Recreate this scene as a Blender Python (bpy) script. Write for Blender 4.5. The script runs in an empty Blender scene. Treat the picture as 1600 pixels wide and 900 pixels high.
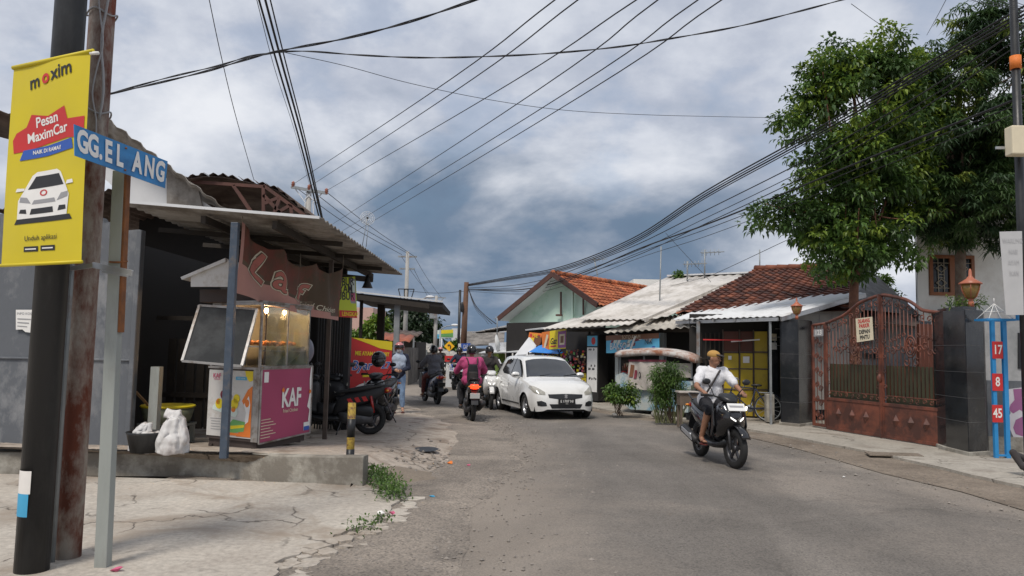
import bpy, bmesh, math, random
from mathutils import Vector, Matrix, Euler, noise
from mathutils.bvhtree import BVHTree
R = math.radians; PI = math.pi
random.seed(7)
SC = bpy.context.scene; COL = SC.collection
# ------------------------------------------------------------------ camera
F = 1180.0; H = 1.68; PITCH = math.atan(96 / 1180); ROLL = 0.0195
cam_d = bpy.data.cameras.new('camera'); cam = bpy.data.objects.new('camera', cam_d); COL.objects.link(cam)
cam_d.sensor_width = 36; cam_d.lens = 36 * F / 1600; cam_d.clip_end = 3000; cam_d.clip_start = 0.05
cam.location = (0, 0, H)
CM = Matrix.Rotation(PI / 2 + PITCH, 3, 'X') @ Matrix.Rotation(ROLL, 3, 'Z')
cam.rotation_euler = CM.to_euler(); SC.camera = cam

def ray(px, py): return (CM @ Vector(((px - 800) / F, (450 - py) / F, -1)))
def A(px, py, Y):
    d = ray(px, py); return Vector((0, 0, H)) + d * (Y / d.y)
def G(px, py, z=0.0):
    d = ray(px, py); return Vector((0, 0, H)) + d * ((z - H) / d.z)
def VP(px, py, a, b):           # hit of the pixel's sight line with the vertical plane through plan points a, b
    d = ray(px, py); n = Vector((-(b[1] - a[1]), b[0] - a[0], 0)); n.normalize()
    t = n.dot(Vector((a[0], a[1], H)) - Vector((0, 0, H))) / n.dot(d)
    return Vector((0, 0, H)) + d * t
def colx(px, py, Y): return A(px, py, Y).x

# ------------------------------------------------------------------ materials
MATS = {}
def new_mat(name):
    m = bpy.data.materials.new(name); m.use_nodes = True
    nt = m.node_tree; b = nt.nodes['Principled BSDF']; return m, nt, b
def N(nt, t, **k):
    n = nt.nodes.new(t)
    for a, v in k.items():
        if a.startswith('i_'):
            key = a[2:]; key = int(key) if key.isdigit() else key
            n.inputs[key].default_value = v
        else: setattr(n, a, v)
    return n
def L(nt, a, b): nt.links.new(a, b)
def c4(c): return (c[0], c[1], c[2], 1)
def ramp(nt, stops):
    r = nt.nodes.new('ShaderNodeValToRGB'); e = r.color_ramp.elements
    while len(e) < len(stops): e.new(0.5)
    for i, (p, c) in enumerate(stops):
        e[i].position = p; e[i].color = c4(c) if len(c) == 3 else c
    return r
def M(name, col=(.5, .5, .5), rough=.6, var=.18, scale=3.0, bump=.15, bscale=40.0, metal=0.0, dirt=None, damt=.35, dscale=1.2, coat=0.0, streak=1.0, emit=None, estr=0):
    """weathered procedural surface: base colour varied by noise, soft dirt patches with streaks, fine bump"""
    if name in MATS: return MATS[name]
    m, nt, b = new_mat(name)
    tc = N(nt, 'ShaderNodeTexCoord'); mp = N(nt, 'ShaderNodeMapping'); L(nt, tc.outputs['Object'], mp.inputs[0])
    mp.inputs['Scale'].default_value = (1, 1, 1 / streak)
    n1 = N(nt, 'ShaderNodeTexNoise', i_Scale=scale, i_Detail=7.0, i_Roughness=.62); L(nt, mp.outputs[0], n1.inputs['Vector'])
    lo = tuple(max(0, x * (1 - var)) for x in col); hi = tuple(min(1, x * (1 + var)) for x in col)
    r1 = ramp(nt, [(.3, lo), (.7, hi)]); L(nt, n1.outputs[0], r1.inputs[0]); out = r1.outputs[0]
    if dirt is not None:
        n2 = N(nt, 'ShaderNodeTexNoise', i_Scale=dscale, i_Detail=9.0, i_Roughness=.7); L(nt, mp.outputs[0], n2.inputs['Vector'])
        r2 = ramp(nt, [(.62 - damt * .45, (0, 0, 0)), (.78 - damt * .45, (1, 1, 1))]); L(nt, n2.outputs[0], r2.inputs[0])
        mx = N(nt, 'ShaderNodeMix', data_type='RGBA'); L(nt, r2.outputs[0], mx.inputs[0])
        L(nt, out, mx.inputs[6]); mx.inputs[7].default_value = c4(dirt); out = mx.outputs[2]
    L(nt, out, b.inputs['Base Color'])
    rr = N(nt, 'ShaderNodeMapRange', i_1=.3, i_2=.7, i_3=max(0, rough - .1), i_4=min(1, rough + .1)); L(nt, n1.outputs[0], rr.inputs[0]); L(nt, rr.outputs[0], b.inputs['Roughness'])
    b.inputs['Metallic'].default_value = metal
    if coat: b.inputs['Coat Weight'].default_value = coat; b.inputs['Coat Roughness'].default_value = .05
    if bump:
        n3 = N(nt, 'ShaderNodeTexNoise', i_Scale=bscale, i_Detail=5.0); L(nt, mp.outputs[0], n3.inputs['Vector'])
        bp = N(nt, 'ShaderNodeBump', i_Strength=bump, i_Distance=.01); L(nt, n3.outputs[0], bp.inputs['Height']); L(nt, bp.outputs[0], b.inputs['Normal'])
    if emit: b.inputs['Emission Color'].default_value = c4(emit); b.inputs['Emission Strength'].default_value = estr
    MATS[name] = m; return m
def glass_mat(name, col=(.05, .06, .06), rough=.08, alpha=.55):
    if name in MATS: return MATS[name]
    m, nt, b = new_mat(name); nt.nodes.remove(b)
    o = nt.nodes['Material Output']; gl = N(nt, 'ShaderNodeBsdfGlossy', i_Roughness=rough, i_Color=(.9, .9, .9, 1))
    tr = N(nt, 'ShaderNodeBsdfTransparent', i_Color=c4(col)); fr = N(nt, 'ShaderNodeFresnel', i_IOR=1.5)
    m6 = N(nt, 'ShaderNodeMath', operation='MULTIPLY', i_1=.6); L(nt, fr.outputs[0], m6.inputs[0]); ad0 = N(nt, 'ShaderNodeMath', operation='MINIMUM', i_1=.22); L(nt, m6.outputs[0], ad0.inputs[0]); ad = N(nt, 'ShaderNodeMath', operation='ADD', i_1=alpha * .1); L(nt, ad0.outputs[0], ad.inputs[0])
    df = N(nt, 'ShaderNodeBsdfDiffuse', i_Color=(.5, .5, .47, 1)); dn = N(nt, 'ShaderNodeTexNoise', i_Scale=4.0, i_Detail=5.0); dr = ramp(nt, [(.35, (.03,) * 3), (.75, (.3,) * 3)]); L(nt, dn.outputs[0], dr.inputs[0])
    dm = N(nt, 'ShaderNodeMixShader'); L(nt, dr.outputs[0], dm.inputs[0]); L(nt, tr.outputs[0], dm.inputs[1]); L(nt, df.outputs[0], dm.inputs[2]); tr = dm
    mx = N(nt, 'ShaderNodeMixShader'); L(nt, ad.outputs[0], mx.inputs[0]); L(nt, tr.outputs[0], mx.inputs[1]); L(nt, gl.outputs[0], mx.inputs[2]); L(nt, mx.outputs[0], o.inputs[0])
    MATS[name] = m; return m

# ------------------------------------------------------------------ mesh builder
class MB:
    def __init__(s): s.v = []; s.f = []; s.m = []; s.mi = 0; s.sm = []; s.smooth = False
    def add(s, vs, fs):
        o = len(s.v); s.v += [Vector(v) for v in vs]
        for f in fs: s.f.append([i + o for i in f]); s.m.append(s.mi); s.sm.append(s.smooth)
        return s
    def mat(s, i): s.mi = i; return s
    def box(s, c, d, rz=0, rot=None):
        c = Vector(c); x, y, z = d[0] / 2, d[1] / 2, d[2] / 2
        vs = [Vector((a * x, b * y, e * z)) for a in (-1, 1) for b in (-1, 1) for e in (-1, 1)]
        mt = rot if rot is not None else Matrix.Rotation(rz, 3, 'Z')
        vs = [c + mt @ v for v in vs]
        sm = s.smooth; s.smooth = False
        s.add(vs, [(0, 1, 3, 2), (4, 6, 7, 5), (0, 4, 5, 1), (2, 3, 7, 6), (0, 2, 6, 4), (1, 5, 7, 3)]); s.smooth = sm; return s
    def bbox(s, x0, x1, y0, y1, z0, z1): return s.box(((x0 + x1) / 2, (y0 + y1) / 2, (z0 + z1) / 2), (abs(x1 - x0), abs(y1 - y0), abs(z1 - z0)))
    def beam(s, a, b, w, h, up=(0, 0, 1)):
        a = Vector(a); b = Vector(b); d = b - a; l = d.length; d.normalize(); up = Vector(up)
        if abs(d.dot(up)) > .98: up = Vector((0, 1, 0))
        sd = d.cross(up).normalized(); u = sd.cross(d)
        mt = Matrix((sd, d, u)).transposed(); return s.box((a + b) / 2, (w, l, h), rot=mt)
    def tube(s, pts, r, n=8, cap=True):
        pts = [Vector(p) for p in pts]; k = len(pts); rs = r if isinstance(r, (list, tuple)) else [r] * k
        vs = []; t0 = (pts[1] - pts[0]).normalized(); u = t0.orthogonal().normalized()
        for i, p in enumerate(pts):
            t = (pts[min(i + 1, k - 1)] - pts[max(i - 1, 0)]).normalized()
            u = (u - t * u.dot(t)); u = u.normalized() if u.length > 1e-6 else t.orthogonal().normalized()
            w = t.cross(u)
            for j in range(n):
                a = 2 * PI * j / n; vs.append(p + (u * math.cos(a) + w * math.sin(a)) * rs[i])
        fs = [(i * n + j, i * n + (j + 1) % n, (i + 1) * n + (j + 1) % n, (i + 1) * n + j) for i in range(k - 1) for j in range(n)]
        if cap: fs += [tuple(range(n - 1, -1, -1)), tuple((k - 1) * n + j for j in range(n))]
        sm = s.smooth; s.smooth = True; s.add(vs, fs); s.smooth = sm; return s
    def cyl(s, a, b, r, n=16, r2=None): return s.tube([a, b], [r, r if r2 is None else r2], n)
    def lathe(s, prof, c=(0, 0, 0), axis=(0, 0, 1), n=20):
        ax = Vector(axis).normalized(); q = ax.to_track_quat('Z', 'Y').to_matrix(); c = Vector(c); vs = []
        for r_, z in prof:
            for j in range(n):
                a = 2 * PI * j / n; vs.append(c + q @ Vector((r_ * math.cos(a), r_ * math.sin(a), z)))
        k = len(prof)
        fs = [(i * n + j, i * n + (j + 1) % n, (i + 1) * n + (j + 1) % n, (i + 1) * n + j) for i in range(k - 1) for j in range(n)]
        fs += [tuple(range(n - 1, -1, -1)), tuple((k - 1) * n + j for j in range(n))]
        sm = s.smooth; s.smooth = True; s.add(vs, fs); s.smooth = sm; return s
    def ell(s, c, r, nu=12, nv=8, rot=None):
        c = Vector(c); r = (r, r, r) if not isinstance(r, (tuple, list)) else r; vs = []
        for i in range(1, nv):
            t = PI * i / nv
            for j in range(nu):
                a = 2 * PI * j / nu; v = Vector((r[0] * math.sin(t) * math.cos(a), r[1] * math.sin(t) * math.sin(a), r[2] * math.cos(t)))
                vs.append(c + (rot @ v if rot else v))
        T = Vector((0, 0, r[2])); vs += [c + (rot @ T if rot else T), c - (rot @ T if rot else T)]
        k = nv - 1; top = k * nu; bot = top + 1
        fs = [(i * nu + j, (i + 1) * nu + j, (i + 1) * nu + (j + 1) % nu, i * nu + (j + 1) % nu) for i in range(k - 1) for j in range(nu)]
        fs += [(top, j, (j + 1) % nu) for j in range(nu)] + [(bot, (k - 1) * nu + (j + 1) % nu, (k - 1) * nu + j) for j in range(nu)]
        sm = s.smooth; s.smooth = True; s.add(vs, fs); s.smooth = sm; return s
    def prism(s, poly, vec):
        poly = [Vector(p) for p in poly]; vec = Vector(vec); n = len(poly)
        s.add(poly + [p + vec for p in poly], [tuple(range(n - 1, -1, -1)), tuple(range(n, 2 * n))] + [(i, (i + 1) % n, n + (i + 1) % n, n + i) for i in range(n)]); return s
    def loft(s, secs, closed=True, cap=True):
        n = len(secs[0]); k = len(secs); vs = [p for q in secs for p in q]; e = n if closed else n - 1
        fs = [(i * n + j, i * n + (j + 1) % n, (i + 1) * n + (j + 1) % n, (i + 1) * n + j) for i in range(k - 1) for j in range(e)]
        if cap and closed: fs += [tuple(range(n - 1, -1, -1)), tuple((k - 1) * n + j for j in range(n))]
        sm = s.smooth; s.smooth = True; s.add(vs, fs); s.smooth = sm; return s
    def quad(s, a, b, c, d): return s.add([a, b, c, d], [(0, 1, 2, 3)])
    def slab(s, a, b, c, d, t):     # four corners of the upper face, thickness straight down the normal
        a, b, c, d = map(Vector, (a, b, c, d)); n = (b - a).cross(d - a).normalized()
        if n.z < 0: n = -n
        return s.prism([a, b, c, d], -n * t)
    def merge(s, o, mt=None):
        s2 = s.mi; k = len(s.v); s.v += [(mt @ v if mt else v.copy()) for v in o.v]; s.f += [[i + k for i in f] for f in o.f]; s.m += list(o.m); s.sm += list(o.sm); return s

def obj(name, mb, mats, parent=None, bevel=0, world=True, subsurf=0, loc=None):
    """link builder mb as ONE mesh object; geometry given in world space when parent is set and world=True"""
    mats = mats if isinstance(mats, (list, tuple)) else [mats]
    me = bpy.data.meshes.new(name); vs = mb.v
    o = bpy.data.objects.new(name, me)
    if parent is not None:
        o.parent = parent
        if world:
            im = WM(parent).inverted(); vs = [im @ v for v in vs]
    elif loc is None:
        c = Vector((0, 0, 0)); zs = 1e9
        for v in vs: c += v; zs = min(zs, v.z)
        c /= max(1, len(vs)); c.z = zs; vs = [v - c for v in vs]; o.location = c
    else:
        c = Vector(loc); vs = [v - c for v in vs]; o.location = c
    me.from_pydata([tuple(v) for v in vs], [], mb.f)
    for m in mats: me.materials.append(MATS[m] if isinstance(m, str) else m)
    for p, mi, sm in zip(me.polygons, mb.m, mb.sm): p.material_index = min(mi, len(mats) - 1); p.use_smooth = sm
    bm = bmesh.new(); bm.from_mesh(me); bmesh.ops.recalc_face_normals(bm, faces=bm.faces) if len(bm.faces) < 30000 else None; bm.to_mesh(me); bm.free()
    if bevel:
        md = o.modifiers.new('bevel', 'BEVEL'); md.width = bevel; md.segments = 2; md.limit_method = 'ANGLE'; md.angle_limit = R(40)
    if subsurf:
        md = o.modifiers.new('sub', 'SUBSURF'); md.levels = subsurf; md.render_levels = subsurf
    COL.objects.link(o); return o
def WM(o):
    m = Matrix.LocRotScale(o.location, o.rotation_euler, o.scale)
    return WM(o.parent) @ m if o.parent else m
def tag(o, label=None, cat=None, group=None, kind=None):
    if label: o['label'] = label
    if cat: o['category'] = cat
    if group: o['group'] = group
    if kind: o['kind'] = kind
    return o
def thing(name, label, cat, loc=(0, 0, 0), rz=0, group=None):
    o = bpy.data.objects.new(name, None); COL.objects.link(o); o.location = loc; o.rotation_euler = (0, 0, rz); o.empty_display_size = .2
    return tag(o, label, cat, group)
KIDS = {}
def copy_tree(o, parent=None):
    c = o.copy(); COL.objects.link(c); c.parent = parent
    for ch in [x for x in COL.objects if x.parent == o]: copy_tree(ch, c)
    return c
def struct(name, mb, mats, **k): return tag(obj(name, mb, mats, **k), kind='structure')

def text_mb(s, size, org, right, up, offset=.0, depth=.002, align='CENTER', sx=1.0, shear=0.0, valign='CENTER', sp=1.0):
    """lettering as mesh lying in the plane (right, up) at org"""
    cu = bpy.data.curves.new('t', 'FONT'); cu.body = s; cu.size = size; cu.align_x = align; cu.align_y = valign; cu.offset = offset * size; cu.extrude = 0; cu.shear = shear; cu.resolution_u = 3; cu.space_character = sp
    o = bpy.data.objects.new('t', cu); COL.objects.link(o)
    me = bpy.data.meshes.new_from_object(o.evaluated_get(bpy.context.evaluated_depsgraph_get()))
    right = Vector(right).normalized(); up = Vector(up); up = (up - right * up.dot(right)).normalized(); nr = right.cross(up); org = Vector(org)
    mb = MB(); vs = [org + right * v.co.x * sx + up * v.co.y for v in me.vertices]
    mb.add(vs, [tuple(p.vertices) for p in me.polygons])
    if depth:
        vs2 = [v + nr * depth for v in vs]; mb = MB(); k = len(vs)
        fs = [tuple(p.vertices) for p in me.polygons]
        cnt = {}
        for f in fs:
            for a, b in zip(f, f[1:] + f[:1]): cnt[(a, b)] = 1
        side = [(a, b, b + k, a + k) for (a, b) in cnt if (b, a) not in cnt]
        mb.add(vs + vs2, [tuple(reversed(f)) for f in fs] + [tuple(i + k for i in f) for f in fs] + side)
    bpy.data.objects.remove(o); bpy.data.curves.remove(cu); bpy.data.meshes.remove(me)
    return mb

def spline(pts, n):
    """Catmull-Rom through 3D points, n samples per span"""
    pts = [Vector(p) for p in pts]
    if len(pts) == 2: return [pts[0].lerp(pts[1], i / n) for i in range(n + 1)]
    P = [pts[0] * 2 - pts[1]] + pts + [pts[-1] * 2 - pts[-2]]; out = []
    for i in range(1, len(P) - 2):
        for j in range(n):
            t = j / n; a, b, c, d = P[i - 1:i + 3]
            out.append(.5 * ((2 * b) + (c - a) * t + (2 * a - 5 * b + 4 * c - d) * t * t + (3 * b - a - 3 * c + d) * t ** 3))
    out.append(pts[-1]); return out

def blobs(caps=(), ells=(), voxel=.012, smooth=6, fac=.5):
    """one continuous skin grown round tapered limbs (p0,r0,p1,r1) and ellipsoids (c, r3, rot)"""
    mb = MB()
    for p0, r0, p1, r1 in caps:
        mb.cyl(p0, p1, r0, 12, r1); mb.ell(p0, r0, 12, 8); mb.ell(p1, r1, 12, 8)
    for e in ells: mb.ell(e[0], e[1], 14, 10, e[2] if len(e) > 2 else None)
    me = bpy.data.meshes.new('b'); me.from_pydata([tuple(v) for v in mb.v], [], mb.f)
    bm = bmesh.new(); bm.from_mesh(me); bmesh.ops.recalc_face_normals(bm, faces=bm.faces); bm.to_mesh(me); bm.free()
    o = bpy.data.objects.new('b', me); COL.objects.link(o)
    r_ = o.modifiers.new('r', 'REMESH'); r_.mode = 'VOXEL'; r_.voxel_size = voxel
    if smooth:
        s_ = o.modifiers.new('s', 'SMOOTH'); s_.factor = fac; s_.iterations = smooth
    me2 = bpy.data.meshes.new_from_object(o.evaluated_get(bpy.context.evaluated_depsgraph_get()))
    out = MB(); out.smooth = True; out.add([v.co.copy() for v in me2.vertices], [tuple(p.vertices) for p in me2.polygons])
    bpy.data.objects.remove(o); bpy.data.meshes.remove(me); bpy.data.meshes.remove(me2)
    return out
def wrinkle(mb, amp=.006, sc=9.0, seed=0.0, stretch=(1, 1, .6)):
    nr = [Vector() for _ in mb.v]
    for f in mb.f:
        n = (mb.v[f[1]] - mb.v[f[0]]).cross(mb.v[f[2]] - mb.v[f[0]])
        for i in f: nr[i] += n
    out = []
    for v, n in zip(mb.v, nr):
        n = n.normalized() if n.length > 0 else n; q = Vector((v.x * stretch[0], v.y * stretch[1], v.z * stretch[2])) * sc + Vector((seed, 0, 0)); q += Vector((noise.noise(q * .5), noise.noise(q * .5 + Vector((3, 3, 3))), 0)) * 1.5
        r = 1 - abs(noise.noise(q)) * 2; out.append(v + n * amp * (r - .25))
    mb.v = out; return mb
# ------------------------------------------------------------------ world, sun, colour management
SUN_EL, SUN_AZ = R(58), R(205)        # azimuth clockwise from +Y
w = bpy.data.worlds.new('World'); SC.world = w; w.use_nodes = True; nt = w.node_tree
for n in list(nt.nodes): nt.nodes.remove(n)
out = N(nt, 'ShaderNodeOutputWorld'); bg = N(nt, 'ShaderNodeBackground', i_Strength=.1)
sky = N(nt, 'ShaderNodeTexSky', sky_type='NISHITA', sun_disc=False, sun_elevation=SUN_EL, sun_rotation=SUN_AZ, air_density=1.2, dust_density=1.0, ozone_density=2.0)
tc = N(nt, 'ShaderNodeTexCoord'); sep = N(nt, 'ShaderNodeSeparateXYZ'); L(nt, tc.outputs['Generated'], sep.inputs[0])
# cloud layer: the view direction cut with a flat layer above the place
zz = N(nt, 'ShaderNodeMath', operation='MAXIMUM', i_1=.0); L(nt, sep.outputs[2], zz.inputs[0])
za = N(nt, 'ShaderNodeMath', operation='ADD', i_1=.42); L(nt, zz.outputs[0], za.inputs[0])
dx = N(nt, 'ShaderNodeMath', operation='DIVIDE'); L(nt, sep.outputs[0], dx.inputs[0]); L(nt, za.outputs[0], dx.inputs[1])
dy = N(nt, 'ShaderNodeMath', operation='DIVIDE'); L(nt, sep.outputs[1], dy.inputs[0]); L(nt, za.outputs[0], dy.inputs[1])
cb = N(nt, 'ShaderNodeCombineXYZ'); L(nt, dx.outputs[0], cb.inputs[0]); L(nt, dy.outputs[0], cb.inputs[1])
nA = N(nt, 'ShaderNodeTexNoise', i_Scale=1.9, i_Detail=9.0, i_Roughness=.52, i_Distortion=.25); L(nt, cb.outputs[0], nA.inputs['Vector'])
mpB = N(nt, 'ShaderNodeMapping'); mpB.inputs['Location'].default_value = (3.1, .7, 0); L(nt, cb.outputs[0], mpB.inputs[0])
nB = N(nt, 'ShaderNodeTexNoise', i_Scale=4.2, i_Detail=10.0, i_Roughness=.58); L(nt, mpB.outputs[0], nB.inputs['Vector'])
def mth(op, a, b=None, c=None):
    n = N(nt, 'ShaderNodeMath', operation=op)
    for i, x in enumerate((a, b, c)):
        if x is None: continue
        if isinstance(x, (int, float)): n.inputs[i].default_value = x
        else: L(nt, x, n.inputs[i])
    return n.outputs[0]
def smst(x, a, b):
    n = N(nt, 'ShaderNodeMapRange', interpolation_type='SMOOTHSTEP', i_1=a, i_2=b, i_3=0.0, i_4=1.0); L(nt, x, n.inputs[0]); return n.outputs[0]
# storm bank low in front (towards +Y, a little left), bright gap low on the right
az = mth('DIVIDE', sep.outputs[0], mth('MAXIMUM', sep.outputs[1], .05))
azd = mth('SUBTRACT', az, -.10)
wide = mth('EXPONENT', mth('MULTIPLY', mth('MULTIPLY', azd, azd), -4.0))
low = mth('SUBTRACT', 1.0, smst(mth('ADD', sep.outputs[2], mth('MULTIPLY', mth('SUBTRACT', nA.outputs[0], .5), .45)), .02, .38))
bank = mth('MULTIPLY', low, wide)
tone = mth('ADD', mth('MULTIPLY', nA.outputs[0], .62), mth('MULTIPLY', nB.outputs[0], .38))
rc = ramp(nt, [(.36, (2.5, 2.85, 3.55)), (.46, (3.5, 3.8, 4.5)), (.53, (4.7, 4.95, 5.5)), (.62, (5.9, 6.05, 6.4))]); L(nt, tone, rc.inputs[0])
rb = ramp(nt, [(.38, (.95, 1.42, 2.1)), (.48, (1.2, 1.68, 2.4)), (.54, (1.85, 2.25, 2.9)), (.63, (3.3, 3.6, 4.15))]); L(nt, tone, rb.inputs[0])
m1 = N(nt, 'ShaderNodeMix', data_type='RGBA'); L(nt, smst(bank, .08, .55), m1.inputs[0]); L(nt, rc.outputs[0], m1.inputs[6]); L(nt, rb.outputs[0], m1.inputs[7])
# thin places let the real sky through
thin = mth('MULTIPLY', mth('MULTIPLY', mth('SUBTRACT', 1.0, smst(nB.outputs[0], .36, .5)), .2), smst(sep.outputs[2], .1, .3))
m2 = N(nt, 'ShaderNodeMix', data_type='RGBA'); L(nt, thin, m2.inputs[0]); L(nt, m1.outputs[2], m2.inputs[6]); L(nt, sky.outputs[0], m2.inputs[7])
L(nt, m2.outputs[2], bg.inputs[0]); L(nt, bg.outputs[0], out.inputs[0])
sd = bpy.data.lights.new('sun', 'SUN'); sd.energy = 1.9; sd.angle = R(14); sd.color = (1, .93, .84)
so = bpy.data.objects.new('sun', sd); COL.objects.link(so)
sdir = Vector((math.sin(SUN_AZ) * math.cos(SUN_EL), math.cos(SUN_AZ) * math.cos(SUN_EL), math.sin(SUN_EL)))
so.rotation_euler = sdir.to_track_quat('Z', 'Y').to_euler()
SC.view_settings.view_transform = 'Standard'; SC.view_settings.look = 'None'; SC.view_settings.exposure = 0.5; SC.view_settings.gamma = 1
SC.render.engine = 'CYCLES'
# ------------------------------------------------------------------ shared materials
def ground_mat(name, c0, c1, crack=.0, cscale=.6, bump=.5, fine=30, stain=None, stain_scale=.5, rough=.9, spk=.0):
    m, nt, b = new_mat(name); tc = N(nt, 'ShaderNodeTexCoord'); geo = N(nt, 'ShaderNodeNewGeometry'); V = geo.outputs['Position']
    n1 = N(nt, 'ShaderNodeTexNoise', i_Scale=.8, i_Detail=10.0, i_Roughness=.65); L(nt, V, n1.inputs['Vector'])
    n2 = N(nt, 'ShaderNodeTexNoise', i_Scale=fine, i_Detail=6.0, i_Roughness=.7); L(nt, V, n2.inputs['Vector'])
    r1 = ramp(nt, [(.32, c0), (.68, c1)]); L(nt, n1.outputs[0], r1.inputs[0])
    r2 = ramp(nt, [(.3, (.72, .72, .72)), (.7, (1.25, 1.25, 1.25))]); L(nt, n2.outputs[0], r2.inputs[0])
    mx = N(nt, 'ShaderNodeMix', data_type='RGBA', blend_type='MULTIPLY', i_0=1.0); L(nt, r1.outputs[0], mx.inputs[6]); L(nt, r2.outputs[0], mx.inputs[7]); col = mx.outputs[2]
    hgt = n2.outputs[0]
    if stain:
        n3 = N(nt, 'ShaderNodeTexNoise', i_Scale=stain_scale, i_Detail=8.0, i_Roughness=.6, i_Distortion=.6); L(nt, V, n3.inputs['Vector'])
        r3 = ramp(nt, [(.5, (0, 0, 0)), (.66, (1, 1, 1))]); L(nt, n3.outputs[0], r3.inputs[0])
        m3 = N(nt, 'ShaderNodeMix', data_type='RGBA'); L(nt, r3.outputs[0], m3.inputs[0]); L(nt, col, m3.inputs[6]); m3.inputs[7].default_value = c4(stain); col = m3.outputs[2]
    if spk:
        vo = N(nt, 'ShaderNodeTexVoronoi', i_Scale=55.0); L(nt, V, vo.inputs['Vector'])
        r4 = ramp(nt, [(.0, (.35, .35, .35)), (.35, (1, 1, 1)), (.8, (1.35, 1.33, 1.3))]); L(nt, vo.outputs['Color'], r4.inputs[0])
        m4 = N(nt, 'ShaderNodeMix', data_type='RGBA', blend_type='MULTIPLY', i_0=spk); L(nt, col, m4.inputs[6]); L(nt, r4.outputs[0], m4.inputs[7]); col = m4.outputs[2]
    if crack:
        wv = N(nt, 'ShaderNodeTexNoise', i_Scale=1.7, i_Detail=6.0); L(nt, V, wv.inputs['Vector'])
        add = N(nt, 'ShaderNodeVectorMath', operation='MULTIPLY_ADD'); L(nt, wv.outputs['Color'], add.inputs[0]); add.inputs[1].default_value = (1.1, 1.1, 0); L(nt, V, add.inputs[2])
        v = N(nt, 'ShaderNodeTexVoronoi', feature='DISTANCE_TO_EDGE', i_Scale=cscale); L(nt, add.outputs[0], v.inputs['Vector'])
        rk = ramp(nt, [(.0, (1, 1, 1)), (.014, (0, 0, 0))]); L(nt, v.outputs[0], rk.inputs[0])
        nm = N(nt, 'ShaderNodeTexNoise', i_Scale=.9, i_Detail=3.0); L(nt, V, nm.inputs['Vector']); rm = ramp(nt, [(.45, (0, 0, 0)), (.56, (1, 1, 1))]); L(nt, nm.outputs[0], rm.inputs[0])
        k = N(nt, 'ShaderNodeMath', operation='MULTIPLY'); L(nt, rk.outputs[0], k.inputs[0]); L(nt, rm.outputs[0], k.inputs[1])
        k2 = N(nt, 'ShaderNodeMath', operation='MULTIPLY', i_1=crack); L(nt, k.outputs[0], k2.inputs[0])
        m5 = N(nt, 'ShaderNodeMix', data_type='RGBA'); L(nt, k2.outputs[0], m5.inputs[0]); L(nt, col, m5.inputs[6]); m5.inputs[7].default_value = (.06, .05, .04, 1); col = m5.outputs[2]
        sb = N(nt, 'ShaderNodeMath', operation='SUBTRACT'); L(nt, n2.outputs[0], sb.inputs[0]); L(nt, k.outputs[0], sb.inputs[1]); hgt = sb.outputs[0]
    L(nt, col, b.inputs['Base Color']); b.inputs['Roughness'].default_value = rough
    bp = N(nt, 'ShaderNodeBump', i_Strength=bump, i_Distance=.02); L(nt, hgt, bp.inputs['Height']); L(nt, bp.outputs[0], b.inputs['Normal'])
    MATS[name] = m; return m
ground_mat('soil', (.15, .125, .1), (.24, .2, .165), bump=.6, fine=14)
ground_mat('asphalt', (.135, .122, .108), (.185, .168, .15), bump=.45, fine=70, stain=(.215, .19, .165), stain_scale=.33, spk=.55, rough=.85, crack=.22, cscale=.3)
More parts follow.
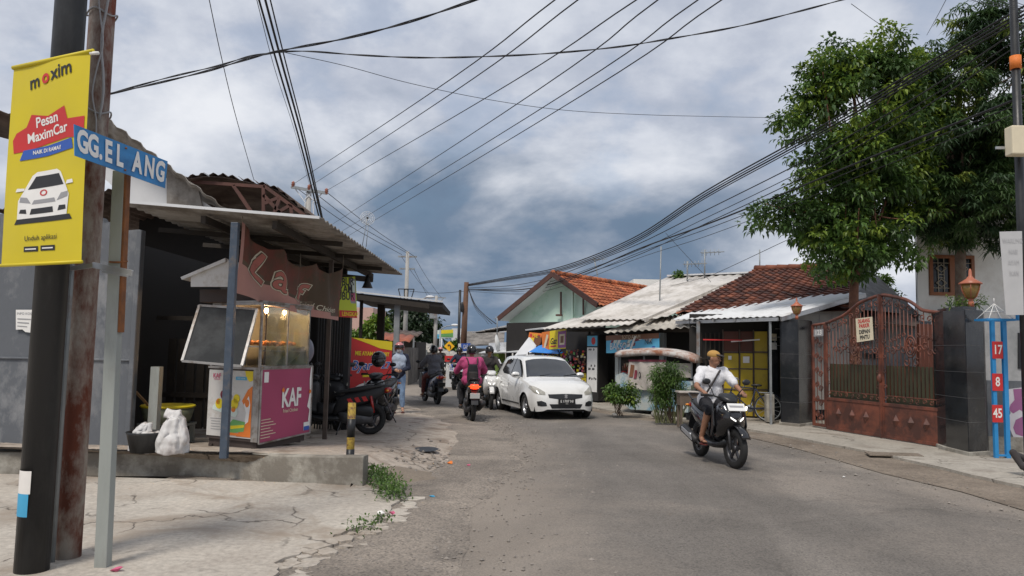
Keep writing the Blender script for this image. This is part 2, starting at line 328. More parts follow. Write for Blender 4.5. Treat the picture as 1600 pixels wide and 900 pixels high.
def road_dust(name):
    m = MATS[name]; nt = m.node_tree; b = nt.nodes['Principled BSDF']; src = b.inputs['Base Color'].links[0].from_socket
    geo = N(nt, 'ShaderNodeNewGeometry'); sp = N(nt, 'ShaderNodeSeparateXYZ'); L(nt, geo.outputs['Position'], sp.inputs[0])
    def mt(op, a, c=0.0):
        n = N(nt, 'ShaderNodeMath', operation=op)
        for i, x in enumerate((a, c)):
            if isinstance(x, (int, float)): n.inputs[i].default_value = x
            else: L(nt, x, n.inputs[i])
        return n.outputs[0]
    xs = mt('ADD', sp.outputs[0], mt('MULTIPLY', mt('MAXIMUM', mt('SUBTRACT', sp.outputs[1], 14), 0), .24))
    nz = N(nt, 'ShaderNodeTexNoise', i_Scale=1.3, i_Detail=9.0, i_Roughness=.7); L(nt, geo.outputs['Position'], nz.inputs['Vector'])
    nn = mt('MULTIPLY', mt('SUBTRACT', nz.outputs[0], .5), 2.6)
    def step(x, a, c):
        n = N(nt, 'ShaderNodeMapRange', interpolation_type='SMOOTHSTEP', i_1=a, i_2=c, i_3=0.0, i_4=1.0); L(nt, x, n.inputs[0]); return n.outputs[0]
    dl = mt('SUBTRACT', 1.0, step(mt('ADD', xs, nn), -.1, 1.5)); dr = step(mt('ADD', mt('ADD', xs, mt('MULTIPLY', sp.outputs[1], .07)), nn), 5.3, 6.6)
    d = mt('MULTIPLY', mt('MAXIMUM', dl, dr), .85)
    mx = N(nt, 'ShaderNodeMix', data_type='RGBA'); L(nt, d, mx.inputs[0]); L(nt, src, mx.inputs[6]); mx.inputs[7].default_value = (.245, .212, .178, 1)
    # tyre polished bands and darker worn patches along the street
    band = N(nt, 'ShaderNodeMath', operation='SINE'); L(nt, mt('MULTIPLY', mt('ADD', xs, mt('MULTIPLY', nn, .12)), 3.6), band.inputs[0])
    np_ = N(nt, 'ShaderNodeTexNoise', i_Scale=.22, i_Detail=6.0, i_Roughness=.55, i_Distortion=1.2); mp = N(nt, 'ShaderNodeMapping'); mp.inputs['Scale'].default_value = (2.2, .6, 1); L(nt, geo.outputs['Position'], mp.inputs[0]); L(nt, mp.outputs[0], np_.inputs['Vector'])
    k = mt('ADD', mt('MULTIPLY', band.outputs[0], .045), mt('MULTIPLY', mt('SUBTRACT', np_.outputs[0], .5), 1.5)); k = mt('ADD', k, 1.0)
    cr = N(nt, 'ShaderNodeCombineColor'); [L(nt, k, cr.inputs[i]) for i in range(3)]
    m2 = N(nt, 'ShaderNodeMix', data_type='RGBA', blend_type='MULTIPLY', i_0=1.0); L(nt, mx.outputs[2], m2.inputs[6]); L(nt, cr.outputs[0], m2.inputs[7]); g1 = N(nt, 'ShaderNodeTexNoise', i_Scale=60.0, i_Detail=5.0, i_Roughness=.8); L(nt, geo.outputs['Position'], g1.inputs['Vector']); gr = ramp(nt, [(.32, (.66, .66, .66)), (.7, (1.32, 1.3, 1.28))]); L(nt, g1.outputs[0], gr.inputs[0]); m3 = N(nt, 'ShaderNodeMix', data_type='RGBA', blend_type='MULTIPLY', i_0=1.0); L(nt, m2.outputs[2], m3.inputs[6]); L(nt, gr.outputs[0], m3.inputs[7]); L(nt, m3.outputs[2], b.inputs['Base Color'])
road_dust('asphalt')
ground_mat('gravelly', (.19, .165, .14), (.3, .26, .22), bump=.9, fine=38, stain=(.16, .14, .12), stain_scale=1.1, spk=.8)
ground_mat('old_concrete', (.36, .32, .275), (.5, .46, .4), crack=.9, cscale=.75, bump=.5, fine=18, stain=(.29, .24, .19), stain_scale=.9)
ground_mat('dirt_concrete', (.33, .28, .23), (.46, .4, .34), crack=.8, cscale=.8, bump=.9, fine=11, stain=(.22, .17, .13), stain_scale=1.6)
ground_mat('pavement_concrete', (.3, .275, .235), (.42, .385, .33), crack=.8, cscale=.7, bump=.45, fine=20, stain=(.24, .21, .175), stain_scale=.8)
ground_mat('muddy', (.12, .095, .072), (.26, .215, .17), bump=.8, fine=20, spk=.5)
M('stone_bits', (.24, .215, .19), .9, .35, scale=9, bump=.4)

def hL(x, y):      # height of the raised left forecourt
    e = edgeL(y); t = max(0, min(1, (e - x) / 1.5)); t = t * t * (3 - 2 * t)
    plateau = .33 if y < 9.6 else (.33 + (y - 9.6) / 3.4 * (-.23) if y < 13 else .10 - min(.06, (y - 13) * .01))
    if y < 9.35: plateau = .33 * max(0, min(1, (y - 8.7) / .65)) if x > -1.95 else .33
    return .012 + plateau * t + (.018 * (noise.noise(Vector((x * 1.7, y * 1.1, 0)))) + .008 * noise.noise(Vector((x * 5, y * 4, 3)))) * min(1, t * 3)
EP = [(-1.35, 8.7), (-.95, 9.6), (-.65, 11), (-.5, 13), (-.55, 15), (-.95, 17.5), (-1.9, 21), (-3.0, 25), (-4.8, 30), (-7.5, 37), (-12, 46), (-18, 58)]
def edgeL(y):
    if y <= EP[0][1]: return EP[0][0]
    for (x0, y0), (x1, y1) in zip(EP, EP[1:]):
        if y <= y1: return x0 + (x1 - x0) * (y - y0) / (y1 - y0)
    return EP[-1][0]
def sheet(pts, z, sub=0):
    mb = MB(); mb.add([(x, y, z) for x, y in pts], [tuple(range(len(pts)))]); return mb
g = MB(); g.add([(-400, -60, -.03), (400, -60, -.03), (400, 700, -.03), (-400, 700, -.03)], [(0, 1, 2, 3)])
struct('ground', g, 'soil', loc=(0, 0, -.03))
# road: one strip between a left and a right line, bending left in the distance
RL = [(-1.6, -12), (-1.6, 0), (-1.55, 6), (-1.5, 9), (-1.1, 11), (-.8, 15), (-1.3, 18), (-2.3, 21.5), (-3.6, 25.5), (-5.6, 30.5), (-8.5, 37.5), (-13, 47), (-19, 59), (-40, 92), (-80, 150)]
RR = [(7.4, -12), (7.2, 0), (6.9, 6), (6.6, 9), (6.3, 11), (5.6, 15), (4.9, 18), (3.9, 21.5), (2.7, 25.5), (1.2, 30.5), (-1.0, 37.5), (-5, 47), (-10, 59), (-29, 92), (-68, 150)]
g = MB(); k = len(RL); W_ = 10
g.add([(RL[i][0] + (RR[i][0] - RL[i][0]) * j / W_, RL[i][1], .0 + .03 * math.sin(PI * j / W_)) for i in range(k) for j in range(W_ + 1)],
      [(i * (W_ + 1) + j, i * (W_ + 1) + j + 1, (i + 1) * (W_ + 1) + j + 1, (i + 1) * (W_ + 1) + j) for i in range(k - 1) for j in range(W_)])
g.sm = [True] * len(g.f)
struct('road', g, 'asphalt', loc=(0, 0, 0))
# gravel shoulder lying on the road's left margin (ragged inner edge)
g = MB(); rows = []
for i in range(90):
    y = 1.0 + i * .26
    xi = (-.35 if y < 8 else -.35 + .55 * min(1, (y - 8) / 3)) - max(0, (y - 14)) * .22 + .16 * noise.noise(Vector((y * 1.3, 0, 0))) + .08 * noise.noise(Vector((y * 5, 0, 5)))
    if y < 6: xi -= (6 - y) * .05
    rows.append((xi, y))
g.add([(x, y, .012 + .0035 + .012 * (j == 1) if j else .004) for x, y in rows for j, x in ((2, -4.2 if y > 8.5 else -4.6), (1, x - .5), (0, x))], [(i * 3 + j, i * 3 + j + 1, i * 3 + j + 4, i * 3 + j + 3) for i in range(89) for j in range(2)])
for i in range(0, len(g.v), 3):
    g.v[i].z = .02; g.v[i + 1].z = .034; g.v[i + 2].z = .016
struct('gravel_shoulder', g, 'gravelly', loc=(0, 0, 0))
# forecourt beyond the little wall
WC = [G(-60, 741), G(130, 744), G(300, 746), G(420, 756), G(500, 763), G(566, 767)]
WS = spline([(p.x, p.y, 0) for p in WC], 8)
def wallY(x):
    for a, b in zip(WS, WS[1:]):
        if a.x <= x <= b.x: return a.y + (b.y - a.y) * (x - a.x) / (b.x - a.x)
    return WS[0].y if x < WS[0].x else WS[-1].y
g = MB(); ys = [8.7 + i * .2 for i in range(70)] + [23 + i for i in range(30)]
NX = 44
for y in ys:
    e = edgeL(y) + .12 * noise.noise(Vector((y * 2.1, 7, 0)))
    xl = -13 if y > 9.5 else -2.3
    xl = min(xl, -13 if y > 9.45 else xl)
    for j in range(NX + 1):
        t = j / NX; x = e - (e - (xl if y > 9.45 else -3.2)) * t ** 1.6; yy = y if x > -1.83 else max(y, wallY(x) + .1 + (y - 8.7) * .02); g.v.append(Vector((x, yy, max(hL(x, yy), .012) if j else -.02)))
g.f = [[i * (NX + 1) + j, i * (NX + 1) + j + 1, (i + 1) * (NX + 1) + j + 1, (i + 1) * (NX + 1) + j] for i in range(len(ys) - 1) for j in range(NX)]
g.m = [0] * len(g.f); g.sm = [True] * len(g.f)
struct('forecourt', g, 'dirt_concrete', loc=(0, 0, 0))
# foreground concrete pad with a broken edge, 6 cm thick
edge = [G(565, 766), G(605, 775), G(622, 790), G(608, 806), G(585, 815), G(575, 828), G(548, 836), G(520, 845), G(528, 858), G(500, 868), G(478, 866), G(452, 880), G(430, 892), G(436, 905), G(400, 930), G(420, 990), G(380, 1100)]
rag = []
for i, (a, b) in enumerate(zip(edge, edge[1:])):
    for t in (0, .25, .5, .75):
        p = a.lerp(b, t); p += Vector((noise.noise(p * 6), noise.noise(p * 6 + Vector((9, 0, 0))), 0)) * .07; rag.append(p)
pad = [(-14, 9.75), (-1.85, 9.1)] + [(p.x, p.y) for p in rag] + [(-2.2, 1.2), (-14, 1.2)]
g = MB(); g.prism([(x, y, .055) for x, y in pad], (0, 0, -.08)); g.f = [f for f in g.f if True]
struct('concrete_pad', g, 'old_concrete', loc=(0, 0, 0))
# loose slabs broken off the pad
g = MB(); rnd = random.Random(3)
def chunk(g, c, r, h, n=6):
    a0 = rnd.random() * 6; pts = [(c[0] + r * rnd.uniform(.65, 1.1) * math.cos(a0 + 2 * PI * i / n), c[1] + r * rnd.uniform(.5, 1) * math.sin(a0 + 2 * PI * i / n), c[2] + h + rnd.uniform(-.006, .006)) for i in range(n)]
    g.prism(pts, (0, 0, -h - .02))
for p in rag[6:]:
    for q in range(2):
        if rnd.random() < .75: chunk(g, (p.x + rnd.uniform(-.02, .22), p.y + rnd.uniform(-.1, .1), .012), rnd.uniform(.04, .13), rnd.uniform(.015, .04))
tag(obj('broken_slabs', g, 'old_concrete', bevel=.004, loc=(0, 0, 0)), 'pale broken concrete pieces crumbling off the pad edge', 'rubble', kind='stuff')
# stones
g = MB()
def stone(g, x, y, z, r):
    vs = []
    for d in ((1, 0, 0), (0, 1, 0), (-1, 0, 0), (0, -1, 0), (0, 0, .7), (0, 0, -.5)): vs.append((x + d[0] * r * rnd.uniform(.6, 1.2), y + d[1] * r * rnd.uniform(.6, 1.2), z + d[2] * r * rnd.uniform(.7, 1.1)))
    g.add(vs, [(0, 1, 4), (1, 2, 4), (2, 3, 4), (3, 0, 4), (1, 0, 5), (2, 1, 5), (3, 2, 5), (0, 3, 5)])
for i in range(9500):
    y = 4 + 17 * rnd.random() ** 1.15; e = edgeL(y) if y > 8.7 else -1.55
    x = e + rnd.gauss(.5, .5) if rnd.random() < .8 else e + rnd.uniform(-.5, 2.4)
    z = max(.022, hL(x, y)) if y > 8.7 and x < e else .024
    stone(g, x, y, z, min(.035, rnd.lognormvariate(-5.0, .6)))
tag(obj('gravel', g, 'stone_bits', loc=(0, 0, 0)), 'loose grey gravel and grit scattered along the left road edge', 'gravel', kind='stuff')
g = MB()
for i in range(1500):
    y = 6.5 + 13 * rnd.random(); e = 5.25 - (y - 8) * .075
    x = e + rnd.gauss(.1, .35); stone(g, x, y, .03, min(.03, rnd.lognormvariate(-4.9, .5)))
tag(obj('gravel', g, 'stone_bits', loc=(0, 0, 0)), 'sparse grit on the dirt strip before the right pavement', 'gravel', kind='stuff')
# right pavement and the dirt strip in front of it
KR = [G(1690, 800), G(1600, 768), G(1500, 745), G(1380, 716), G(1260, 692), G(1160, 674), G(1090, 662), G(1000, 652), G(940, 643), G(880, 628), G(830, 604)]
SR = [G(1700, 840), G(1600, 800), G(1500, 770), G(1380, 742), G(1250, 704), G(1150, 680), G(1080, 666), G(990, 656), G(930, 647), G(870, 632), G(822, 606)]
g = MB(); n = len(KR)
for p, q in zip(KR, SR):
    pass
    g.v += [Vector((q.x, q.y, .02)), Vector((p.x + .9, p.y + .6, .045))]
g.v = [Vector((5.6, 4, .02)), Vector((8, 4, .04))] + g.v; n2 = n + 1
g.f = [[i * 2, i * 2 + 1, i * 2 + 3, i * 2 + 2] for i in range(n2 - 1)]; g.m = [0] * len(g.f); g.sm = [False] * len(g.f)
struct('dirt_strip', g, 'muddy', loc=(0, 0, 0))
g = MB(); fine = []
for a, b in zip(KR, KR[1:]):
    for t in (0, .2, .4, .6, .8):
        p = a.lerp(b, t); p = p + Vector((noise.noise(p * 3) * .08, noise.noise(p * 3 + Vector((4, 4, 0))) * .08, 0)); fine.append((p.x, p.y, .075))
poly = [(6.6, 4.5, .075)] + fine + [(2, 34, .075), (30, 34, .075), (30, 4.5, .075)]
g.prism(poly, (0, 0, -.09)); struct('pavement', g, 'pavement_concrete', loc=(0, 0, 0))
# low wall that retains the forecourt
g = MB(); cv = [G(-60, 741), G(130, 744), G(300, 746), G(420, 756), G(500, 763), G(566, 767)]
cv = spline([(p.x, p.y, 0) for p in cv], 8); th = .16; secs = []
for i, p in enumerate(cv):
    t = (cv[min(i + 1, len(cv) - 1)] - cv[max(0, i - 1)]).normalized(); nn = Vector((-t.y, t.x, 0)); h = .27 + .13 * i / (len(cv) - 1)
    o = nn * .006 * noise.noise(p * 4)
    secs.append([p + o + Vector((0, 0, 0)), p + o + Vector((0, 0, h - .015)), p + o + nn * .015 + Vector((0, 0, h)), p + nn * (th - .01) + Vector((0, 0, h)), p + nn * th + Vector((0, 0, h - .012)), p + nn * th])
g.loft(secs); g.sm = [False] * len(g.f)
M('wall_cement', (.4, .38, .33), .9, .2, scale=2.5, bump=.5, bscale=25, dirt=(.2, .18, .15), damt=.45, dscale=1.6)
tag(obj('retaining_wall', g, 'wall_cement', bevel=.006), 'low stained concrete kerb wall curving below the food cart', 'low wall')
# ------------------------------------------------------------------ printed flat things
class Panel:
    """a rectangle-like face given by its corners; prints are thin shapes just proud of it"""
    def __init__(s, TL, TR, BR, BL):
        s.c = [Vector(p) for p in (TL, TR, BR, BL)]; s.W = (s.c[1] - s.c[0]).length; s.Hh = (s.c[0] - s.c[3]).length
        s.n = (s.c[1] - s.c[0]).cross(s.c[0] - s.c[3]).normalized(); s.warp = None
        s.g = MB(); s.mats = []
    def P(s, u, v, off=0.0):
        p = (s.c[3].lerp(s.c[2], u)).lerp(s.c[0].lerp(s.c[1], u), v)
        if s.warp: off += s.warp(u, v)
        return p + s.n * off
    def m(s, name):
        if name not in s.mats: s.mats.append(name)
        s.g.mi = s.mats.index(name); return s
    def poly(s, mat, pts, off=.003):
        s.m(mat)
        if s.warp and len(pts) == 4:
            k = 10
            vs = [s.P(*[(pts[0][q] * (1 - a) + pts[1][q] * a) * (1 - b) + (pts[3][q] * (1 - a) + pts[2][q] * a) * b for q in (0, 1)], off) for b in [j / k for j in range(k + 1)] for a in [i / k for i in range(k + 1)]]
            s.g.add(vs, [(j * (k + 1) + i, j * (k + 1) + i + 1, (j + 1) * (k + 1) + i + 1, (j + 1) * (k + 1) + i) for j in range(k) for i in range(k)])
        else:
            bm = bmesh.new(); fv = bm.faces.new([bm.verts.new((u, v, 0)) for u, v in pts]); bmesh.ops.triangulate(bm, faces=[fv])
            if s.warp: bmesh.ops.subdivide_edges(bm, edges=bm.edges[:], cuts=4, use_grid_fill=True)
            bm.verts.index_update(); s.g.add([s.P(q.co.x, q.co.y, off) for q in bm.verts], [tuple(q.index for q in f.verts) for f in bm.faces]); bm.free()
        return s
    def rect(s, mat, u0, u1, v0, v1, off=.003): return s.poly(mat, [(u0, v0), (u1, v0), (u1, v1), (u0, v1)], off)
    def disc(s, mat, u, v, r, off=.003, sx=1, sy=1, n=20): return s.poly(mat, [(u + r * sx * math.cos(2 * PI * i / n) / s.W, v + r * sy * math.sin(2 * PI * i / n) / s.Hh) for i in range(n)], off)
    def text(s, mat, t, u, v, size, off=.005, bold=.0, sx=1.0, rot=0, shear=0, align='CENTER', sp=1.0, curve=0):
        s.m(mat); tm = text_mb(t, size, (0, 0, 0), (1, 0, 0), (0, 0, 1), bold, 0, align, sx, shear, sp=sp); ca, sa = math.cos(rot), math.sin(rot)
        if s.warp:
            bm = bmesh.new(); vv = [bm.verts.new(p) for p in tm.v]
            for f in tm.f:
                try: bm.faces.new([vv[i] for i in f])
                except ValueError: pass
            bmesh.ops.triangulate(bm, faces=bm.faces[:]); bmesh.ops.subdivide_edges(bm, edges=[e for e in bm.edges if e.calc_length() > size * .15], cuts=3, use_grid_fill=True); bm.verts.index_update(); tm.v = [q.co.copy() for q in bm.verts]; tm.f = [tuple(q.index for q in f.verts) for f in bm.faces]; bm.free()
        vs = []
        for p in tm.v:
            x, z = p.x * ca - p.z * sa, p.x * sa + p.z * ca; z += curve * x * x
            vs.append(s.P(u + x / s.W, v + z / s.Hh, off))
        s.g.add(vs, tm.f); return s
    def finish(s, parent, name='print'):
        return obj(name, s.g, s.mats, parent)
def flat(name, col, rough=.55, var=.06): return M(name, col, rough, var, scale=4, bump=.05, bscale=20)
for n_, c_ in dict(ink_black=(.02, .02, .022), ink_white=(.78, .77, .74), ink_red=(.55, .03, .03), ink_blue=(.03, .1, .42), ink_yellow=(.78, .62, .02), ink_orange=(.75, .2, .03), ink_green=(.15, .4, .12),
                   ink_pink=(.55, .1, .2), ink_cream=(.7, .62, .45), ink_grey=(.3, .3, .31), ink_lightblue=(.1, .42, .65), ink_brown=(.18, .07, .03), ink_pale=(.62, .72, .66), ink_maroon=(.2, .03, .05), ink_purple=(.28, .08, .3)).items(): flat(n_, c_)

def post(name, label, cat, px, py, Y, r, z0, z1, mat, sq=False, lean=(0, 0), group=None, r2=None):
    p = A(px, py, Y); g = MB(); a = Vector((p.x, p.y, z0)); b = Vector((p.x + lean[0], p.y + lean[1], z1))
    if sq: g.beam(a, b, r * 2, r * 2)
    else: g.cyl(a, b, r, 20, r2 or r)
    return tag(obj(name, g, mat, loc=a), label, cat, group)

# ------------------------------------------------------------------ poles at the left edge
M('black_paint', (.012, .013, .015), .45, .3, scale=6, bump=.2, bscale=30, dirt=(.032, .033, .034), damt=.3, dscale=2.6, streak=3)
M('rust_brown', (.13, .035, .02), .8, .35, scale=5, bump=.6, bscale=22, dirt=(.34, .31, .28), damt=.42, dscale=3.4, streak=2.5)
M('galv', (.27, .29, .3), .5, .15, scale=6, bump=.15, metal=.3, dirt=(.2, .1, .05), damt=.15)
M('grey_post', (.3, .32, .3), .6, .12, scale=4, bump=.2, dirt=(.2, .2, .18), damt=.3, streak=4)
M('rust_orange', (.2, .075, .025), .85, .3, scale=14, bump=.4)
M('sticker_white', (.75, .72, .68), .6, .1); M('sticker_blue', (.06, .36, .6), .6, .1)
t = thing('utility_pole', 'thick black painted pole carrying the yellow advertising banner', 'pole', (A(80, 450, 5.5).x, 5.5, 0))
g = MB(); x0 = t.location.x; g.cyl((x0, 5.5, -.1), (x0, 5.5, 9.5), .112, 28, .1); obj('shaft', g, 'black_paint', t)
g = MB()
for (a, b, mi) in ((785, 755, 0), (755, 735, 0)):
    pass
za, zb, zc = A(50, 808, 5.4).z, A(50, 772, 5.4).z, A(50, 736, 5.4).z
def band(g, x, y, r, z0, z1, a0, a1, n=10):
    k = n + 1; g.smooth = True; g.add([(x + r * math.sin(R(a0 + (a1 - a0) * i / n)), y - r * math.cos(R(a0 + (a1 - a0) * i / n)), z) for z in (z0, z1) for i in range(k)], [(i, i + 1, k + i + 1, k + i) for i in range(n)])
band(g, x0, 5.5, .1145, zb, zc, -75, 10); obj('white_sticker', g, 'sticker_white', t)
g = MB(); band(g, x0, 5.5, .1145, za, zb, -75, 5); obj('blue_sticker', g, 'sticker_blue', t)
xb = A(126, 450, 5.8).x
t = thing('utility_pole', 'peeling rust brown pole with a thin conduit, just right of the black pole', 'pole', (xb, 5.85, 0))
g = MB(); g.cyl((xb, 5.85, -.1), (xb, 5.85, 10), .098, 26, .088); obj('shaft', g, 'rust_brown', t)
g = MB(); xc = A(101, 600, 5.72).x; g.tube([(xc, 5.71, -.1), (xc, 5.71, 2.32), (xc + .03, 5.76, 2.36)], .02, 10); obj('conduit', g, 'galv', t)
g = MB()
for k in range(3):
    zz_ = A(150, 20 + 65 * k + (k > 0) * 90, 5.8).z
    g.tube([(xb + .108 * math.cos(a), 5.85 + .108 * math.sin(a), zz_ + .02 * math.sin(3 * a + k)) for a in [R(10 * i) for i in range(37)]], .007, 6)
pts = [(xb + .085 + .02 * math.sin(i * 1.3), 5.75, 3.4 + i * .18) for i in range(16)]; g.tube(spline(pts, 4), .010, 6); pts = [(xb + .06 + .03 * math.sin(i * 1.7 + 1), 5.73, 3.2 + i * .2) for i in range(14)]; g.tube(spline(pts, 4), .006, 6)
obj('tie_wires', g, 'ink_grey', t)
# street name post
ps = A(175, 600, 5.4)
xs = G(162, 897).x; ys_ = G(162, 897).y
t = thing('street_name_sign', 'blue street name plate reading GG.ELANG on a grey square post with a rust streak', 'street sign', (xs, ys_, 0))
g = MB(); zt = A(187, 268, ys_).z; g.beam((xs - .008, ys_, -.05), (xs - .055, ys_, zt), .092, .08); obj('post', g, 'grey_post', t, bevel=.006)
g = MB(); g.beam((xs + .02, ys_ - .005, 1.75), (xs - .003, ys_ - .005, zt + .02), .018, .07)
g.tube([(xs - .035 + .06 * math.cos(a), ys_ + .055 * math.sin(a), 2.28 + .012 * math.sin(a)) for a in [R(15 * i) for i in range(25)]], .008, 6)
obj('rust_strip', g, 'rust_orange', t, bevel=.004)
M('sign_blue', (.035, .22, .5), .45, .12, scale=6, bump=.08, dirt=(.02, .1, .25), damt=.2)
pn = Panel(A(116, 194, 5.0), A(262, 252, 5.75), A(258, 294, 5.75), A(117, 243, 5.0))
g = MB(); g.prism([pn.P(0, 0), pn.P(1, 0), pn.P(1, 1), pn.P(0, 1)], pn.n * -.006); pl = obj('plate', g, 'sign_blue', t)
for s_, u in (('G', .075), ('G', .18), ('.', .255), ('E', .335), ('L', .455), ('A', .65), ('N', .79), ('G', .92)):
    pn.text('ink_white', s_, u, .5 if s_ != '.' else .5, pn.Hh * .98, .004, .04, sx=.58)
g_ = pn.finish(pl, 'lettering')
g = MB(); p = pn.P(.5, .5, -.03); g.tube([pn.P(.47, .2, -.02), pn.P(.47, .85, -.02)], .012, 8)
for v_ in (.12, .88): g.ell(pn.P(.52, v_, .003), .008, 8, 6)
obj('bolts', g, 'rust_orange', t)
# bracket that ties the poles together
g = MB(); M('bare_steel', (.42, .43, .44), .35, .15, metal=.6, bump=.05)
g.beam(A(108, 420, 5.66), A(150, 414, 5.68), .012, .035); g.beam(A(145, 414, 5.68), A(207, 427, 5.4), .014, .045); g.beam(A(160, 424, 5.6), A(200, 431, 5.42), .012, .02)
tag(obj('steel_bracket', g, 'bare_steel', bevel=.003), 'shiny flat steel bar strapping the grey post to the rust brown pole', 'bracket')
# yellow banner
M('banner_yellow', (.62, .5, .012), .5, .05, scale=2, bump=.15, bscale=9)
pn = Panel(A(22, 106, 5.42), A(141, 80, 5.12), A(128, 409, 5.12), A(2, 415, 5.42))
pn.warp = lambda u, v: .010 * math.sin(u * PI) * math.sin(v * 9) + .006 * math.sin(u * 7 + v * 3)
t = thing('advertising_banner', 'yellow vertical advertising banner with a white car picture, strapped to the black pole', 'banner', tuple(pn.P(.5, 0)))
g = MB(); g.smooth = True; K = 24
vs = [pn.P(i / K, j / K, 0) for j in range(K + 1) for i in range(K + 1)]
g.add(vs, [(j * (K + 1) + i, j * (K + 1) + i + 1, (j + 1) * (K + 1) + i + 1, (j + 1) * (K + 1) + i) for j in range(K) for i in range(K)])
obj('cloth', g, 'banner_yellow', t)
g = MB(); g.cyl(pn.P(-.01, 1.0, .0), pn.P(1.03, 1.0, .0), .016, 12); obj('hem_rod', g, 'banner_yellow', t); g = MB(); g.cyl(pn.P(-.005, 0.0, .0), pn.P(1.005, 0.0, .0), .012, 12); obj('hem_rod', g, 'banner_yellow', t)
g = MB(); g.cyl(pn.P(1.0, .99), pn.P(1.09, .985), .012, 10); g.beam(pn.P(.5, .97, -.02), pn.P(.55, .97, -.12), .02, .02); g.beam(pn.P(.5, .02, -.02), pn.P(.55, .02, -.12), .02, .02); obj('bracket_arm', g, 'ink_white', t)
W1 = pn.W
BT = pn.text; pn.text = lambda m, t_, u, v, size, *a, **k: BT(m, t_, u, v, size * 1.25, *a, **k)
pn.text('ink_black', 'm', .31, .90, .115, bold=.018, rot=.14); pn.text('ink_red', 'o', .46, .915, .115, bold=.03, rot=.1, off=.006); pn.text('ink_black', 'xim', .665, .932, .115, bold=.018, rot=.14)
pn.poly('ink_red', [(.22, .68), (.28, .74), (.5, .72), (.72, .755), (.76, .69), (.97, .69), (.97, .59), (.76, .60), (.5, .585), (.22, .56), (.08, .555), (.06, .62), (.1, .655)], .003)
pn.text('ink_white', 'Pesan', .49, .70, .083, bold=.02, rot=.1); pn.text('ink_white', 'MaximCar', .5, .635, .08, bold=.02, rot=.12, sx=.98)
pn.poly('ink_blue', [(.16, .515), (.2, .565), (.5, .575), (.82, .595), (.84, .545), (.5, .525)], .0045); pn.text('ink_white', 'NAIK DI RAMAI?', .5, .552, .032, .007, .02, rot=.05)
# the printed car picture: a plain white car seen from the front
C_ = lambda u, v: (.16 + u * .68, .2 + v * .25)
pn.poly('ink_black', [C_(0, -.02), C_(1.05, .02), C_(1, .12), C_(.05, .1)], .003)
pn.poly('ink_white', [C_(.05, .08), C_(.95, .12), C_(.97, .5), C_(.9, .68), C_(.78, .96), C_(.7, 1.02), C_(.33, 1.0), C_(.25, .93), C_(.12, .62), C_(.04, .45)], .004)
pn.poly('ink_black', [C_(.2, .66), C_(.86, .7), C_(.75, .93), C_(.32, .91)], .0055)
pn.poly('ink_grey', [C_(.3, .36), C_(.73, .38), C_(.7, .46), C_(.33, .44)], .0055); pn.poly('ink_black', [C_(.28, .16), C_(.7, .18), C_(.68, .29), C_(.3, .27)], .0055)
pn.poly('ink_grey', [C_(.07, .42), C_(.28, .38), C_(.2, .5), C_(.08, .52)], .0055); pn.poly('ink_grey', [C_(.75, .4), C_(.95, .46), C_(.95, .56), C_(.82, .54)], .0055)
pn.poly('ink_black', [C_(.08, .2), C_(.22, .18), C_(.2, .27), C_(.1, .27)], .0055); pn.poly('ink_black', [C_(.78, .2), C_(.93, .22), C_(.92, .3), C_(.8, .3)], .0055)
pn.poly('ink_white', [C_(-.02, .63), C_(.13, .64), C_(.14, .69), C_(0, .7)], .0055); pn.poly('ink_white', [C_(.9, .7), C_(1.04, .71), C_(1.02, .78), C_(.92, .77)], .0055)
pn.text('ink_red', 'O', *C_(.49, .57), .05, .007, .015, sx=1.5)
pn.text('ink_black', 'Unduh aplikasi', .5, .125, .042, rot=.02)
pn.rect('ink_black', .3, .47, .06, .085); pn.rect('ink_black', .5, .67, .062, .087); pn.rect('ink_white', .32, .45, .069, .075, .005); pn.rect('ink_white', .52, .65, .071, .077, .005)
pn.finish(t, 'print')
# ------------------------------------------------------------------ corrugated sheet
def corr(g, a, b, c, d, pitch=.09, amp=.012, rows=6, rag=0):
    """sheet a-b-c-d; the profile waves along a->b, ridges run a->d"""
    a, b, c, d = map(Vector, (a, b, c, d)); n = max(8, int((b - a).length / pitch * 4)); nn = (b - a).cross(d - a).normalized()
    if nn.z < 0: nn = -nn
    vs = []
    for off in (0, -.008):
        for j in range(rows + 1):
            for i in range(n + 1):
                u = i / n; v = j / rows
                if rag: v = v + (rag * noise.noise(Vector((int(i / 36) * 3.3, j * 7, a.x)))) * (1 if j in (0,) else 0)
                p = a.lerp(b, u).lerp(d.lerp(c, u), v); vs.append(p + nn * (amp * math.cos(2 * PI * u * (b - a).length / pitch) + off))
    k = (n + 1) * (rows + 1); fs = []
    for o in (0, k): fs += [(o + j * (n + 1) + i, o + j * (n + 1) + i + 1, o + (j + 1) * (n + 1) + i + 1, o + (j + 1) * (n + 1) + i) for j in range(rows) for i in range(n)]
    for j in (0, rows): fs += [(j * (n + 1) + i, j * (n + 1) + i + 1, k + j * (n + 1) + i + 1, k + j * (n + 1) + i) for i in range(n)]
    for i in (0, n): fs += [(j * (n + 1) + i, (j + 1) * (n + 1) + i, k + (j + 1) * (n + 1) + i, k + j * (n + 1) + i) for j in range(rows)]
    sm = g.smooth; g.smooth = True; g.add(vs, fs); g.smooth = sm; return g
M('asbestos', (.3, .28, .255), .9, .15, scale=3, bump=.3, dirt=(.14, .12, .1), damt=.4, dscale=1.3)
M('rusty_sheet', (.14, .105, .085), .85, .3, scale=5, bump=.3, dirt=(.07, .045, .035), damt=.5)
M('plaster_grey', (.3, .305, .31), .9, .28, scale=2.2, bump=.5, bscale=14, dirt=(.12, .13, .145), damt=.62, dscale=1.1, streak=1.6)
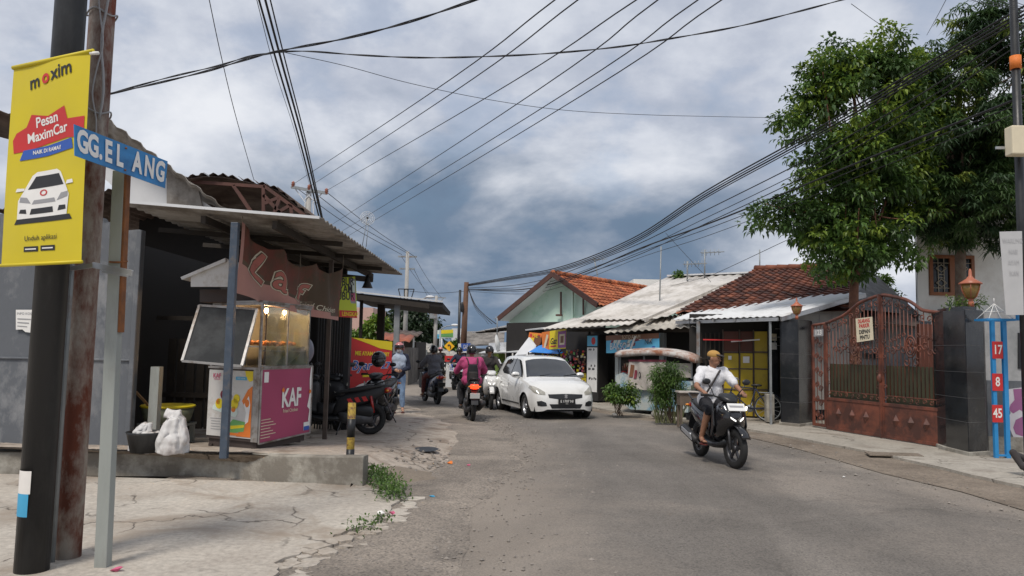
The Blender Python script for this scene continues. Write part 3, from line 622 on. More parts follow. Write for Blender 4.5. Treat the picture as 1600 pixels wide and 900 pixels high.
M('white_sheet', (.62, .63, .64), .6, .08, scale=2, bump=.1)
M('dark_wood', (.035, .028, .022), .85, .35, scale=7, bump=.3); M('dark_inside', (.022, .02, .019), .95, .3); M('blue_grey_paint', (.05, .07, .1), .5, .2, scale=10, bump=.2, dirt=(.12, .1, .08), damt=.2, dscale=5)  # near-black inside colour paints the gloom of unlit rooms
M('brown_steel', (.1, .075, .06), .7, .3, scale=8, bump=.3); M('truss_red', (.1, .045, .035), .8, .3)
# building that holds the food stall: grey wall, dark room, roof sheets
t = thing('stall_building', 'grey plastered building with a dark open room behind the food cart', 'building', (-5.6, 10.4, .28))
xr = A(207, 560, 10.25).x
g = MB(); wl = [(-11, 3.42), (-6.9, 3.4), (-6.2, 3.36), (xr - .55, 3.38), (xr - .5, 3.3), (xr - .3, 3.33), (xr - .22, 3.2), (xr, 3.22)]
g.prism([(-11, 10.25, .2)] + [(x, 10.25, z) for x, z in wl] + [(xr, 10.25, .2)], (0, .16, 0)); obj('front_wall', g, 'plaster_grey', t)
g = MB(); g.bbox(xr - .02, xr + .045, 10.2, 10.245, .25, 3.2); g.bbox(-11, xr - .03, 10.225, 10.246, 1.42, 1.45); obj('wall_edge', g, 'plaster_grey', t, bevel=.01)
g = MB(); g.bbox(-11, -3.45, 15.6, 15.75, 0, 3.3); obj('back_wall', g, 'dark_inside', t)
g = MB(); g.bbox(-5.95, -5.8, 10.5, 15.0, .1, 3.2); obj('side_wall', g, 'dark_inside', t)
g = MB()
for i in range(9): g.bbox(-5.6 + i * .16, -5.48 + i * .16, 12.4, 12.45, .3, 1.75)
g.bbox(-5.8, -4.1, 12.36, 12.4, .8, .88); g.bbox(-5.8, -4.1, 12.36, 12.4, 2.05, 2.12)
obj('timber_fence', g, 'dark_wood', t)
g = MB(); g.bbox(-4.9, -4.78, 10.35, 10.47, .28, 1.35); obj('timber_post', g, 'grey_post', t)
# upper roof
g = MB(); corr(g, A(80, 118, 9.9), A(353, 326, 10.0), A(353, 332, 10.9), A(80, 190, 10.9), .25, .02, 2)
obj('upper_roof', g, 'asbestos', t)
g = MB(); corr(g, A(-60, 170, 9.8), A(80, 180, 9.8), A(80, 215, 12.0), A(-60, 215, 12.0), .25, .02, 2); obj('side_roof', g, 'rusty_sheet', t)
g = MB(); g.prism([A(148, 215, 10.3), A(200, 240, 10.3), A(338, 328, 10.3), A(200, 318, 10.3), A(170, 285, 10.3), A(148, 268, 10.3)], (0, .03, 0)); obj('gable_sheet', g, 'white_sheet', t)
g = MB(); g.prism([A(262, 262, 10.28), A(310, 292, 10.28), A(318, 326, 10.28), A(262, 322, 10.28)], (0, -.03, 0)); obj('patch_sheet', g, 'asbestos', t)
# canopy over the cart
E0 = A(506, 343, 9.3); E1 = Vector((A(629, 430, 16.2).x, 16.2, E0.z)); B0 = A(198, 318, 9.3); B1 = Vector((B0.x - .2, 16.2, B0.z))
t2 = thing('canopy', 'low corrugated canopy with white front edge over the food cart', 'canopy', (E0.x, 9.3, E0.z))
g = MB(); corr(g, E0, E1, B1, B0, .21, .02, 4, .0); obj('roof_sheet', g, 'asbestos', t2)
g = MB(); g.beam(B0 + Vector((0, -.02, .02)), E0 + Vector((-.05, -.02, .02)), .02, .035); obj('fascia', g, 'white_sheet', t2)
g = MB()
for xx in (-3.0, -3.9): g.beam((xx, 9.4, 3.15 + (-2.4 - xx) * .055), (xx, 16.1, 3.15 + (-2.4 - xx) * .055), .06, .1)
for yy in (11, 12.6, 14.4): g.beam((-5.2, yy, 3.33), (-2.5, yy, 3.17), .05, .07)
obj('beam', g, 'dark_wood', t2)
pb = G(350, 711, .34)
g = MB(); g.bbox(pb.x - .045, pb.x + .045, pb.y - .04, pb.y + .04, .3, 3.18)
p_ = obj('post', g, 'blue_grey_paint', t2, bevel=.006)
g = MB(); pq = G(507, 688, .12); g.bbox(pq.x - .035, pq.x + .035, pq.y - .03, pq.y + .03, .05, 3.12); obj('post', g, 'brown_steel', t2, bevel=.005)
g = MB(); g.beam(A(532, 432, 14.3), A(582, 437, 14.6), .1, .1); obj('bracket_beam', g, 'dark_wood', t2)
# arched truss roof behind
t = thing('truss_roof', 'dark arched corrugated roof on rusty steel trusses, above the canopy', 'roof', (-7, 16, 3.4))
arc = [(285, 276), (318, 271), (348, 272), (372, 277), (396, 282), (414, 287), (432, 293), (448, 305), (462, 317), (482, 334)]
g = MB()
P0 = [A(x, y, 16 + .1 * i) for i, (x, y) in enumerate(arc)]
for a, b in zip(P0, P0[1:]): corr(g, a, b, b + Vector((-.1, 6, -.05)), a + Vector((-.1, 6, -.05)), .2, .03, 2)
[g.slab(a + Vector((0, .05, -.045)), b + Vector((0, .05, -.045)), b + Vector((-.1, 6, -.1)), a + Vector((-.1, 6, -.1)), .02) for a, b in zip(P0, P0[1:])]; corr(g, P0[0], P0[0] + Vector((-4, 0, -.8)), P0[0] + Vector((-4, 6, -.8)), P0[0] + Vector((0, 6, 0)), .2, .03, 2)
obj('roof_sheet', g, 'rusty_sheet', t)
g = MB(); q = lambda x, y: A(x, y, 16.3)
for a, b in (((412, 290), (412, 336)), ((412, 290), (478, 338)), ((412, 336), (480, 338)), ((414, 318), (438, 308)), ((438, 308), (428, 336)), ((428, 336), (455, 320)), ((455, 320), (456, 338)), ((300, 284), (412, 292)), ((365, 290), (392, 330)), ((412, 305), (440, 335))):
    g.beam(q(*a), q(*b), .07, .07)
obj('truss', g, 'truss_red', t)
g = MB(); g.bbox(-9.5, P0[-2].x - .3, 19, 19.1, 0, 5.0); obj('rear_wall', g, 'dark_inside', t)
# notice on the grey wall
pn = Panel(A(25, 484, 10.22), A(52, 484, 10.22), A(50, 520, 10.22), A(25, 517, 10.22)); g = MB(); g.prism([pn.P(0, .06), pn.P(.4, .1), pn.P(.6, 0), pn.P(1, 0), pn.P(1, 1), pn.P(0, 1)], pn.n * .003)
t = tag(obj('paper_notice', g, 'ink_white', loc=tuple(pn.P(.5, 0))), 'small torn white paper notice pasted on the grey wall', 'notice')
pn.text('ink_grey', 'INFO KOS', .5, .82, .045, .006, .01); pn.rect('ink_grey', .1, .9, .55, .6, .006); pn.rect('ink_grey', .1, .8, .38, .43, .006); pn.rect('ink_grey', .1, .7, .22, .26, .006); pn.finish(t, 'lettering')
# ------------------------------------------------------------------ food cart
M('cart_alu', (.36, .35, .34), .4, .15, metal=.4, bump=.1, dirt=(.17, .13, .1), damt=.35, dscale=4)
M('cart_brown', (.06, .045, .04), .7, .3); M('cart_white', (.6, .59, .57), .5, .06, dirt=(.4, .36, .3), damt=.25, dscale=3)
M('cart_pink', (.36, .055, .13), .45, .08, scale=1.5, bump=.05)
M('tray_metal', (.45, .45, .44), .35, .1, metal=.7); M('fried', (.4, .16, .05), .8, .4, scale=20, bump=.8, bscale=50)
glass_mat('cart_glass', (.82, .86, .82), .05, .3); glass_mat('dark_glass', (.1, .11, .11), .35, -.35)
C0 = G(400, 703, .3); C0.z = .3; CR = G(486, 691, .24); CL = G(297, 692, .3)
fx = (Vector((CL.x, CL.y, 0)) - Vector((C0.x, C0.y, 0))).normalized(); fy = Vector((-fx.y, fx.x, 0)); fy = fy if fy.y > 0 else -fy
fy2 = (Vector((CR.x, CR.y, 0)) - Vector((C0.x, C0.y, 0))).normalized(); wl_ = .93; ln = 1.28
t = thing('food_cart', 'lit glass fronted food cart with white and pink KAF panels', 'food cart', (C0.x, C0.y, .3))
def cp(a, b, z): return Vector((C0.x, C0.y, z)) + fx * a + fy2 * b
def hbox(g, a0, a1, b0, b1, z0, z1):
    g.prism([cp(a0, b0, z0), cp(a1, b0, z0), cp(a1, b1, z0), cp(a0, b1, z0)], (0, 0, z1 - z0))
zb, zm, zt = A(400, 694, C0.y).z, A(400, 578, C0.y).z, A(400, 474, C0.y).z
g = MB(); hbox(g, 0, wl_, 0, ln, zb + .02, zm); hbox(g, .02, wl_ - .02, .03, ln - .03, zb - .09, zb + .02); obj('cabinet', g, 'cart_brown', t)
g = MB(); hbox(g, -.012, .10, -.012, .0, zb + .02, zm + .01); hbox(g, -.014, .0, -.01, .12, zb + .02, zm + .01); hbox(g, -.02, wl_ + .02, -.02, ln + .01, zm, zm + .03)
for a in (0, wl_ - .03):
    for b in (0, ln - .05): hbox(g, a, a + .035, b, b + .035, zm + .03, zt)
hbox(g, -.01, wl_ + .01, -.01, .03, zt - .02, zt + .02); hbox(g, -.01, .03, 0, ln, zt - .02, zt + .02); hbox(g, 0, wl_, ln - .04, ln, zt - .02, zt + .02); hbox(g, wl_ - .03, wl_, 0, ln, zt - .02, zt + .02)
hbox(g, -.005, .025, ln * .5, ln * .5 + .03, zm, zt); hbox(g, 0, .02, .03, ln, zm + .03, zm + .06)
obj('frame', g, 'cart_alu', t, bevel=.003)
for a, b in ((.05, .05), (wl_ - .08, .05), (.05, ln - .15), (wl_ - .08, ln - .15)):
    g = MB(); g.beam(cp(a, b, zb - .05), cp(a, b, .27), .06, .06); g.beam(cp(a, b - .06, zb - .07), cp(a, b + .12, zb - .07), .05, .03); obj('leg', g, 'cart_brown', t)
g = MB(); hbox(g, -.004, 0.0, .13, ln * .5, zm + .05, zt - .03); hbox(g, -.004, 0, ln * .5 + .04, ln - .03, zm + .05, zt - .03); obj('glass_pane', g, 'cart_glass', t)
g = MB(); hbox(g, .03, wl_ - .05, ln - .012, ln - .008, zm + .03, zt); hbox(g, wl_ - .02, wl_ - .012, .35, ln - .05, zm + .03, zt); obj('rear_pane', g, M('steamy_pane', (.3, .3, .26), .4, .2, bump=0), t)
g = MB(); hbox(g, .06, .7, .08, ln - .06, zm + .3, zm + .315); hbox(g, .04, .5, .6, ln - .06, zm + .24, zm + .255)
g.prism([cp(.05, .75, zm + .04), cp(.3, .75, zm + .04), cp(.3, 1.2, zm + .28), cp(.05, 1.2, zm + .28)], (0, 0, .01)); obj('tray', g, 'tray_metal', t)
g = MB(); rnd = random.Random(5)
for i in range(34):
    p = cp(rnd.uniform(.08, .4), rnd.uniform(.1, ln - .1), zm + .34 + rnd.uniform(0, .025)); g.ell(p, (rnd.uniform(.035, .06), rnd.uniform(.03, .05), rnd.uniform(.02, .035)), 8, 6, Matrix.Rotation(rnd.random() * 3, 3, 'Z'))
tag(obj('fried_food', g, 'fried', loc=tuple(cp(.25, .6, zm + .32))), 'heap of golden fried food on the tray behind the cart glass', 'fried food', kind='stuff')
M('bulb', (1, .8, .5), .3, 0, bump=0, emit=(1, .62, .25), estr=14)
for a, b in ((.16, .3), (.2, .82)):
    g = MB(); q = cp(a, b, zt - .075); g.ell(q, (.03, .03, .04), 12, 8); lb = obj('bulb', g, 'bulb', t)
    g = MB(); g.cyl(q + Vector((0, 0, .03)), q + Vector((0, 0, .075)), .016); obj('lamp_holder', g, 'ink_black', lb)
    ld = bpy.data.lights.new('bulb_light', 'POINT'); ld.energy = 10; ld.color = (1, .6, .28); ld.shadow_soft_size = .05; lo = bpy.data.objects.new('bulb_light', ld); COL.objects.link(lo); lo.location = q + Vector((0, 0, -.06))
g = MB(); hbox(g, .05, .4, ln * .48, ln * .5, zt - .1, zt - .09); g.tube([cp(.1, ln * .55, zt - .02), cp(.1, ln * .55, zt - .3)], .006, 6); obj('inner_rail', g, 'cart_alu', t)
# flap window propped open on the near side
zf = zt - .0; a0, a1 = .0, wl_
u0 = cp(.09, -.01, zf - .02); u1 = cp(wl_ + .0, -.01, zf - .02); l0 = A(331, 570, C0.y - .42); l1 = A(284, 563, C0.y - .42 - .02)
l0 = u0 + (l0 - u0); g = MB()
top0 = A(402, 483, C0.y - .01); top1 = A(312, 477, C0.y); b0 = A(378, 572, C0.y - .40); b1 = A(285, 564, C0.y - .38)
for a, b in ((top0, top1), (top1, b1), (b1, b0), (b0, top0)): g.beam(a, b, .035, .03)
fl = obj('flap_frame', g, 'cart_alu', t)
g = MB(); g.prism([top0, top1, b1, b0], (0, .006, .002)); obj('flap_glass', g, M('flap_tint', (.022, .024, .026), .85, .3, scale=1.5, bump=0, dirt=(.045, .048, .05), damt=.3, dscale=2), fl)
g = MB(); g.prism([A(312, 452, C0.y + .2), A(400, 452, C0.y + .2), A(400, 472, C0.y + .2), A(312, 472, C0.y + .2)], (0, .3, 0)); obj('upper_board', g, 'cart_brown', t); g = MB(); hbox(g, -.02, wl_ + .02, -.02, ln + .02, zt + .021, zt + .04); obj('roof_board', g, 'cart_alu', t)
g = MB(); g.prism([A(298, 448, C0.y), A(298, 430, C0.y), A(284, 432, C0.y), A(352, 404, C0.y), A(400, 420, C0.y), A(400, 448, C0.y)], (0, .03, 0)); g.prism([A(282, 433, C0.y - .05), A(352, 403, C0.y - .05), A(352, 409, C0.y - .05), A(284, 437, C0.y - .05)], (0, .6, 0)); obj('roof_gable', g, 'cart_white', t)
# printed panels
def cartpanel(name, P, base, th=.008):
    g = MB(); g.prism([P.P(0, 0, -.002), P.P(1, 0, -.002), P.P(1, 1, -.002), P.P(0, 1, -.002)], P.n * -th); return obj(name, g, base, t)
P1 = Panel(cp(wl_, -.014, zm - .02), cp(.1, -.014, zm - .02), cp(.1, -.014, zb + .06), cp(wl_, -.014, zb + .06)); 
b = cartpanel('white_panel', P1, 'cart_white')
P1.text('ink_pink', 'KAF', .19, .91, .085, bold=.02); P1.rect('ink_pink', .12, .26, .855, .865)
P1.poly('ink_yellow', [(.82, 1), (1, 1), (1, .86), (.93, .84), (.85, .9)]); P1.rect('ink_lightblue', .62, .87, .86, .91); P1.text('ink_white', 'FRIED CHICKEN', .745, .885, .02)
P1.poly('ink_orange', [(.78, .55), (.9, .72), (1, .78), (1, .02), (.68, .02), (.85, .2), (.9, .4)]); P1.poly('ink_white', [(.83, .5), (.93, .63), (.97, .5), (.94, .25), (.86, .2), (.88, .38)], .005); P1.disc('ink_orange', .9, .52, .04, .006, 1, 1.3)
P1.poly('ink_pale', [(.12, .4), (.65, .3), (.7, .36), (.62, .55), (.3, .55), (.13, .46)])
for u, v, r_, m_ in ((.27, .49, .07, 'ink_yellow'), (.36, .63, .06, 'ink_maroon'), (.36, .6, .04, 'ink_brown'), (.47, .6, .065, 'ink_orange'), (.45, .48, .07, 'ink_brown'), (.47, .46, .045, 'ink_red'), (.62, .5, .07, 'ink_yellow'), (.66, .58, .06, 'ink_yellow'), (.25, .52, .04, 'ink_orange'), (.6, .42, .04, 'ink_orange')): P1.disc(m_, u, v, r_, .005)
P1.poly('ink_green', [(.55, .06), (.85, .1), (.88, .24), (.6, .27), (.53, .2)], .005); P1.poly('ink_yellow', [(.56, .12), (.85, .16), (.86, .2), (.55, .17)], .006); P1.rect('ink_orange', .55, .8, .03, .07, .006)
for k in range(5): P1.rect('ink_grey', .1 if k else .08, .34 - .03 * (k % 2), .26 - .04 * k, .268 - .04 * k); 
P1.finish(b, 'print')
P2 = Panel(cp(-.02, .02, zm + .03), cp(-.02, ln + .06, zm + .03), cp(-.02, ln + .06, zb + .02), cp(-.02, .02, zb + .0))
b = cartpanel('pink_panel', P2, 'cart_pink')
g = MB(); e_ = .012
for q0, q1 in (((0, 0), (1, 0)), ((1, 0), (1, 1)), ((1, 1), (0, 1)), ((0, 1), (0, 0))): g.beam(P2.P(*q0, .004), P2.P(*q1, .004), .02, .02)
obj('panel_trim', g, 'cart_alu', b)
P2.text('ink_white', 'KAF', .58, .55, .36, .006, .03, sx=.8); P2.text('ink_cream', 'Fried Chicken', .57, .38, .07, .006, .01); P2.poly('ink_orange', [(.38, .68), (.42, .72), (.44, .67), (.41, .64)], .007); P2.poly('ink_pink', [(.74, .7), (.76, .73), (.77, .68)], .007)
P2.rect('ink_white', .05, .13, .8, .94); P2.poly('ink_white', [(.92, .4), (.965, .6), (.95, .8), (.97, 1), (1, 1), (1, .05), (.95, .2), (.97, .35)]); P2.rect('ink_blue', .86, .975, .05, .11, .006); P2.rect('ink_white', .855, .98, .05, .17, .004)
P2.disc('ink_orange', .965, .62, .03, .008)
for k in range(7): P2.rect('ink_cream', .03, .2 + .05 * (k % 3), .3 - .04 * k, .31 - .04 * k)
P2.finish(b, 'print')
# grey helmet-like fan cover behind the cart
g = MB(); g.ell(A(474, 548, C0.y + 1.55), (.16, .16, .22), 20, 14); M('grey_plastic', (.16, .16, .2), .3, .1, bump=0)
tag(obj('helmet', g, 'grey_plastic'), 'rounded grey helmet-like cover resting behind the right end of the food cart', 'helmet')
# faded banner under the canopy
M('banner_faded', (.17, .05, .035), .85, .35, scale=1.6, bump=.4, bscale=8, dirt=(.075, .05, .03), damt=.5, dscale=1.3)
M('banner_rose', (.42, .22, .18), .8, .12, scale=2, bump=.3, bscale=8, dirt=(.4, .2, .17), damt=.45, dscale=2.2)
M('banner_dirt', (.1, .07, .045), .85, .4, scale=3, bump=.2)
PB = Panel(A(376, 346, 9.5), A(536, 418, 12.3), A(533, 501, 12.3), A(366, 457, 9.5))
PB.warp = lambda u, v: .05 * math.sin(u * 17 + v * 2) * (1 - v * .5) + .03 * math.sin(u * 41) * v
sag = lambda u: -.13 * math.sin(PI * min(1, u * 1.0)) - .1 * abs(math.sin(u * 3 * PI)) 
old = PB.P
def PBP(u, v, off=0):
    p = old(u, v, off); return p + Vector((0, 0, sag(u) * v * 1.2 - (.06 * math.sin(PI * u)) * (1 - v)))
PB.P = PBP
t = thing('hanging_banner', 'large faded brown and pink cloth banner sagging under the canopy edge', 'banner', tuple(PB.P(.5, 0)))
g = MB(); g.smooth = True; K1, K2 = 60, 14
g.add([PB.P(i / K1, j / K2) for j in range(K2 + 1) for i in range(K1 + 1)], [(j * (K1 + 1) + i, j * (K1 + 1) + i + 1, (j + 1) * (K1 + 1) + i + 1, (j + 1) * (K1 + 1) + i) for j in range(K2) for i in range(K1)])
for k_, f_ in enumerate(g.f):
    j, i = divmod(k_, K1); u, v = (i + .5) / K1, (j + .5) / K2
    lim = .42 - .05 * u - .28 * u * u * (3 - 2 * u) + .03 * math.sin(u * 4)
    g.m[k_] = 1 if (v < lim or u < .025) else (2 if (v < lim + .07 and u < .95) else 0)
obj('cloth', g, ['banner_faded', 'banner_rose', 'banner_dirt'], t)
M('print_cream', (.6, .55, .42), .85, .15, dirt=(.4, .34, .24), damt=.3, dscale=3); M('print_rose', (.42, .14, .11), .85, .2, dirt=(.3, .1, .08), damt=.4, dscale=3)
for s_, u_, v_, sz, ro, sx_, sh_ in (('L', .15, .60, .66, -.25, 1.35, .3), ('a', .35, .50, .56, -.15, 1.25, 0), ('f', .53, .46, .52, -.3, 1.6, .2)):
    PB.text('print_cream', s_, u_, v_, sz, .005, .06, shear=sh_, rot=ro, sx=sx_); PB.text('banner_dirt', s_, u_, v_, sz, .008, .035, shear=sh_, rot=ro, sx=sx_); PB.text('print_rose', s_, u_, v_, sz, .011, .015, shear=sh_, rot=ro, sx=sx_)
PB.text('print_cream', 'Fried Chicken', .74, .2, .15, .006, .004, shear=.3, sx=1.3)
PB.finish(t, 'lettering')
g = MB(); M('old_rope', (.2, .17, .13), .9, .2)
g.tube([PB.P(0, 1), PB.P(0, 1) + Vector((0, 0, .12))], .006, 6); g.tube([PB.P(1, 1), PB.P(1, 1) + Vector((0, 0, .2))], .006, 6); g.tube([PB.P(.55, 1), PB.P(.55, 1) + Vector((0, 0, .2))], .006, 6); obj('tie_cord', g, 'old_rope', t)
# bins and sacks at the wall's foot
def sack(px, py, w_, h_, seed, lab, y=None):
    p = G(px, py, .33); rn = random.Random(seed); g = MB(); secs = []
    for k in range(34):
        v = k / 33; r_ = w_ * (1.0 + .12 * math.sin(v * 5)) * (1 - v ** 3 * .62) ; z = .33 + h_ * v
        secs.append([Vector((p.x + r_ * (math.cos(a) + .12 * noise.noise(Vector((math.cos(a) * 2, math.sin(a) * 2, v * 4 + seed)))) + .03 * v * seed % .05, p.y + .16 + r_ * .7 * (math.sin(a) + .22 * noise.noise(Vector((math.cos(a) * 3, math.sin(a) * 3, v * 5 + seed)))), z + .03 * noise.noise(Vector((a, v * 3, seed))))) for a in [2 * PI * j / 56 for j in range(56)]])
    g.loft(secs); wrinkle(g, .035, 6.0, seed, (1.4, 1.4, .3)); wrinkle(g, .008, 20.0, seed, (1, 1, .5)); return tag(obj('sack', g, M('woven_white', (.62, .61, .6), .75, .1, scale=4, bump=.8, bscale=9, dirt=(.42, .38, .36), damt=.3)), lab, 'sack')
sack(258, 711, .165, .52, 2, 'tall tied white woven sack standing on the wall by the cart')
sack(212, 708, .15, .34, 5, 'slumped white plastic sack lying on the black tub')
p = G(213, 710, .33); g = MB(); g.lathe([(.17, 0), (.22, .22), (.235, .25), (.22, .25), (.16, .02)], (p.x, p.y + .22, .33), n=24)
tag(obj('tub', g, 'black_paint'), 'black plastic tub under the slumped white sack', 'tub')
p = A(262, 650, 11); t = thing('basin_stand', 'greenish basin with yellow rim on a low timber stand inside the dark room', 'basin', (p.x, 11, .3))
g = MB(); zt_ = A(262, 634, 11).z; g.lathe([(.3, zt_ - .24), (.36, zt_ - .02), (.34, zt_ - .02), (.28, zt_ - .2)], (p.x, 11, 0), n=26); obj('basin', g, M('sage', (.2, .22, .15), .6), t)
g = MB(); g.lathe([(.355, zt_ - .02), (.375, zt_ - .005), (.36, zt_ + .015), (.34, zt_)], (p.x, 11, 0), n=26); obj('rim', g, 'ink_yellow', t)
g = MB(); g.bbox(p.x - .34, p.x + .34, 10.8, 11.2, zt_ - .27, zt_ - .24)
for a in (-.3, .3):
    for b in (-.15, .15): g.bbox(p.x + a - .03, p.x + a + .03, 11 + b - .03, 11 + b + .03, .25, zt_ - .27)
obj('stand', g, 'grey_post', t)
g = MB(); g.beam(A(236, 638, 10.9), A(212, 612, 10.9), .03, .03); tag(obj('wooden_stick', g, M('stick', (.28, .18, .1), .8)), 'short wooden stick leaning out of the yellow rimmed basin', 'stick')
# striped bollard
p = G(545, 712, .37); g = MB(); zz_ = [.3, A(545, 684, p.y).z, A(545, 655, p.y).z, A(545, 630, p.y).z]
M('bollard_yellow', (.42, .29, .04), .7, .25, scale=12, bump=.3, dirt=(.12, .05, .03), damt=.4, dscale=11)
t = thing('bollard', 'short pipe bollard banded rusty yellow and black at the wall end', 'bollard', (p.x, p.y, .3))
g.cyl((p.x, p.y + .08, .05), (p.x, p.y + .08, zz_[3] - .0), .048, 18); obj('pipe', g, 'bollard_yellow', t)
g = MB(); g.cyl((p.x, p.y + .08, zz_[1]), (p.x, p.y + .08, zz_[2]), .0495, 18); g.cyl((p.x, p.y + .08, .2), (p.x, p.y + .08, .44), .0495, 18); obj('black_band', g, 'black_paint', t)
# ------------------------------------------------------------------ right side of the street
def roof_slab(g, a, b, c, d, t=.05): return g.slab(a, b, c, d, t)
def tile_mat(name, c0, c1, c2, ax='X', rows=4.2, cols=5.0):
    """clay pantiles: per tile colour from a cell noise"""
    m, nt, b = new_mat(name); tc = N(nt, 'ShaderNodeUVMap'); mp = N(nt, 'ShaderNodeMapping'); L(nt, tc.outputs[0], mp.inputs[0])
    br = N(nt, 'ShaderNodeTexWhiteNoise', noise_dimensions='2D'); fl = N(nt, 'ShaderNodeVectorMath', operation='FLOOR'); L(nt, mp.outputs[0], fl.inputs[0]); L(nt, fl.outputs[0], br.inputs['Vector'])
    r = ramp(nt, [(.0, c0), (.5, c1), (1.0, c2)]); L(nt, br.outputs[0], r.inputs[0])
    n = N(nt, 'ShaderNodeTexNoise', i_Scale=1.5, i_Detail=8.0); tc2 = N(nt, 'ShaderNodeTexCoord'); L(nt, tc2.outputs['Object'], n.inputs['Vector']); rr = ramp(nt, [(.35, (.45, .42, .4)), (.65, (1.1, 1.1, 1.1))]); L(nt, n.outputs[0], rr.inputs[0])
    mx = N(nt, 'ShaderNodeMix', data_type='RGBA', blend_type='MULTIPLY', i_0=1.0); L(nt, r.outputs[0], mx.inputs[6]); L(nt, rr.outputs[0], mx.inputs[7]); L(nt, mx.outputs[2], b.inputs['Base Color']); b.inputs['Roughness'].default_value = .85
    MATS[name] = m
tile_mat('tiles_orange', (.3, .075, .03), (.42, .12, .045), (.5, .17, .07)); tile_mat('tiles_brown', (.05, .022, .018), (.12, .04, .025), (.25, .085, .045))
def tiled(name, a, b, c, d, mat, parent, pw=.24, ph=.3):
    """pantiled slope: a-b eave, d-c ridge; every course stepped, every tile humped"""
    a, b, c, d = map(Vector, (a, b, c, d)); nc = max(4, int(((b - a).length + (c - d).length) / 2 / pw)); nr = max(3, int((d - a).length / ph)); nn = (b - a).cross(d - a).normalized()
    if nn.z < 0: nn = -nn
    me = bpy.data.meshes.new(name); vs = []; fs = []; uv = []
    sub = 5
    for r in range(nr):
        for e in (0, 1):
            v = (r + e) / nr
            for i in range(nc * sub + 1):
                u = i / (nc * sub); p = a.lerp(b, u).lerp(d.lerp(c, u), v); ph_ = (i % sub) / sub * 2 * PI
                vs.append(p + nn * (.018 * math.cos(ph_) + (.035 if e == 0 else 0) + .01 * noise.noise(Vector((i // sub * 1.7, r * 1.3, 0)))))
        o = r * 2 * (nc * sub + 1); w_ = nc * sub + 1
        for i in range(nc * sub):
            fs.append((o + i, o + i + 1, o + w_ + i + 1, o + w_ + i)); uv.append((i // sub + .5, r + .5))
            if r < nr - 1: fs.append((o + w_ + i, o + w_ + i + 1, o + 2 * w_ + i + 1, o + 2 * w_ + i)); uv.append((i // sub + .5, r + 1.5))
            else: pass
        if r == 0:
            k = len(vs); q = [vs[o + i] - nn * .06 for i in range(w_)]
    k = len(vs); low = [a - nn * .05, b - nn * .05, c - nn * .05, d - nn * .05]; vs += low; fs.append((k, k + 3, k + 2, k + 1)); uv.append((.5, .5))
    im = WM(parent).inverted(); me.from_pydata([tuple(im @ v) for v in vs], [], fs); ul = me.uv_layers.new(name='UVMap')
    for p, t_ in zip(me.polygons, uv):
        p.use_smooth = False
        for li in p.loop_indices: ul.data[li].uv = t_
    me.materials.append(MATS[mat]); o = bpy.data.objects.new(name, me); COL.objects.link(o); o.parent = parent; return o
def ridge_caps(g, a, b, r=.1, step=.38):
    a = Vector(a); b = Vector(b); n = int((b - a).length / step); 
    for i in range(n): g.cyl(a.lerp(b, i / n), a.lerp(b, (i + 1.08) / n), r * 1.1, 10, r * .9)
M('white_roof', (.6, .57, .53), .75, .07, scale=2, bump=.15, dirt=(.4, .37, .33), damt=.35, dscale=.9, streak=1)
M('white_roof_new', (.66, .67, .68), .55, .05, scale=2, bump=.08, dirt=(.48, .48, .47), damt=.2)
M('beige_roof', (.45, .42, .37), .85, .12, scale=3, bump=.2, dirt=(.25, .23, .2), damt=.4)
M('plaster_white', (.76, .75, .71), .8, .05, scale=1, bump=.12, dirt=(.6, .57, .52), damt=.25, dscale=.7)
M('plaster_mint', (.5, .66, .56), .85, .06, scale=1, bump=.15, dirt=(.2, .48, .3), damt=.22, dscale=.55)
M('fascia_brown', (.09, .04, .03), .7, .3); M('yellow_door', (.46, .33, .01), .5, .12, scale=2, bump=.08, dirt=(.25, .17, .02), damt=.25)
M('door_maroon', (.09, .025, .012), .6, .2); M('block_wall', (.33, .32, .3), .9, .15, bump=.5)
M('black_tile', (.017, .019, .022), .12, .25, scale=2, bump=.03, dirt=(.05, .05, .05), damt=.25, dscale=1.5); M('tile_joint', (.12, .12, .12), .8)
M('gate_red', (.185, .058, .034), .55, .2, scale=6, bump=.15, dirt=(.075, .03, .022), damt=.45, dscale=2.5)
M('lamp_copper', (.42, .13, .07), .5, .15); M('lamp_glass', (.3, .19, .06), .25, .2, scale=12, bump=.3, bscale=30)
M('olive_sheet', (.055, .055, .03), .6, .2, scale=2, bump=.1)
# ---- tiled house with the white awning
t = thing('tiled_house', 'low house with old brown clay tile roof, yellow folding doors and a white corrugated awning', 'house', (6, 20, 0))
RLft, RRgt = A(1180, 421, 26), A(1350, 416, 23.4)
EL_, ER_ = A(1056, 489, 21.6), A(1330, 470, 18.2)
ER_.z = EL_.z
tiled('tile_roof', EL_, ER_, RRgt, RLft, 'tiles_brown', t)
g = MB(); ridge_caps(g, RLft + Vector((0, 0, .03)), RRgt + Vector((0, 0, .03)), .11); obj('ridge_tiles', g, 'tiles_brown', t)
g = MB(); bk = Vector((3.2, 2.6, -1.6)); g.slab(RLft, RRgt, RRgt + bk, RLft + bk, .08); g.beam(RRgt + Vector((.05, 0, -.05)), RRgt + Vector((1.5, .8, -1.3)), .08, .25); g.prism([RRgt, ER_, ER_ + Vector((2.8, 2.2, 0)), RRgt + Vector((1.9, 1.5, -1.2))], (0.05, -.05, 0)); obj('rear_roof', g, 'black_paint', t)
aL, aR = A(1052, 498, 20.2), A(1222, 491, 17.2); aR.z = aL.z = 2.56; tR = A(1352, 457, 19.2); tL = A(1128, 473, 23.2); tL.z = tR.z
g = MB(); corr(g, aL, aR, tR, tL, .2, .016, 3); obj('awning', g, 'white_roof_new', t)
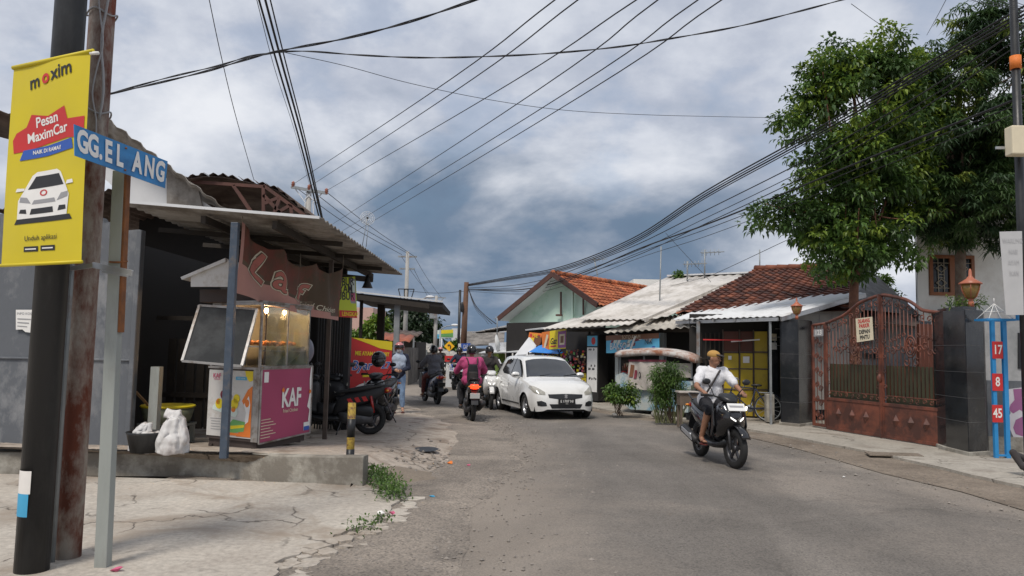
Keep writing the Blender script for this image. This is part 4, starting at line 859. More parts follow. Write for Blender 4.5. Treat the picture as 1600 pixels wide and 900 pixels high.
g = MB(); g.beam(aL + Vector((.1, .1, -.07)), aR + Vector((-.05, .1, -.07)), .05, .08); g.beam(aR + Vector((.0, .05, -.07)), tR + Vector((0, .0, -.07)), .05, .1)
for u in (.2, .4, .6, .8): g.beam(aL.lerp(aR, u) + Vector((0, 0, -.06)), tL.lerp(tR, u) + Vector((0, 0, -.06)), .05, .06)
obj('awning_frame', g, 'bare_steel', t)
for px_ in (1092, 1205):
    s_ = (px_ - 1052) / (1222 - 1052); q = VP(px_, 500, aL.xy, aR.xy); g = MB(); w0_ = .04 if px_ < 1100 else .022; g.bbox(q.x - w0_, q.x + w0_, q.y + .05, q.y + .1, .05, 2.5); obj('awning_post', g, 'galv', t)
wa, wb = Vector((4.15, 19.95, 0)), Vector((7.2, 18.95, 0)); wa_ = wa.lerp(wb, .17)
def wallbox(g, a, b, z0, z1, th=.12): 
    d = (b - a).normalized(); nn = Vector((-d.y, d.x, 0)); nn = nn if nn.y > 0 else -nn
    g.prism([Vector((a.x, a.y, z0)), Vector((b.x, b.y, z0)), Vector((b.x, b.y, z1)), Vector((a.x, a.y, z1))], nn * th); return g
def FW(px, py, a=wa, b=wb, off=0.0):
    p = VP(px, py, a.xy, b.xy); d = (b - a).normalized(); nn = Vector((-d.y, d.x, 0)); nn = nn if nn.y < 0 else -nn; return p + nn * off
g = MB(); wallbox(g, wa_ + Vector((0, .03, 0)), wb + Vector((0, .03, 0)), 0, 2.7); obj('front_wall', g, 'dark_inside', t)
xs_ = [1130, 1155.5, 1158, 1175, 1178, 1204]
for i, (x0, x1) in enumerate(((1130, 1154), (1156, 1176), (1178, 1204))):
    g = MB(); q = [FW(x0, 652, off=.04), FW(x1, 653, off=.04), FW(x1, 552, off=.04), FW(x0, 552, off=.04)]; q[0].z = q[1].z = .12; q[2].z = q[3].z = (q[2].z + q[3].z) / 2
    g.prism(q, (0, .03, 0)); lf = obj('door_leaf', g, 'yellow_door', t)
    g = MB(); q2 = [FW(x0, 552, off=.04), FW(x1, 552, off=.04), FW(x1, 518, off=.04), FW(x0, 518, off=.04)]; q2[0].z = q2[1].z = q[2].z + .01; g.prism(q2, (0, .03, 0)); obj('upper_panel', g, 'door_maroon' if i < 2 else 'yellow_door', lf)
    g = MB(); 
    for zf_ in (.12, .42, .75, 1.02): g.beam(Vector((q[0].x, q[0].y - .012, .12 + (q[2].z - .12) * zf_)), Vector((q[1].x, q[1].y - .012, .12 + (q[2].z - .12) * zf_)), .02, .03)
    g.beam(Vector((q[0].x, q[0].y - .014, .12)), Vector((q[0].x, q[0].y - .014, 2.3)), .03, .02); obj('door_rail', g, 'brown_steel', lf)
g = MB()
for x0, x1, y0, y1 in ((1161, 1171, 557, 567), (1138, 1143, 556, 562)): g.prism([FW(x0, y1, off=.06), FW(x1, y1, off=.06), FW(x1, y0, off=.06), FW(x0, y0, off=.06)], (0, -.003, 0))
obj('paper_note', g, 'ink_white', t)
g = MB(); g.beam(FW(1100, 531, off=.35), FW(1160, 532, off=.35), .03, .03); rb_ = obj('red_bar', g, 'ink_red', t); g = MB(); g.beam(FW(1143, 534, off=.32), FW(1187, 531, off=.32), .03, .03); obj('white_bar', g, 'ink_white', t)
g = MB()
for x in range(1096, 1130, 7): g.beam(FW(x, 655, off=.05), FW(x, 520, off=.05), .03, .03)
for y in (560, 600, 640): g.beam(FW(1094, y, off=.07), FW(1130, y, off=.07), .03, .03)
obj('dark_lattice', g, 'dark_wood', t)
ba, bb = Vector((6.35, 18.2, 0)), Vector((9.6, 19.6, 0))
g = MB(); B_ = lambda x, y: VP(x, y, ba.xy, bb.xy)
top = [(1224, 494), (1262, 484), (1300, 473), (1340, 463)]
g.prism([B_(1224, 640), B_(1345, 640)] + [B_(x, y) for x, y in reversed(top)], (0, .12, 0)); obj('block_wall', g, 'block_wall', t)
g = MB()
for r in range(6):
    z = 1.9 + r * .2; off_ = .2 * (r % 2)
    g.beam((6.36, 18.19, z), (9.4, 19.5, z), .008, .012)
    for i in range(9):
        s_ = (i * .4 + off_) / 3.5; p = ba.lerp(bb, s_); g.beam((p.x, p.y - .01, z), (p.x, p.y - .01, z + .2), .012, .008) if z + .2 < 2.45 + s_ * .75 else None
obj('mortar_joints', g, 'ink_grey', t)
M('plaster_lilac0', (.42, .45, .44), .85, .1, bump=.2, dirt=(.25, .25, .24), damt=.3)
# ---- white roofed shop
wa2, wb2 = Vector((1.3, 27.2, 0)), Vector((4.75, 20.3, 0))
t = thing('white_roof_shop', 'long low shop under large white corrugated roof sheets beside the tiled house', 'shop', (3, 24, 0))
g = MB(); corr(g, A(903, 499, 24.4), A(1003, 499, 21.8), A(1173, 427, 27.5), A(1046, 432, 31), .3, .022, 3); mr = obj('main_roof', g, 'white_roof', t)
g = MB(); g.beam(A(1046, 431, 30.8), A(1174, 426, 27.4), .3, .06); obj('ridge_flashing', g, 'white_roof_new', mr)
g = MB(); corr(g, A(847, 514, 25.3), A(982, 507, 21.6), A(1003, 497, 22.4), A(898, 497, 26), .3, .02, 2); obj('front_roof', g, 'white_roof', t)
g = MB(); corr(g, A(944, 520, 22.3), A(1092, 510, 19.6), A(1078, 489, 21.4), A(1000, 500, 23), .27, .03, 2); obj('low_roof', g, 'beige_roof', t)
g = MB(); corr(g, A(1003, 501, 21.7), A(1050, 492, 21.2), A(1184, 427, 27), A(1172, 428, 27.6), .3, .02, 2); g.beam(A(1008, 500, 21.5), A(1112, 455, 24.3), .06, .12); obj('side_roof', g, 'white_roof', t)
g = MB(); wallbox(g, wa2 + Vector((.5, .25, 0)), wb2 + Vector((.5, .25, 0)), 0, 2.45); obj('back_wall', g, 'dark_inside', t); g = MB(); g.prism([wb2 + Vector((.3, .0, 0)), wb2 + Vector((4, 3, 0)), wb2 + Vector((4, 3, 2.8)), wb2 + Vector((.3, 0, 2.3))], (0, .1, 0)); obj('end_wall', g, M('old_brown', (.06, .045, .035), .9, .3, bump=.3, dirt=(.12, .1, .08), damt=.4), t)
FS = lambda px, py, off=.0: FW(px, py, wa2, wb2, off)
g = MB(); g.prism([FS(961, 640), FS(966, 640), FS(966, 522), FS(961, 522)], (.1, .1, 0)); obj('wall_pier', g, 'plaster_lilac0', t); g = MB(); g.prism([FS(1030, 640), FS(1037, 640), FS(1037, 520), FS(1030, 520)], (.1, .1, 0)); obj('wall_pier', g, 'plaster_lilac0', t)
g = MB(); g.beam(FS(852, 516), FS(1088, 516), .08, .1); obj('eave_beam', g, 'dark_wood', t)
for px_ in (853, 921, 1090):
    g = MB(); q = FS(px_, 516); g.bbox(q.x - .04, q.x + .04, q.y - .04, q.y + .04, 0, q.z); obj('post', g, 'galv' if px_ > 1000 else 'dark_wood', t)
def hangbanner(name, label, cat, TL, TR, BR, BL, mat, fn=None, group=None):
    pn = Panel(TL, TR, BR, BL); g = MB(); g.prism([pn.P(0, 0, -.001), pn.P(1, 0, -.001), pn.P(1, 1, -.001), pn.P(0, 1, -.001)], pn.n * -.006)
    t = tag(obj(name, g, mat, loc=tuple(pn.P(.5, 0))), label, cat, group)
    if fn: fn(pn); pn.finish(t)
    return t
def f(p):
    p.poly('ink_orange', [(0, 0), (.3, 0), (.34, 1), (0, 1)]); p.poly('ink_cream', [(.05, .1), (.14, .1), (.28, .8), (.2, .85)], .004); p.poly('ink_brown', [(.16, .2), (.22, .2), (.3, .6), (.26, .6)], .005); p.poly('ink_purple', [(.68, .05), (1, .05), (1, .9), (.68, .9)]); p.rect('ink_cream', .74, .95, .2, .75, .004); p.rect('ink_brown', .78, .91, .3, .65, .005); p.text('ink_black', 'Gaz', .48, .42, .28, bold=.02, shear=.3); p.rect('ink_red', .36, .6, .12, .2)
hangbanner('shop_banner', 'yellow and purple snack banner hanging from the white shop eave', 'banner', FS(866, 520, .5), FS(905, 514, .5), FS(904, 545, .5), FS(867, 547, .5), 'ink_yellow', f)
def f(p):
    for i in range(26):
        rn = random.Random(i); u = rn.random(); v = rn.random(); p.poly(rn.choice(['ink_blue', 'ink_white', 'ink_pale', 'ink_grey', 'ink_maroon']), [(u * .9, v * .8), (u * .9 + .05, v * .8 + .02), (u * .9 + .07, v * .8 + .2), (u * .9 + .02, v * .8 + .2)], .003 + i * .0002)
    p.rect('ink_brown', 0, 1, .72, 1, .009); p.text('ink_cream', 'SOTO AYAM', .5, .85, .16, .012); p.text('ink_black', 'NIK', .82, .55, .22, .012); p.poly('ink_white', [(.45, 0), (.49, 0), (.6, .9), (.56, .9)], .012); p.text('ink_white', 'BAKSO', .25, .35, .28, .012)
hangbanner('shop_banner', 'worn light blue food banner strung under the low beige roof', 'banner', FS(962, 525, .35), FS(1046, 521, .35), FS(1046, 550, .35), FS(962, 552, .35), 'ink_lightblue', f)
def f(p): p.rect('ink_yellow', .05, .95, .05, .5); p.rect('ink_red', .1, .9, .6, .85, .004); p.disc('ink_brown', .75, .3, .2, .005); p.text('ink_yellow', 'MIE', .5, .72, .2, .006)
hangbanner('shop_banner', 'small orange and yellow banner above the blue tarp roof', 'banner', A(827, 519, 28.5), A(847, 521, 28), A(844, 538, 28), A(824, 536, 28.5), 'ink_orange', f)
# goods of the snack stall: hung strips of sachets
rn = random.Random(11)
t = thing('snack_display', 'crammed rack of hanging snack sachets and jars in the open shop front', 'display', tuple(FS(895, 620, .1)))
g = MB()
for k, m_ in enumerate(('ink_red', 'ink_brown', 'ink_cream', 'ink_yellow', 'ink_green', 'ink_orange', 'ink_grey', 'ink_maroon')):
    pass
cols_ = ['ink_red', 'ink_brown', 'ink_cream', 'ink_yellow', 'ink_green', 'ink_orange', 'ink_grey', 'ink_maroon', 'ink_pink']
for px_ in [852 + i * 3.6 for i in range(20)]:
    for py_ in [549 + j * 4.3 for j in range(15)]:
        if rn.random() < .2: continue
        y_ = py_ + rn.uniform(-1.5, 1.5); g.mi = rn.choice([0, 1, 1, 2, 2, 3, 4, 5, 6, 6, 7, 7, 8]) if py_ < 590 else rn.choice([1, 2, 6, 7, 1]); g.mi = rn.choice([3, 0, 3, g.mi]) if (px_ < 885 and py_ < 560) else g.mi
        o_ = rn.uniform(.0, .25); w_ = rn.uniform(1, 1.7); h_ = rn.uniform(1.2, 2.0)
        a_ = rn.uniform(-.6, .6)
        g.prism([FS(px_ - w_, y_ + h_, o_), FS(px_ + w_, y_ + h_ + a_, o_), FS(px_ + w_, y_ - h_ + a_, o_), FS(px_ - w_, y_ - h_, o_)], (0.01, .02, 0))
tag(obj('sachets', g, cols_, t), None, None, kind='stuff')
g = MB()
for y_ in (567, 590, 606): g.beam(FS(850, y_, -.05), FS(925, y_, -.05), .3, .02)
obj('shelf', g, 'dark_wood', t)
g = MB(); q0, q1 = FS(898, 610, .1), FS(925, 610, .1); g.prism([Vector((q0.x, q0.y, .1)), Vector((q1.x, q1.y, .1)), Vector((q1.x, q1.y, .95)), Vector((q0.x, q0.y, .95))], (.2, .3, 0)); obj('yellow_counter', g, 'ink_yellow', t)
g = MB(); q0, q1 = FS(926, 610, .25), FS(945, 610, .25); zt_ = FS(936, 523).z
t = thing('display_fridge', 'upright shop fridge with a peeling white front and a red poster on top', 'fridge', (q0.x, q0.y, .1))
g.prism([Vector((q0.x, q0.y, .12)), Vector((q1.x, q1.y, .12)), Vector((q1.x, q1.y, zt_)), Vector((q0.x, q0.y, zt_))], (.35, .3, 0)); obj('cabinet', g, 'dark_inside', t)
pf = Panel(Vector((q0.x, q0.y, zt_)), Vector((q1.x, q1.y, zt_)), Vector((q1.x, q1.y, .15)), Vector((q0.x, q0.y, .15))); pf.rect('ink_white', .08, .92, .12, .8, .01); pf.rect('ink_lightblue', .08, .92, .82, .98, .01); pf.disc('ink_red', .6, .9, .12, .013)
for i in range(14): u, v = rn.uniform(.1, .8), rn.choice([.3, .31, .45, .5, .7, .75]); pf.poly('ink_black', [(u, v), (u + .12, v + .01), (u + .1, v + .03), (u + .03, v + .04)], .014)
pf.finish(t)
g = MB()
for i, m_ in enumerate((0, 1, 0)): g.mi = m_; q = G(952, 655 - i, .3); g.lathe([(.2, 0), (.3, .02), (.33, .09), (.3, .16), (.2, .18)], (q.x * .0 + FS(938, 640, 1.4).x, FS(938, 640, 1.4).y, .08 + i * .19), n=22) if i < 1 else None
tag(obj('old_tyre', g, [M('tyre', (.018, .018, .018), .85, .3, bump=.3)]), 'old black tyre lying flat in front of the fridge', 'tyre')
# ---- green gable house
ap = A(880, 431, 31.0); rv = A(1008, 443, 36.5) - ap; rv.z = 0; rv = rv.normalized() * 7.2
gl = A(795, 500, 33.4); gr = A(950, 479, 28.6)
t = thing('mint_house', 'mint green house with orange clay tile gable roof', 'house', (ap.x, ap.y, 0))
nrm = Vector((-rv.x, -rv.y, 0)).normalized()
ov = nrm * .75
tiled('tile_roof', gr + ov, gr + rv, ap + rv, ap + ov, 'tiles_orange', t, .25, .32)
g = MB(); g.slab(gl + ov, ap + ov, ap + rv, gl + rv, .07); obj('rear_roof', g, 'white_sheet', t)
g = MB(); ridge_caps(g, ap + ov + Vector((0, 0, .05)), ap + rv + Vector((0, 0, .05)), .12); obj('ridge_tiles', g, 'tiles_orange', t)
g = MB(); g.beam(gl + ov + Vector((0, 0, .02)), ap + ov + Vector((0, 0, .02)), .06, .2); g.beam(gr + ov, ap + ov, .06, .2); obj('barge_board', g, 'fascia_brown', t)
g = MB(); lo = lambda p, z: Vector((p.x, p.y, z)); g.prism([lo(gl, 0), lo(gr, 0), gr + Vector((0, 0, -.06)), ap + Vector((0, 0, -.08)), gl + Vector((0, 0, -.06))], -nrm * .15); wl0 = obj('gable_wall', g, 'plaster_mint', t)
g = MB(); g.prism([VP(895, 520, gl.xy, gr.xy), VP(897, 520, gl.xy, gr.xy), VP(897, 446, gl.xy, gr.xy), VP(895, 444, gl.xy, gr.xy)], nrm * .1); obj('wall_pilaster', g, 'plaster_mint', t)
for x0, x1, y0, y1 in ((876, 878, 456, 493), (911, 913, 456, 492)):
    g = MB(); g.prism([VP(x0, y1, gl.xy, gr.xy), VP(x1, y1, gl.xy, gr.xy), VP(x1, y0, gl.xy, gr.xy), VP(x0, y0, gl.xy, gr.xy)], nrm * .05)
    if x0 < 900: g.prism([VP(870, 494, gl.xy, gr.xy), VP(879, 494, gl.xy, gr.xy), VP(879, 491, gl.xy, gr.xy), VP(870, 491, gl.xy, gr.xy)], nrm * .08)
    obj('narrow_window', g, 'fascia_brown', t)
g = MB(); g.prism([lo(gr, 0), lo(gr, gr.z), gr + rv, lo(gr + rv, 0)], (0.1, .05, 0)); obj('side_wall', g, 'plaster_mint', t)
# pale box house behind
g = MB(); a = A(990, 436, 40); b = A(1050, 434, 40); g.bbox(a.x, b.x, 40, 45, 0, a.z); tag(obj('concrete_house', g, 'plaster_white'), 'flat topped pale concrete house just showing behind the orange roof', 'house')
# ---- far shops left of the green house
t = thing('dark_awning_shop', 'dark open fronted shop with long white edged awnings left of the mint house', 'shop', (1, 32, 0))
a, b = A(853, 512, 28.3), A(780, 511, 36); b.z = a.z
g = MB(); g.slab(a, b, b + Vector((4, 2.2, .5)), a + Vector((3, 2, .5)), .05); obj('awning', g, 'white_roof_new', t)
a2, b2 = A(792, 508, 34.5), A(738, 519, 43); 
g = MB(); g.slab(a2, b2, b2 + Vector((3.4, 2.2, .3)), a2 + Vector((3, 2, .3)), .05); obj('awning', g, 'white_roof_new', t)
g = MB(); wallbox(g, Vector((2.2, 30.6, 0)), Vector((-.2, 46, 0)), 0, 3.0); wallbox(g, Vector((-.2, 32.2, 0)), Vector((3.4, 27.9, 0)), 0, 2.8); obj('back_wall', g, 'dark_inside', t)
for i in range(8): 
    q = a2.lerp(b2, i / 7); g = MB(); g.beam(q + Vector((0, 0, -.06)), q + Vector((3, 2, .2)), .06, .1); obj('rafter', g, 'dark_wood', t) if i % 2 == 0 else None
g = MB(); g.prism([A(762, 549, 36.5), A(817, 549, 31.5), A(817, 533, 31.5), A(764, 536, 36.5)], (.9, .5, 0)); obj('white_box_front', g, 'white_sheet', t)
g = MB(); g.slab(A(748, 551, 35.5), A(815, 549, 30), A(822, 546, 31.5), A(762, 547, 37.5), .04); obj('flat_canopy', g, 'white_sheet', t)
g = MB(); g.prism([A(770, 606, 34.5), A(779, 606, 34.2), A(779, 552, 34.2), A(770, 552, 34.5)], (.3, .2, 0)); obj('green_poster', g, M('poster_green', (.35, .5, .12), .7, .5, scale=6), t)
g = MB(); g.prism([A(752, 604, 35), A(770, 604, 34.4), A(770, 553, 34.4), A(752, 554, 35)], (.3, .2, 0)); obj('shop_window', g, 'ink_grey', t)
for px_ in (764, 801):
    g = MB(); q = A(px_, 551, 33 if px_ < 790 else 31); g.bbox(q.x - .03, q.x + .03, q.y - .03, q.y + .03, 0, q.z - .02); obj('canopy_post', g, 'ink_white', t)
g = MB(); g.cyl(A(793, 592, 32.3), A(793, 572, 32.3), .28, 16); tag(obj('drum', g, 'ink_blue'), 'blue drum in the dark shop opening behind the white car', 'drum')
g = MB(); g.bbox(A(765, 590, 30).x, A(832, 590, 29).x, 29.3, 29.6, .0, A(780, 590, 29.5).z); tag(obj('low_wall', g, 'wall_cement'), 'low grey counter wall behind the white car', 'low wall')
g = MB(); q = A(777, 538, 33.6); g.lathe([(0.02, .1), (.42, .0), (.44, .01), (.02, .13)], q, axis=(.97, -.2, .15), n=22); tag(obj('satellite_dish', g, 'white_sheet'), 'white satellite dish in front of the white box front', 'satellite dish')
g = MB(); g.prism([A(803, 557, 27.5), A(832, 551, 27), A(836, 540, 27.5), A(826, 527, 28)], (.05, .05, 0)); tag(obj('leaning_board', g, 'white_sheet'), 'large white board tilted beside the blue tarp roof', 'board')
t = thing('street_stall', 'small food stall with a blue tarpaulin roof behind the white car', 'stall', tuple(lo(A(850, 600, 26), 0)))
g = MB(); c0 = [A(826, 550, 26.5), A(873, 553, 25.5), A(880, 551, 27), A(836, 548, 28)]; c1 = [A(842, 540, 26.9), A(866, 540, 26.2), A(870, 540, 26.8), A(846, 539, 27.5)]
g.add(c0 + c1, [(0, 1, 5, 4), (1, 2, 6, 5), (2, 3, 7, 6), (3, 0, 4, 7), (4, 5, 6, 7), (3, 2, 1, 0)]); obj('tarp_roof', g, M('tarp_blue', (.02, .2, .62), .5, .12, bump=.3, bscale=6), t)
for p_ in c0: g = MB(); g.beam(lo(p_ * 1.0, 0), p_, .05, .05); obj('leg', g, 'dark_wood', t)
g = MB(); g.prism([A(803, 563, 26), A(832, 560, 25.5), A(836, 554, 26.5), A(808, 556, 27)], (0, 0, .04)); obj('side_shelf', g, 'ink_grey', t)
g = MB(); g.prism([A(838, 600, 26.4), A(872, 600, 25.8), A(872, 560, 25.8), A(838, 560, 26.4)], (.6, .5, 0)); obj('cabinet', g, 'dark_wood', t)
# ---- white two storey house at the right
t = thing('white_house', 'tall white house with a barred wooden window behind the gate', 'house', (12, 21, 0))
xl = A(1437, 430, 20.5).x
g = MB(); g.prism([(xl, 20.5, 0), (22, 20.5, 0), (30, 28, 0), (xl * 28.3 / 20.5, 28, 0)], (0, 0, 7.4)); hw = obj('wall', g, 'plaster_white', t)
g = MB(); g.bbox(xl - .12, xl + .16, 20.38, 20.498, 2.6, 7.4); g.bbox(xl + .16, 22, 20.3, 20.498, A(1500, 492, 20.4).z, A(1500, 486, 20.4).z); g.bbox(xl - .1, 22, 20.1, 21.2, 7.4, 7.55); obj('trim', g, 'plaster_white', t)
M('window_wood', (.28, .1, .035), .45, .15); M('iron_cream', (.4, .34, .25), .6)
w0, w1, w2, w3 = A(1450, 398, 20.5).x, A(1520, 398, 20.5).x, A(1480, 462, 20.5).z, A(1480, 399, 20.5).z
g = MB(); y_ = 20.42
g.bbox(w0, w1, y_, 20.498, w3 - .09, w3); g.bbox(w0, w1, y_, 20.498, w2, w2 + .09)
mid = (w0 + w1) / 2
for x in (w0, mid - .07, w1 - .09): g.bbox(x, x + (.14 if x == mid - .07 else .09), y_ + .003, 20.497, w2 + .09, w3 - .09)
wf = obj('window', g, 'window_wood', t, bevel=.006)
for xa, xb_ in ((w0 + .09, mid - .07), (mid + .07, w1 - .09)):
    g = MB(); g.bbox(xa, xb_, 20.48, 20.495, w2 + .09, w3 - .09); obj('pane', g, M('window_dark', (.01, .012, .013), .15, .1, bump=0), wf)
    g = MB(); xm = (xa + xb_) / 2; hh = w3 - w2 - .18; z0 = w2 + .09; zz_ = lambda f_: z0 + hh * f_
    for dx_ in (-.08, .08): g.beam((xm + dx_, 20.45, z0), (xm + dx_, 20.45, z0 + hh), .016, .016)
    for f_ in (.12, .42, .52, .86): g.beam((xa, 20.455, zz_(f_)), (xb_, 20.455, zz_(f_)), .016, .016) if f_ in (.12, .86) else g.beam((xm - .08, 20.455, zz_(f_)), (xm + .08, 20.455, zz_(f_)), .016, .016)
    for f_ in (.27, .7):
        P_ = [(xm, 20.44, zz_(f_ + .11)), (xm + .14, 20.44, zz_(f_)), (xm, 20.44, zz_(f_ - .11)), (xm - .14, 20.44, zz_(f_))]
        for i in range(4): g.beam(P_[i], P_[(i + 1) % 4], .018, .018)
    obj('window_bars', g, 'iron_cream', wf)
# yard wall seen through the gate
t = thing('yard_building', 'grey plastered yard building with a small dark tiled lean-to seen through the gate', 'building', (10, 19.5, 0))
g = MB(); g.bbox(7.4, xl - .0, 20.0, 20.2, 0, A(1350, 500, 20).z); obj('wall', g, 'plaster_grey', t)
g = MB(); ra, rb2 = A(1352, 452, 20.5), A(1462, 520, 19.2); g.slab(A(1366, 438, 22), A(1345, 500, 18.8), A(1452, 512, 18.6), A(1440, 500, 22), .08); obj('lean_to_roof', g, 'rusty_sheet', t)
g = MB(); g.prism([A(1436, 640, 17.5), A(1480, 645, 17.5), A(1480, 508, 17.5), A(1436, 506, 17.5)], (0, .1, 0)); obj('maroon_door', g, 'door_maroon', t)
g = MB(); g.prism([A(1352, 560, 19.95), A(1362, 560, 19.95), A(1362, 552, 19.95), A(1352, 552, 19.95)], (0, -.05, 0)); g.prism([A(1366, 560, 19.95), A(1377, 560, 19.95), A(1377, 552, 19.95), A(1366, 552, 19.95)], (0, -.05, 0)); obj('vent', g, 'black_paint', t)
# ---- gate pillars
def pillar(name, label, base, top, z1, lamp, group, joints):
    t = thing(name, label, 'gate pillar', (base[0].x, base[0].y, .07))
    g = MB(); g.prism([Vector((p.x, p.y, .09)) for p in base], (0, 0, z1 - .09)); obj('shaft', g, 'black_tile', t, bevel=.012)
    g = MB(); cen = sum(base, Vector()) / len(base); g.prism([Vector((p.x, p.y, .05)) + (p - cen).normalized() * .05 for p in base], (0, 0, .09)); obj('plinth', g, 'wall_cement', t, bevel=.01)
    g = MB()
    for z in joints:
        n = len(base)
        for i in range(n):
            a, b = base[i], base[(i + 1) % n]; d = (b - a).normalized(); nn = Vector((d.y, -d.x, 0)); nn = nn if nn.dot((a + b) / 2 - cen) > 0 else -nn
            g.beam(Vector((a.x, a.y, z)) + nn * .0012, Vector((b.x, b.y, z)) + nn * .0012, .005, .005)
    obj('tile_joints', g, 'tile_joint', t)
    return t
A_ = lambda p, z=.07: Vector((p.x, p.y, 0))
p1, p2 = A_(G(1271, 664, .07)), A_(G(1220, 664, .07)); dd = Vector((.35, .94, 0)) * .62
pm = A_(G(1249, 667, .07))
zL = A(1245, 499, 17.2).z
PL = [p2, pm, p1, p1 + dd, p2 + dd]; tl = pillar('gate_pillar', 'glossy black tiled gate pillar left of the red gate, copper lantern on top', PL, None, zL, True, 'p', [.6, 1.15, 1.7])
q1, q2, q3 = A_(G(1479, 704, .07)), A_(G(1514, 713, .07)), A_(G(1543, 711, .07)); dd = Vector((.2, .98, 0)) * .6
zR = A(1510, 484, 12.8).z
PR = [q1, q2, q3, q3 + dd, q1 + dd]; tr_ = pillar('gate_pillar', 'glossy black tiled gate pillar right of the red gate with plants growing on its top', PR, None, zR, True, 'p', [.62, 1.02, 1.45, 1.9])
g = MB(); g.prism([Vector((p.x, p.y, zR)) for p in PR], (0, 0, .06)); cen = sum(PR, Vector()) / 5; g.v = [cen + Vector((0, 0, v.z - 0)) + (Vector((v.x, v.y, 0)) - cen) * .75 for v in g.v]; obj('cap', g, 'black_tile', tr_)
def lantern(c, s, lab):
    t = thing('lantern', lab, 'lantern', tuple(c)); g = MB(); g.lathe([(.05 * s, 0), (.05 * s, .1 * s), (.035 * s, .12 * s), (.05 * s, .16 * s)], c, n=14); obj('stem', g, 'lamp_copper', t)
    g = MB(); g.lathe([(.05 * s, .16 * s), (.1 * s, .2 * s), (.15 * s, .32 * s), (.165 * s, .42 * s)], c, n=6); obj('glass_bowl', g, 'lamp_glass', t)
    g = MB()
    for k in range(6): g.tube([c + Vector((r_ * s * math.cos(PI * k / 3), r_ * s * math.sin(PI * k / 3), z * s)) for r_, z in ((.055, .16), (.105, .2), (.155, .32), (.17, .42))], .007 * s, 6)
    obj('ribs', g, 'lamp_copper', t)
    g = MB(); g.lathe([(.19 * s, .42 * s), (.19 * s, .44 * s), (.07 * s, .52 * s), (.03 * s, .57 * s), (.025 * s, .66 * s), (.01 * s, .7 * s)], c, n=14); obj('cap', g, 'lamp_copper', t); return t
cR = A(1517, 469, 13.0); lantern(Vector((cR.x, 13.0, zR + .05)), (A(1517, 420, 13).z - zR - .05) / .7, 'copper lantern with amber bowl on the right gate pillar')
cL = A(1245, 498, 17.3); lantern(Vector((cL.x, 17.3, zL)), (A(1245, 465, 17.3).z - zL) / .7, 'copper lantern with amber bowl on the left gate pillar')
# side pillar with two notices
g = MB(); sp = [A_(G(1200, 657, .07)), A_(G(1217, 657, .07))]; zz_ = A(1210, 505, 18.3).z; g.prism([sp[0], sp[1], sp[1] + Vector((.1, .35, 0)), sp[0] + Vector((.1, .35, 0))], (0, 0, zz_))
t = tag(obj('side_pillar', g, 'black_tile', bevel=.01), 'narrow black tiled pillar with two small notices beside the yellow doors', 'pillar')
PN = Panel(lo(sp[0], zz_), lo(sp[1], zz_), lo(sp[1], 0), lo(sp[0], 0)); PN.rect('ink_cream', .3, .85, .83, .9, .005); PN.rect('ink_white', .3, .85, .74, .81, .005); PN.rect('ink_grey', .4, .75, .85, .86, .007); PN.finish(t)
# ---- gate
ga, gb = A_(G(1272, 668, .07)), A_(G(1477, 701, .07)); GL = (gb - ga).length
gd = (gb - ga).normalized(); gn = Vector((gd.y, -gd.x, 0)); gn = gn if gn.y < 0 else -gn
GP = lambda px, py, off=0.0: VP(px, py, ga.xy, gb.xy) + gn * off
def gs(px): return (GP(px, 600) - ga).dot(gd)
def gp(s, z, off=0): return ga + gd * s + Vector((0, 0, z)) + gn * off
prof = [(1272, 508), (1290, 505), (1305, 499), (1318, 493), (1330, 484), (1342, 474), (1358, 467), (1378, 461), (1398, 464), (1415, 468), (1428, 475), (1440, 484), (1455, 487), (1477, 489)]
pts = [GP(x, y) for x, y in prof]; sp_ = spline(pts, 4)
def ztop(s):
    for a, b in zip(sp_, sp_[1:]):
        sa, sb = (a - ga).dot(gd), (b - ga).dot(gd)
        if sa <= s <= sb: return a.z + (b.z - a.z) * (s - sa) / (sb - sa + 1e-9)
    return sp_[-1].z if s > 1 else sp_[0].z
t = thing('gate', 'tall double leaf rust red wrought iron driveway gate with scrollwork', 'gate', tuple(gp(GL / 2, .07)))
sm_, ss_ = gs(1378), gs(1290); z0 = .12; zp = GP(1378, 636).z; zr = zp + .1
g = MB(); g.beam(gp(ss_, z0), gp(ss_, ztop(ss_)), .05, .06); g.beam(gp(0, z0), gp(0, ztop(0)), .05, .06); g.beam(gp(0, z0 + .03), gp(ss_, z0 + .03), .05, .06); g.beam(gp(0, zp), gp(ss_, zp), .04, .05)
g.tube([gp(s, ztop(s)) for s in [ss_ * i / 6 for i in range(7)]], .03, 8); sl = obj('side_leaf', g, 'gate_red', t)
def scroll(g, s, z, r, turn, dirn, th=.011):
    pts = []
    for i in range(18):
        a = dirn + turn * i * .42; rr_ = r * (1 - i / 21); pts.append(gp(s + rr_ * math.cos(a), z + rr_ * math.sin(a), .01))
    g.tube(pts, th, 5)
g = MB()
for k in range(4):
    for zz_ in [z0 + .2 + i * .32 for i in range(7)]:
        if zz_ < ztop(ss_ / 2) - .25: scroll(g, ss_ / 2 + .06 * (-1) ** k, zz_ + .08 * (k % 2), .075, (-1) ** k, k * 1.6, .009)
for s in (ss_ * .33, ss_ * .67): g.beam(gp(s, z0), gp(s, ztop(s) - .03), .012, .012)
obj('scrollwork', g, 'gate_red', sl)
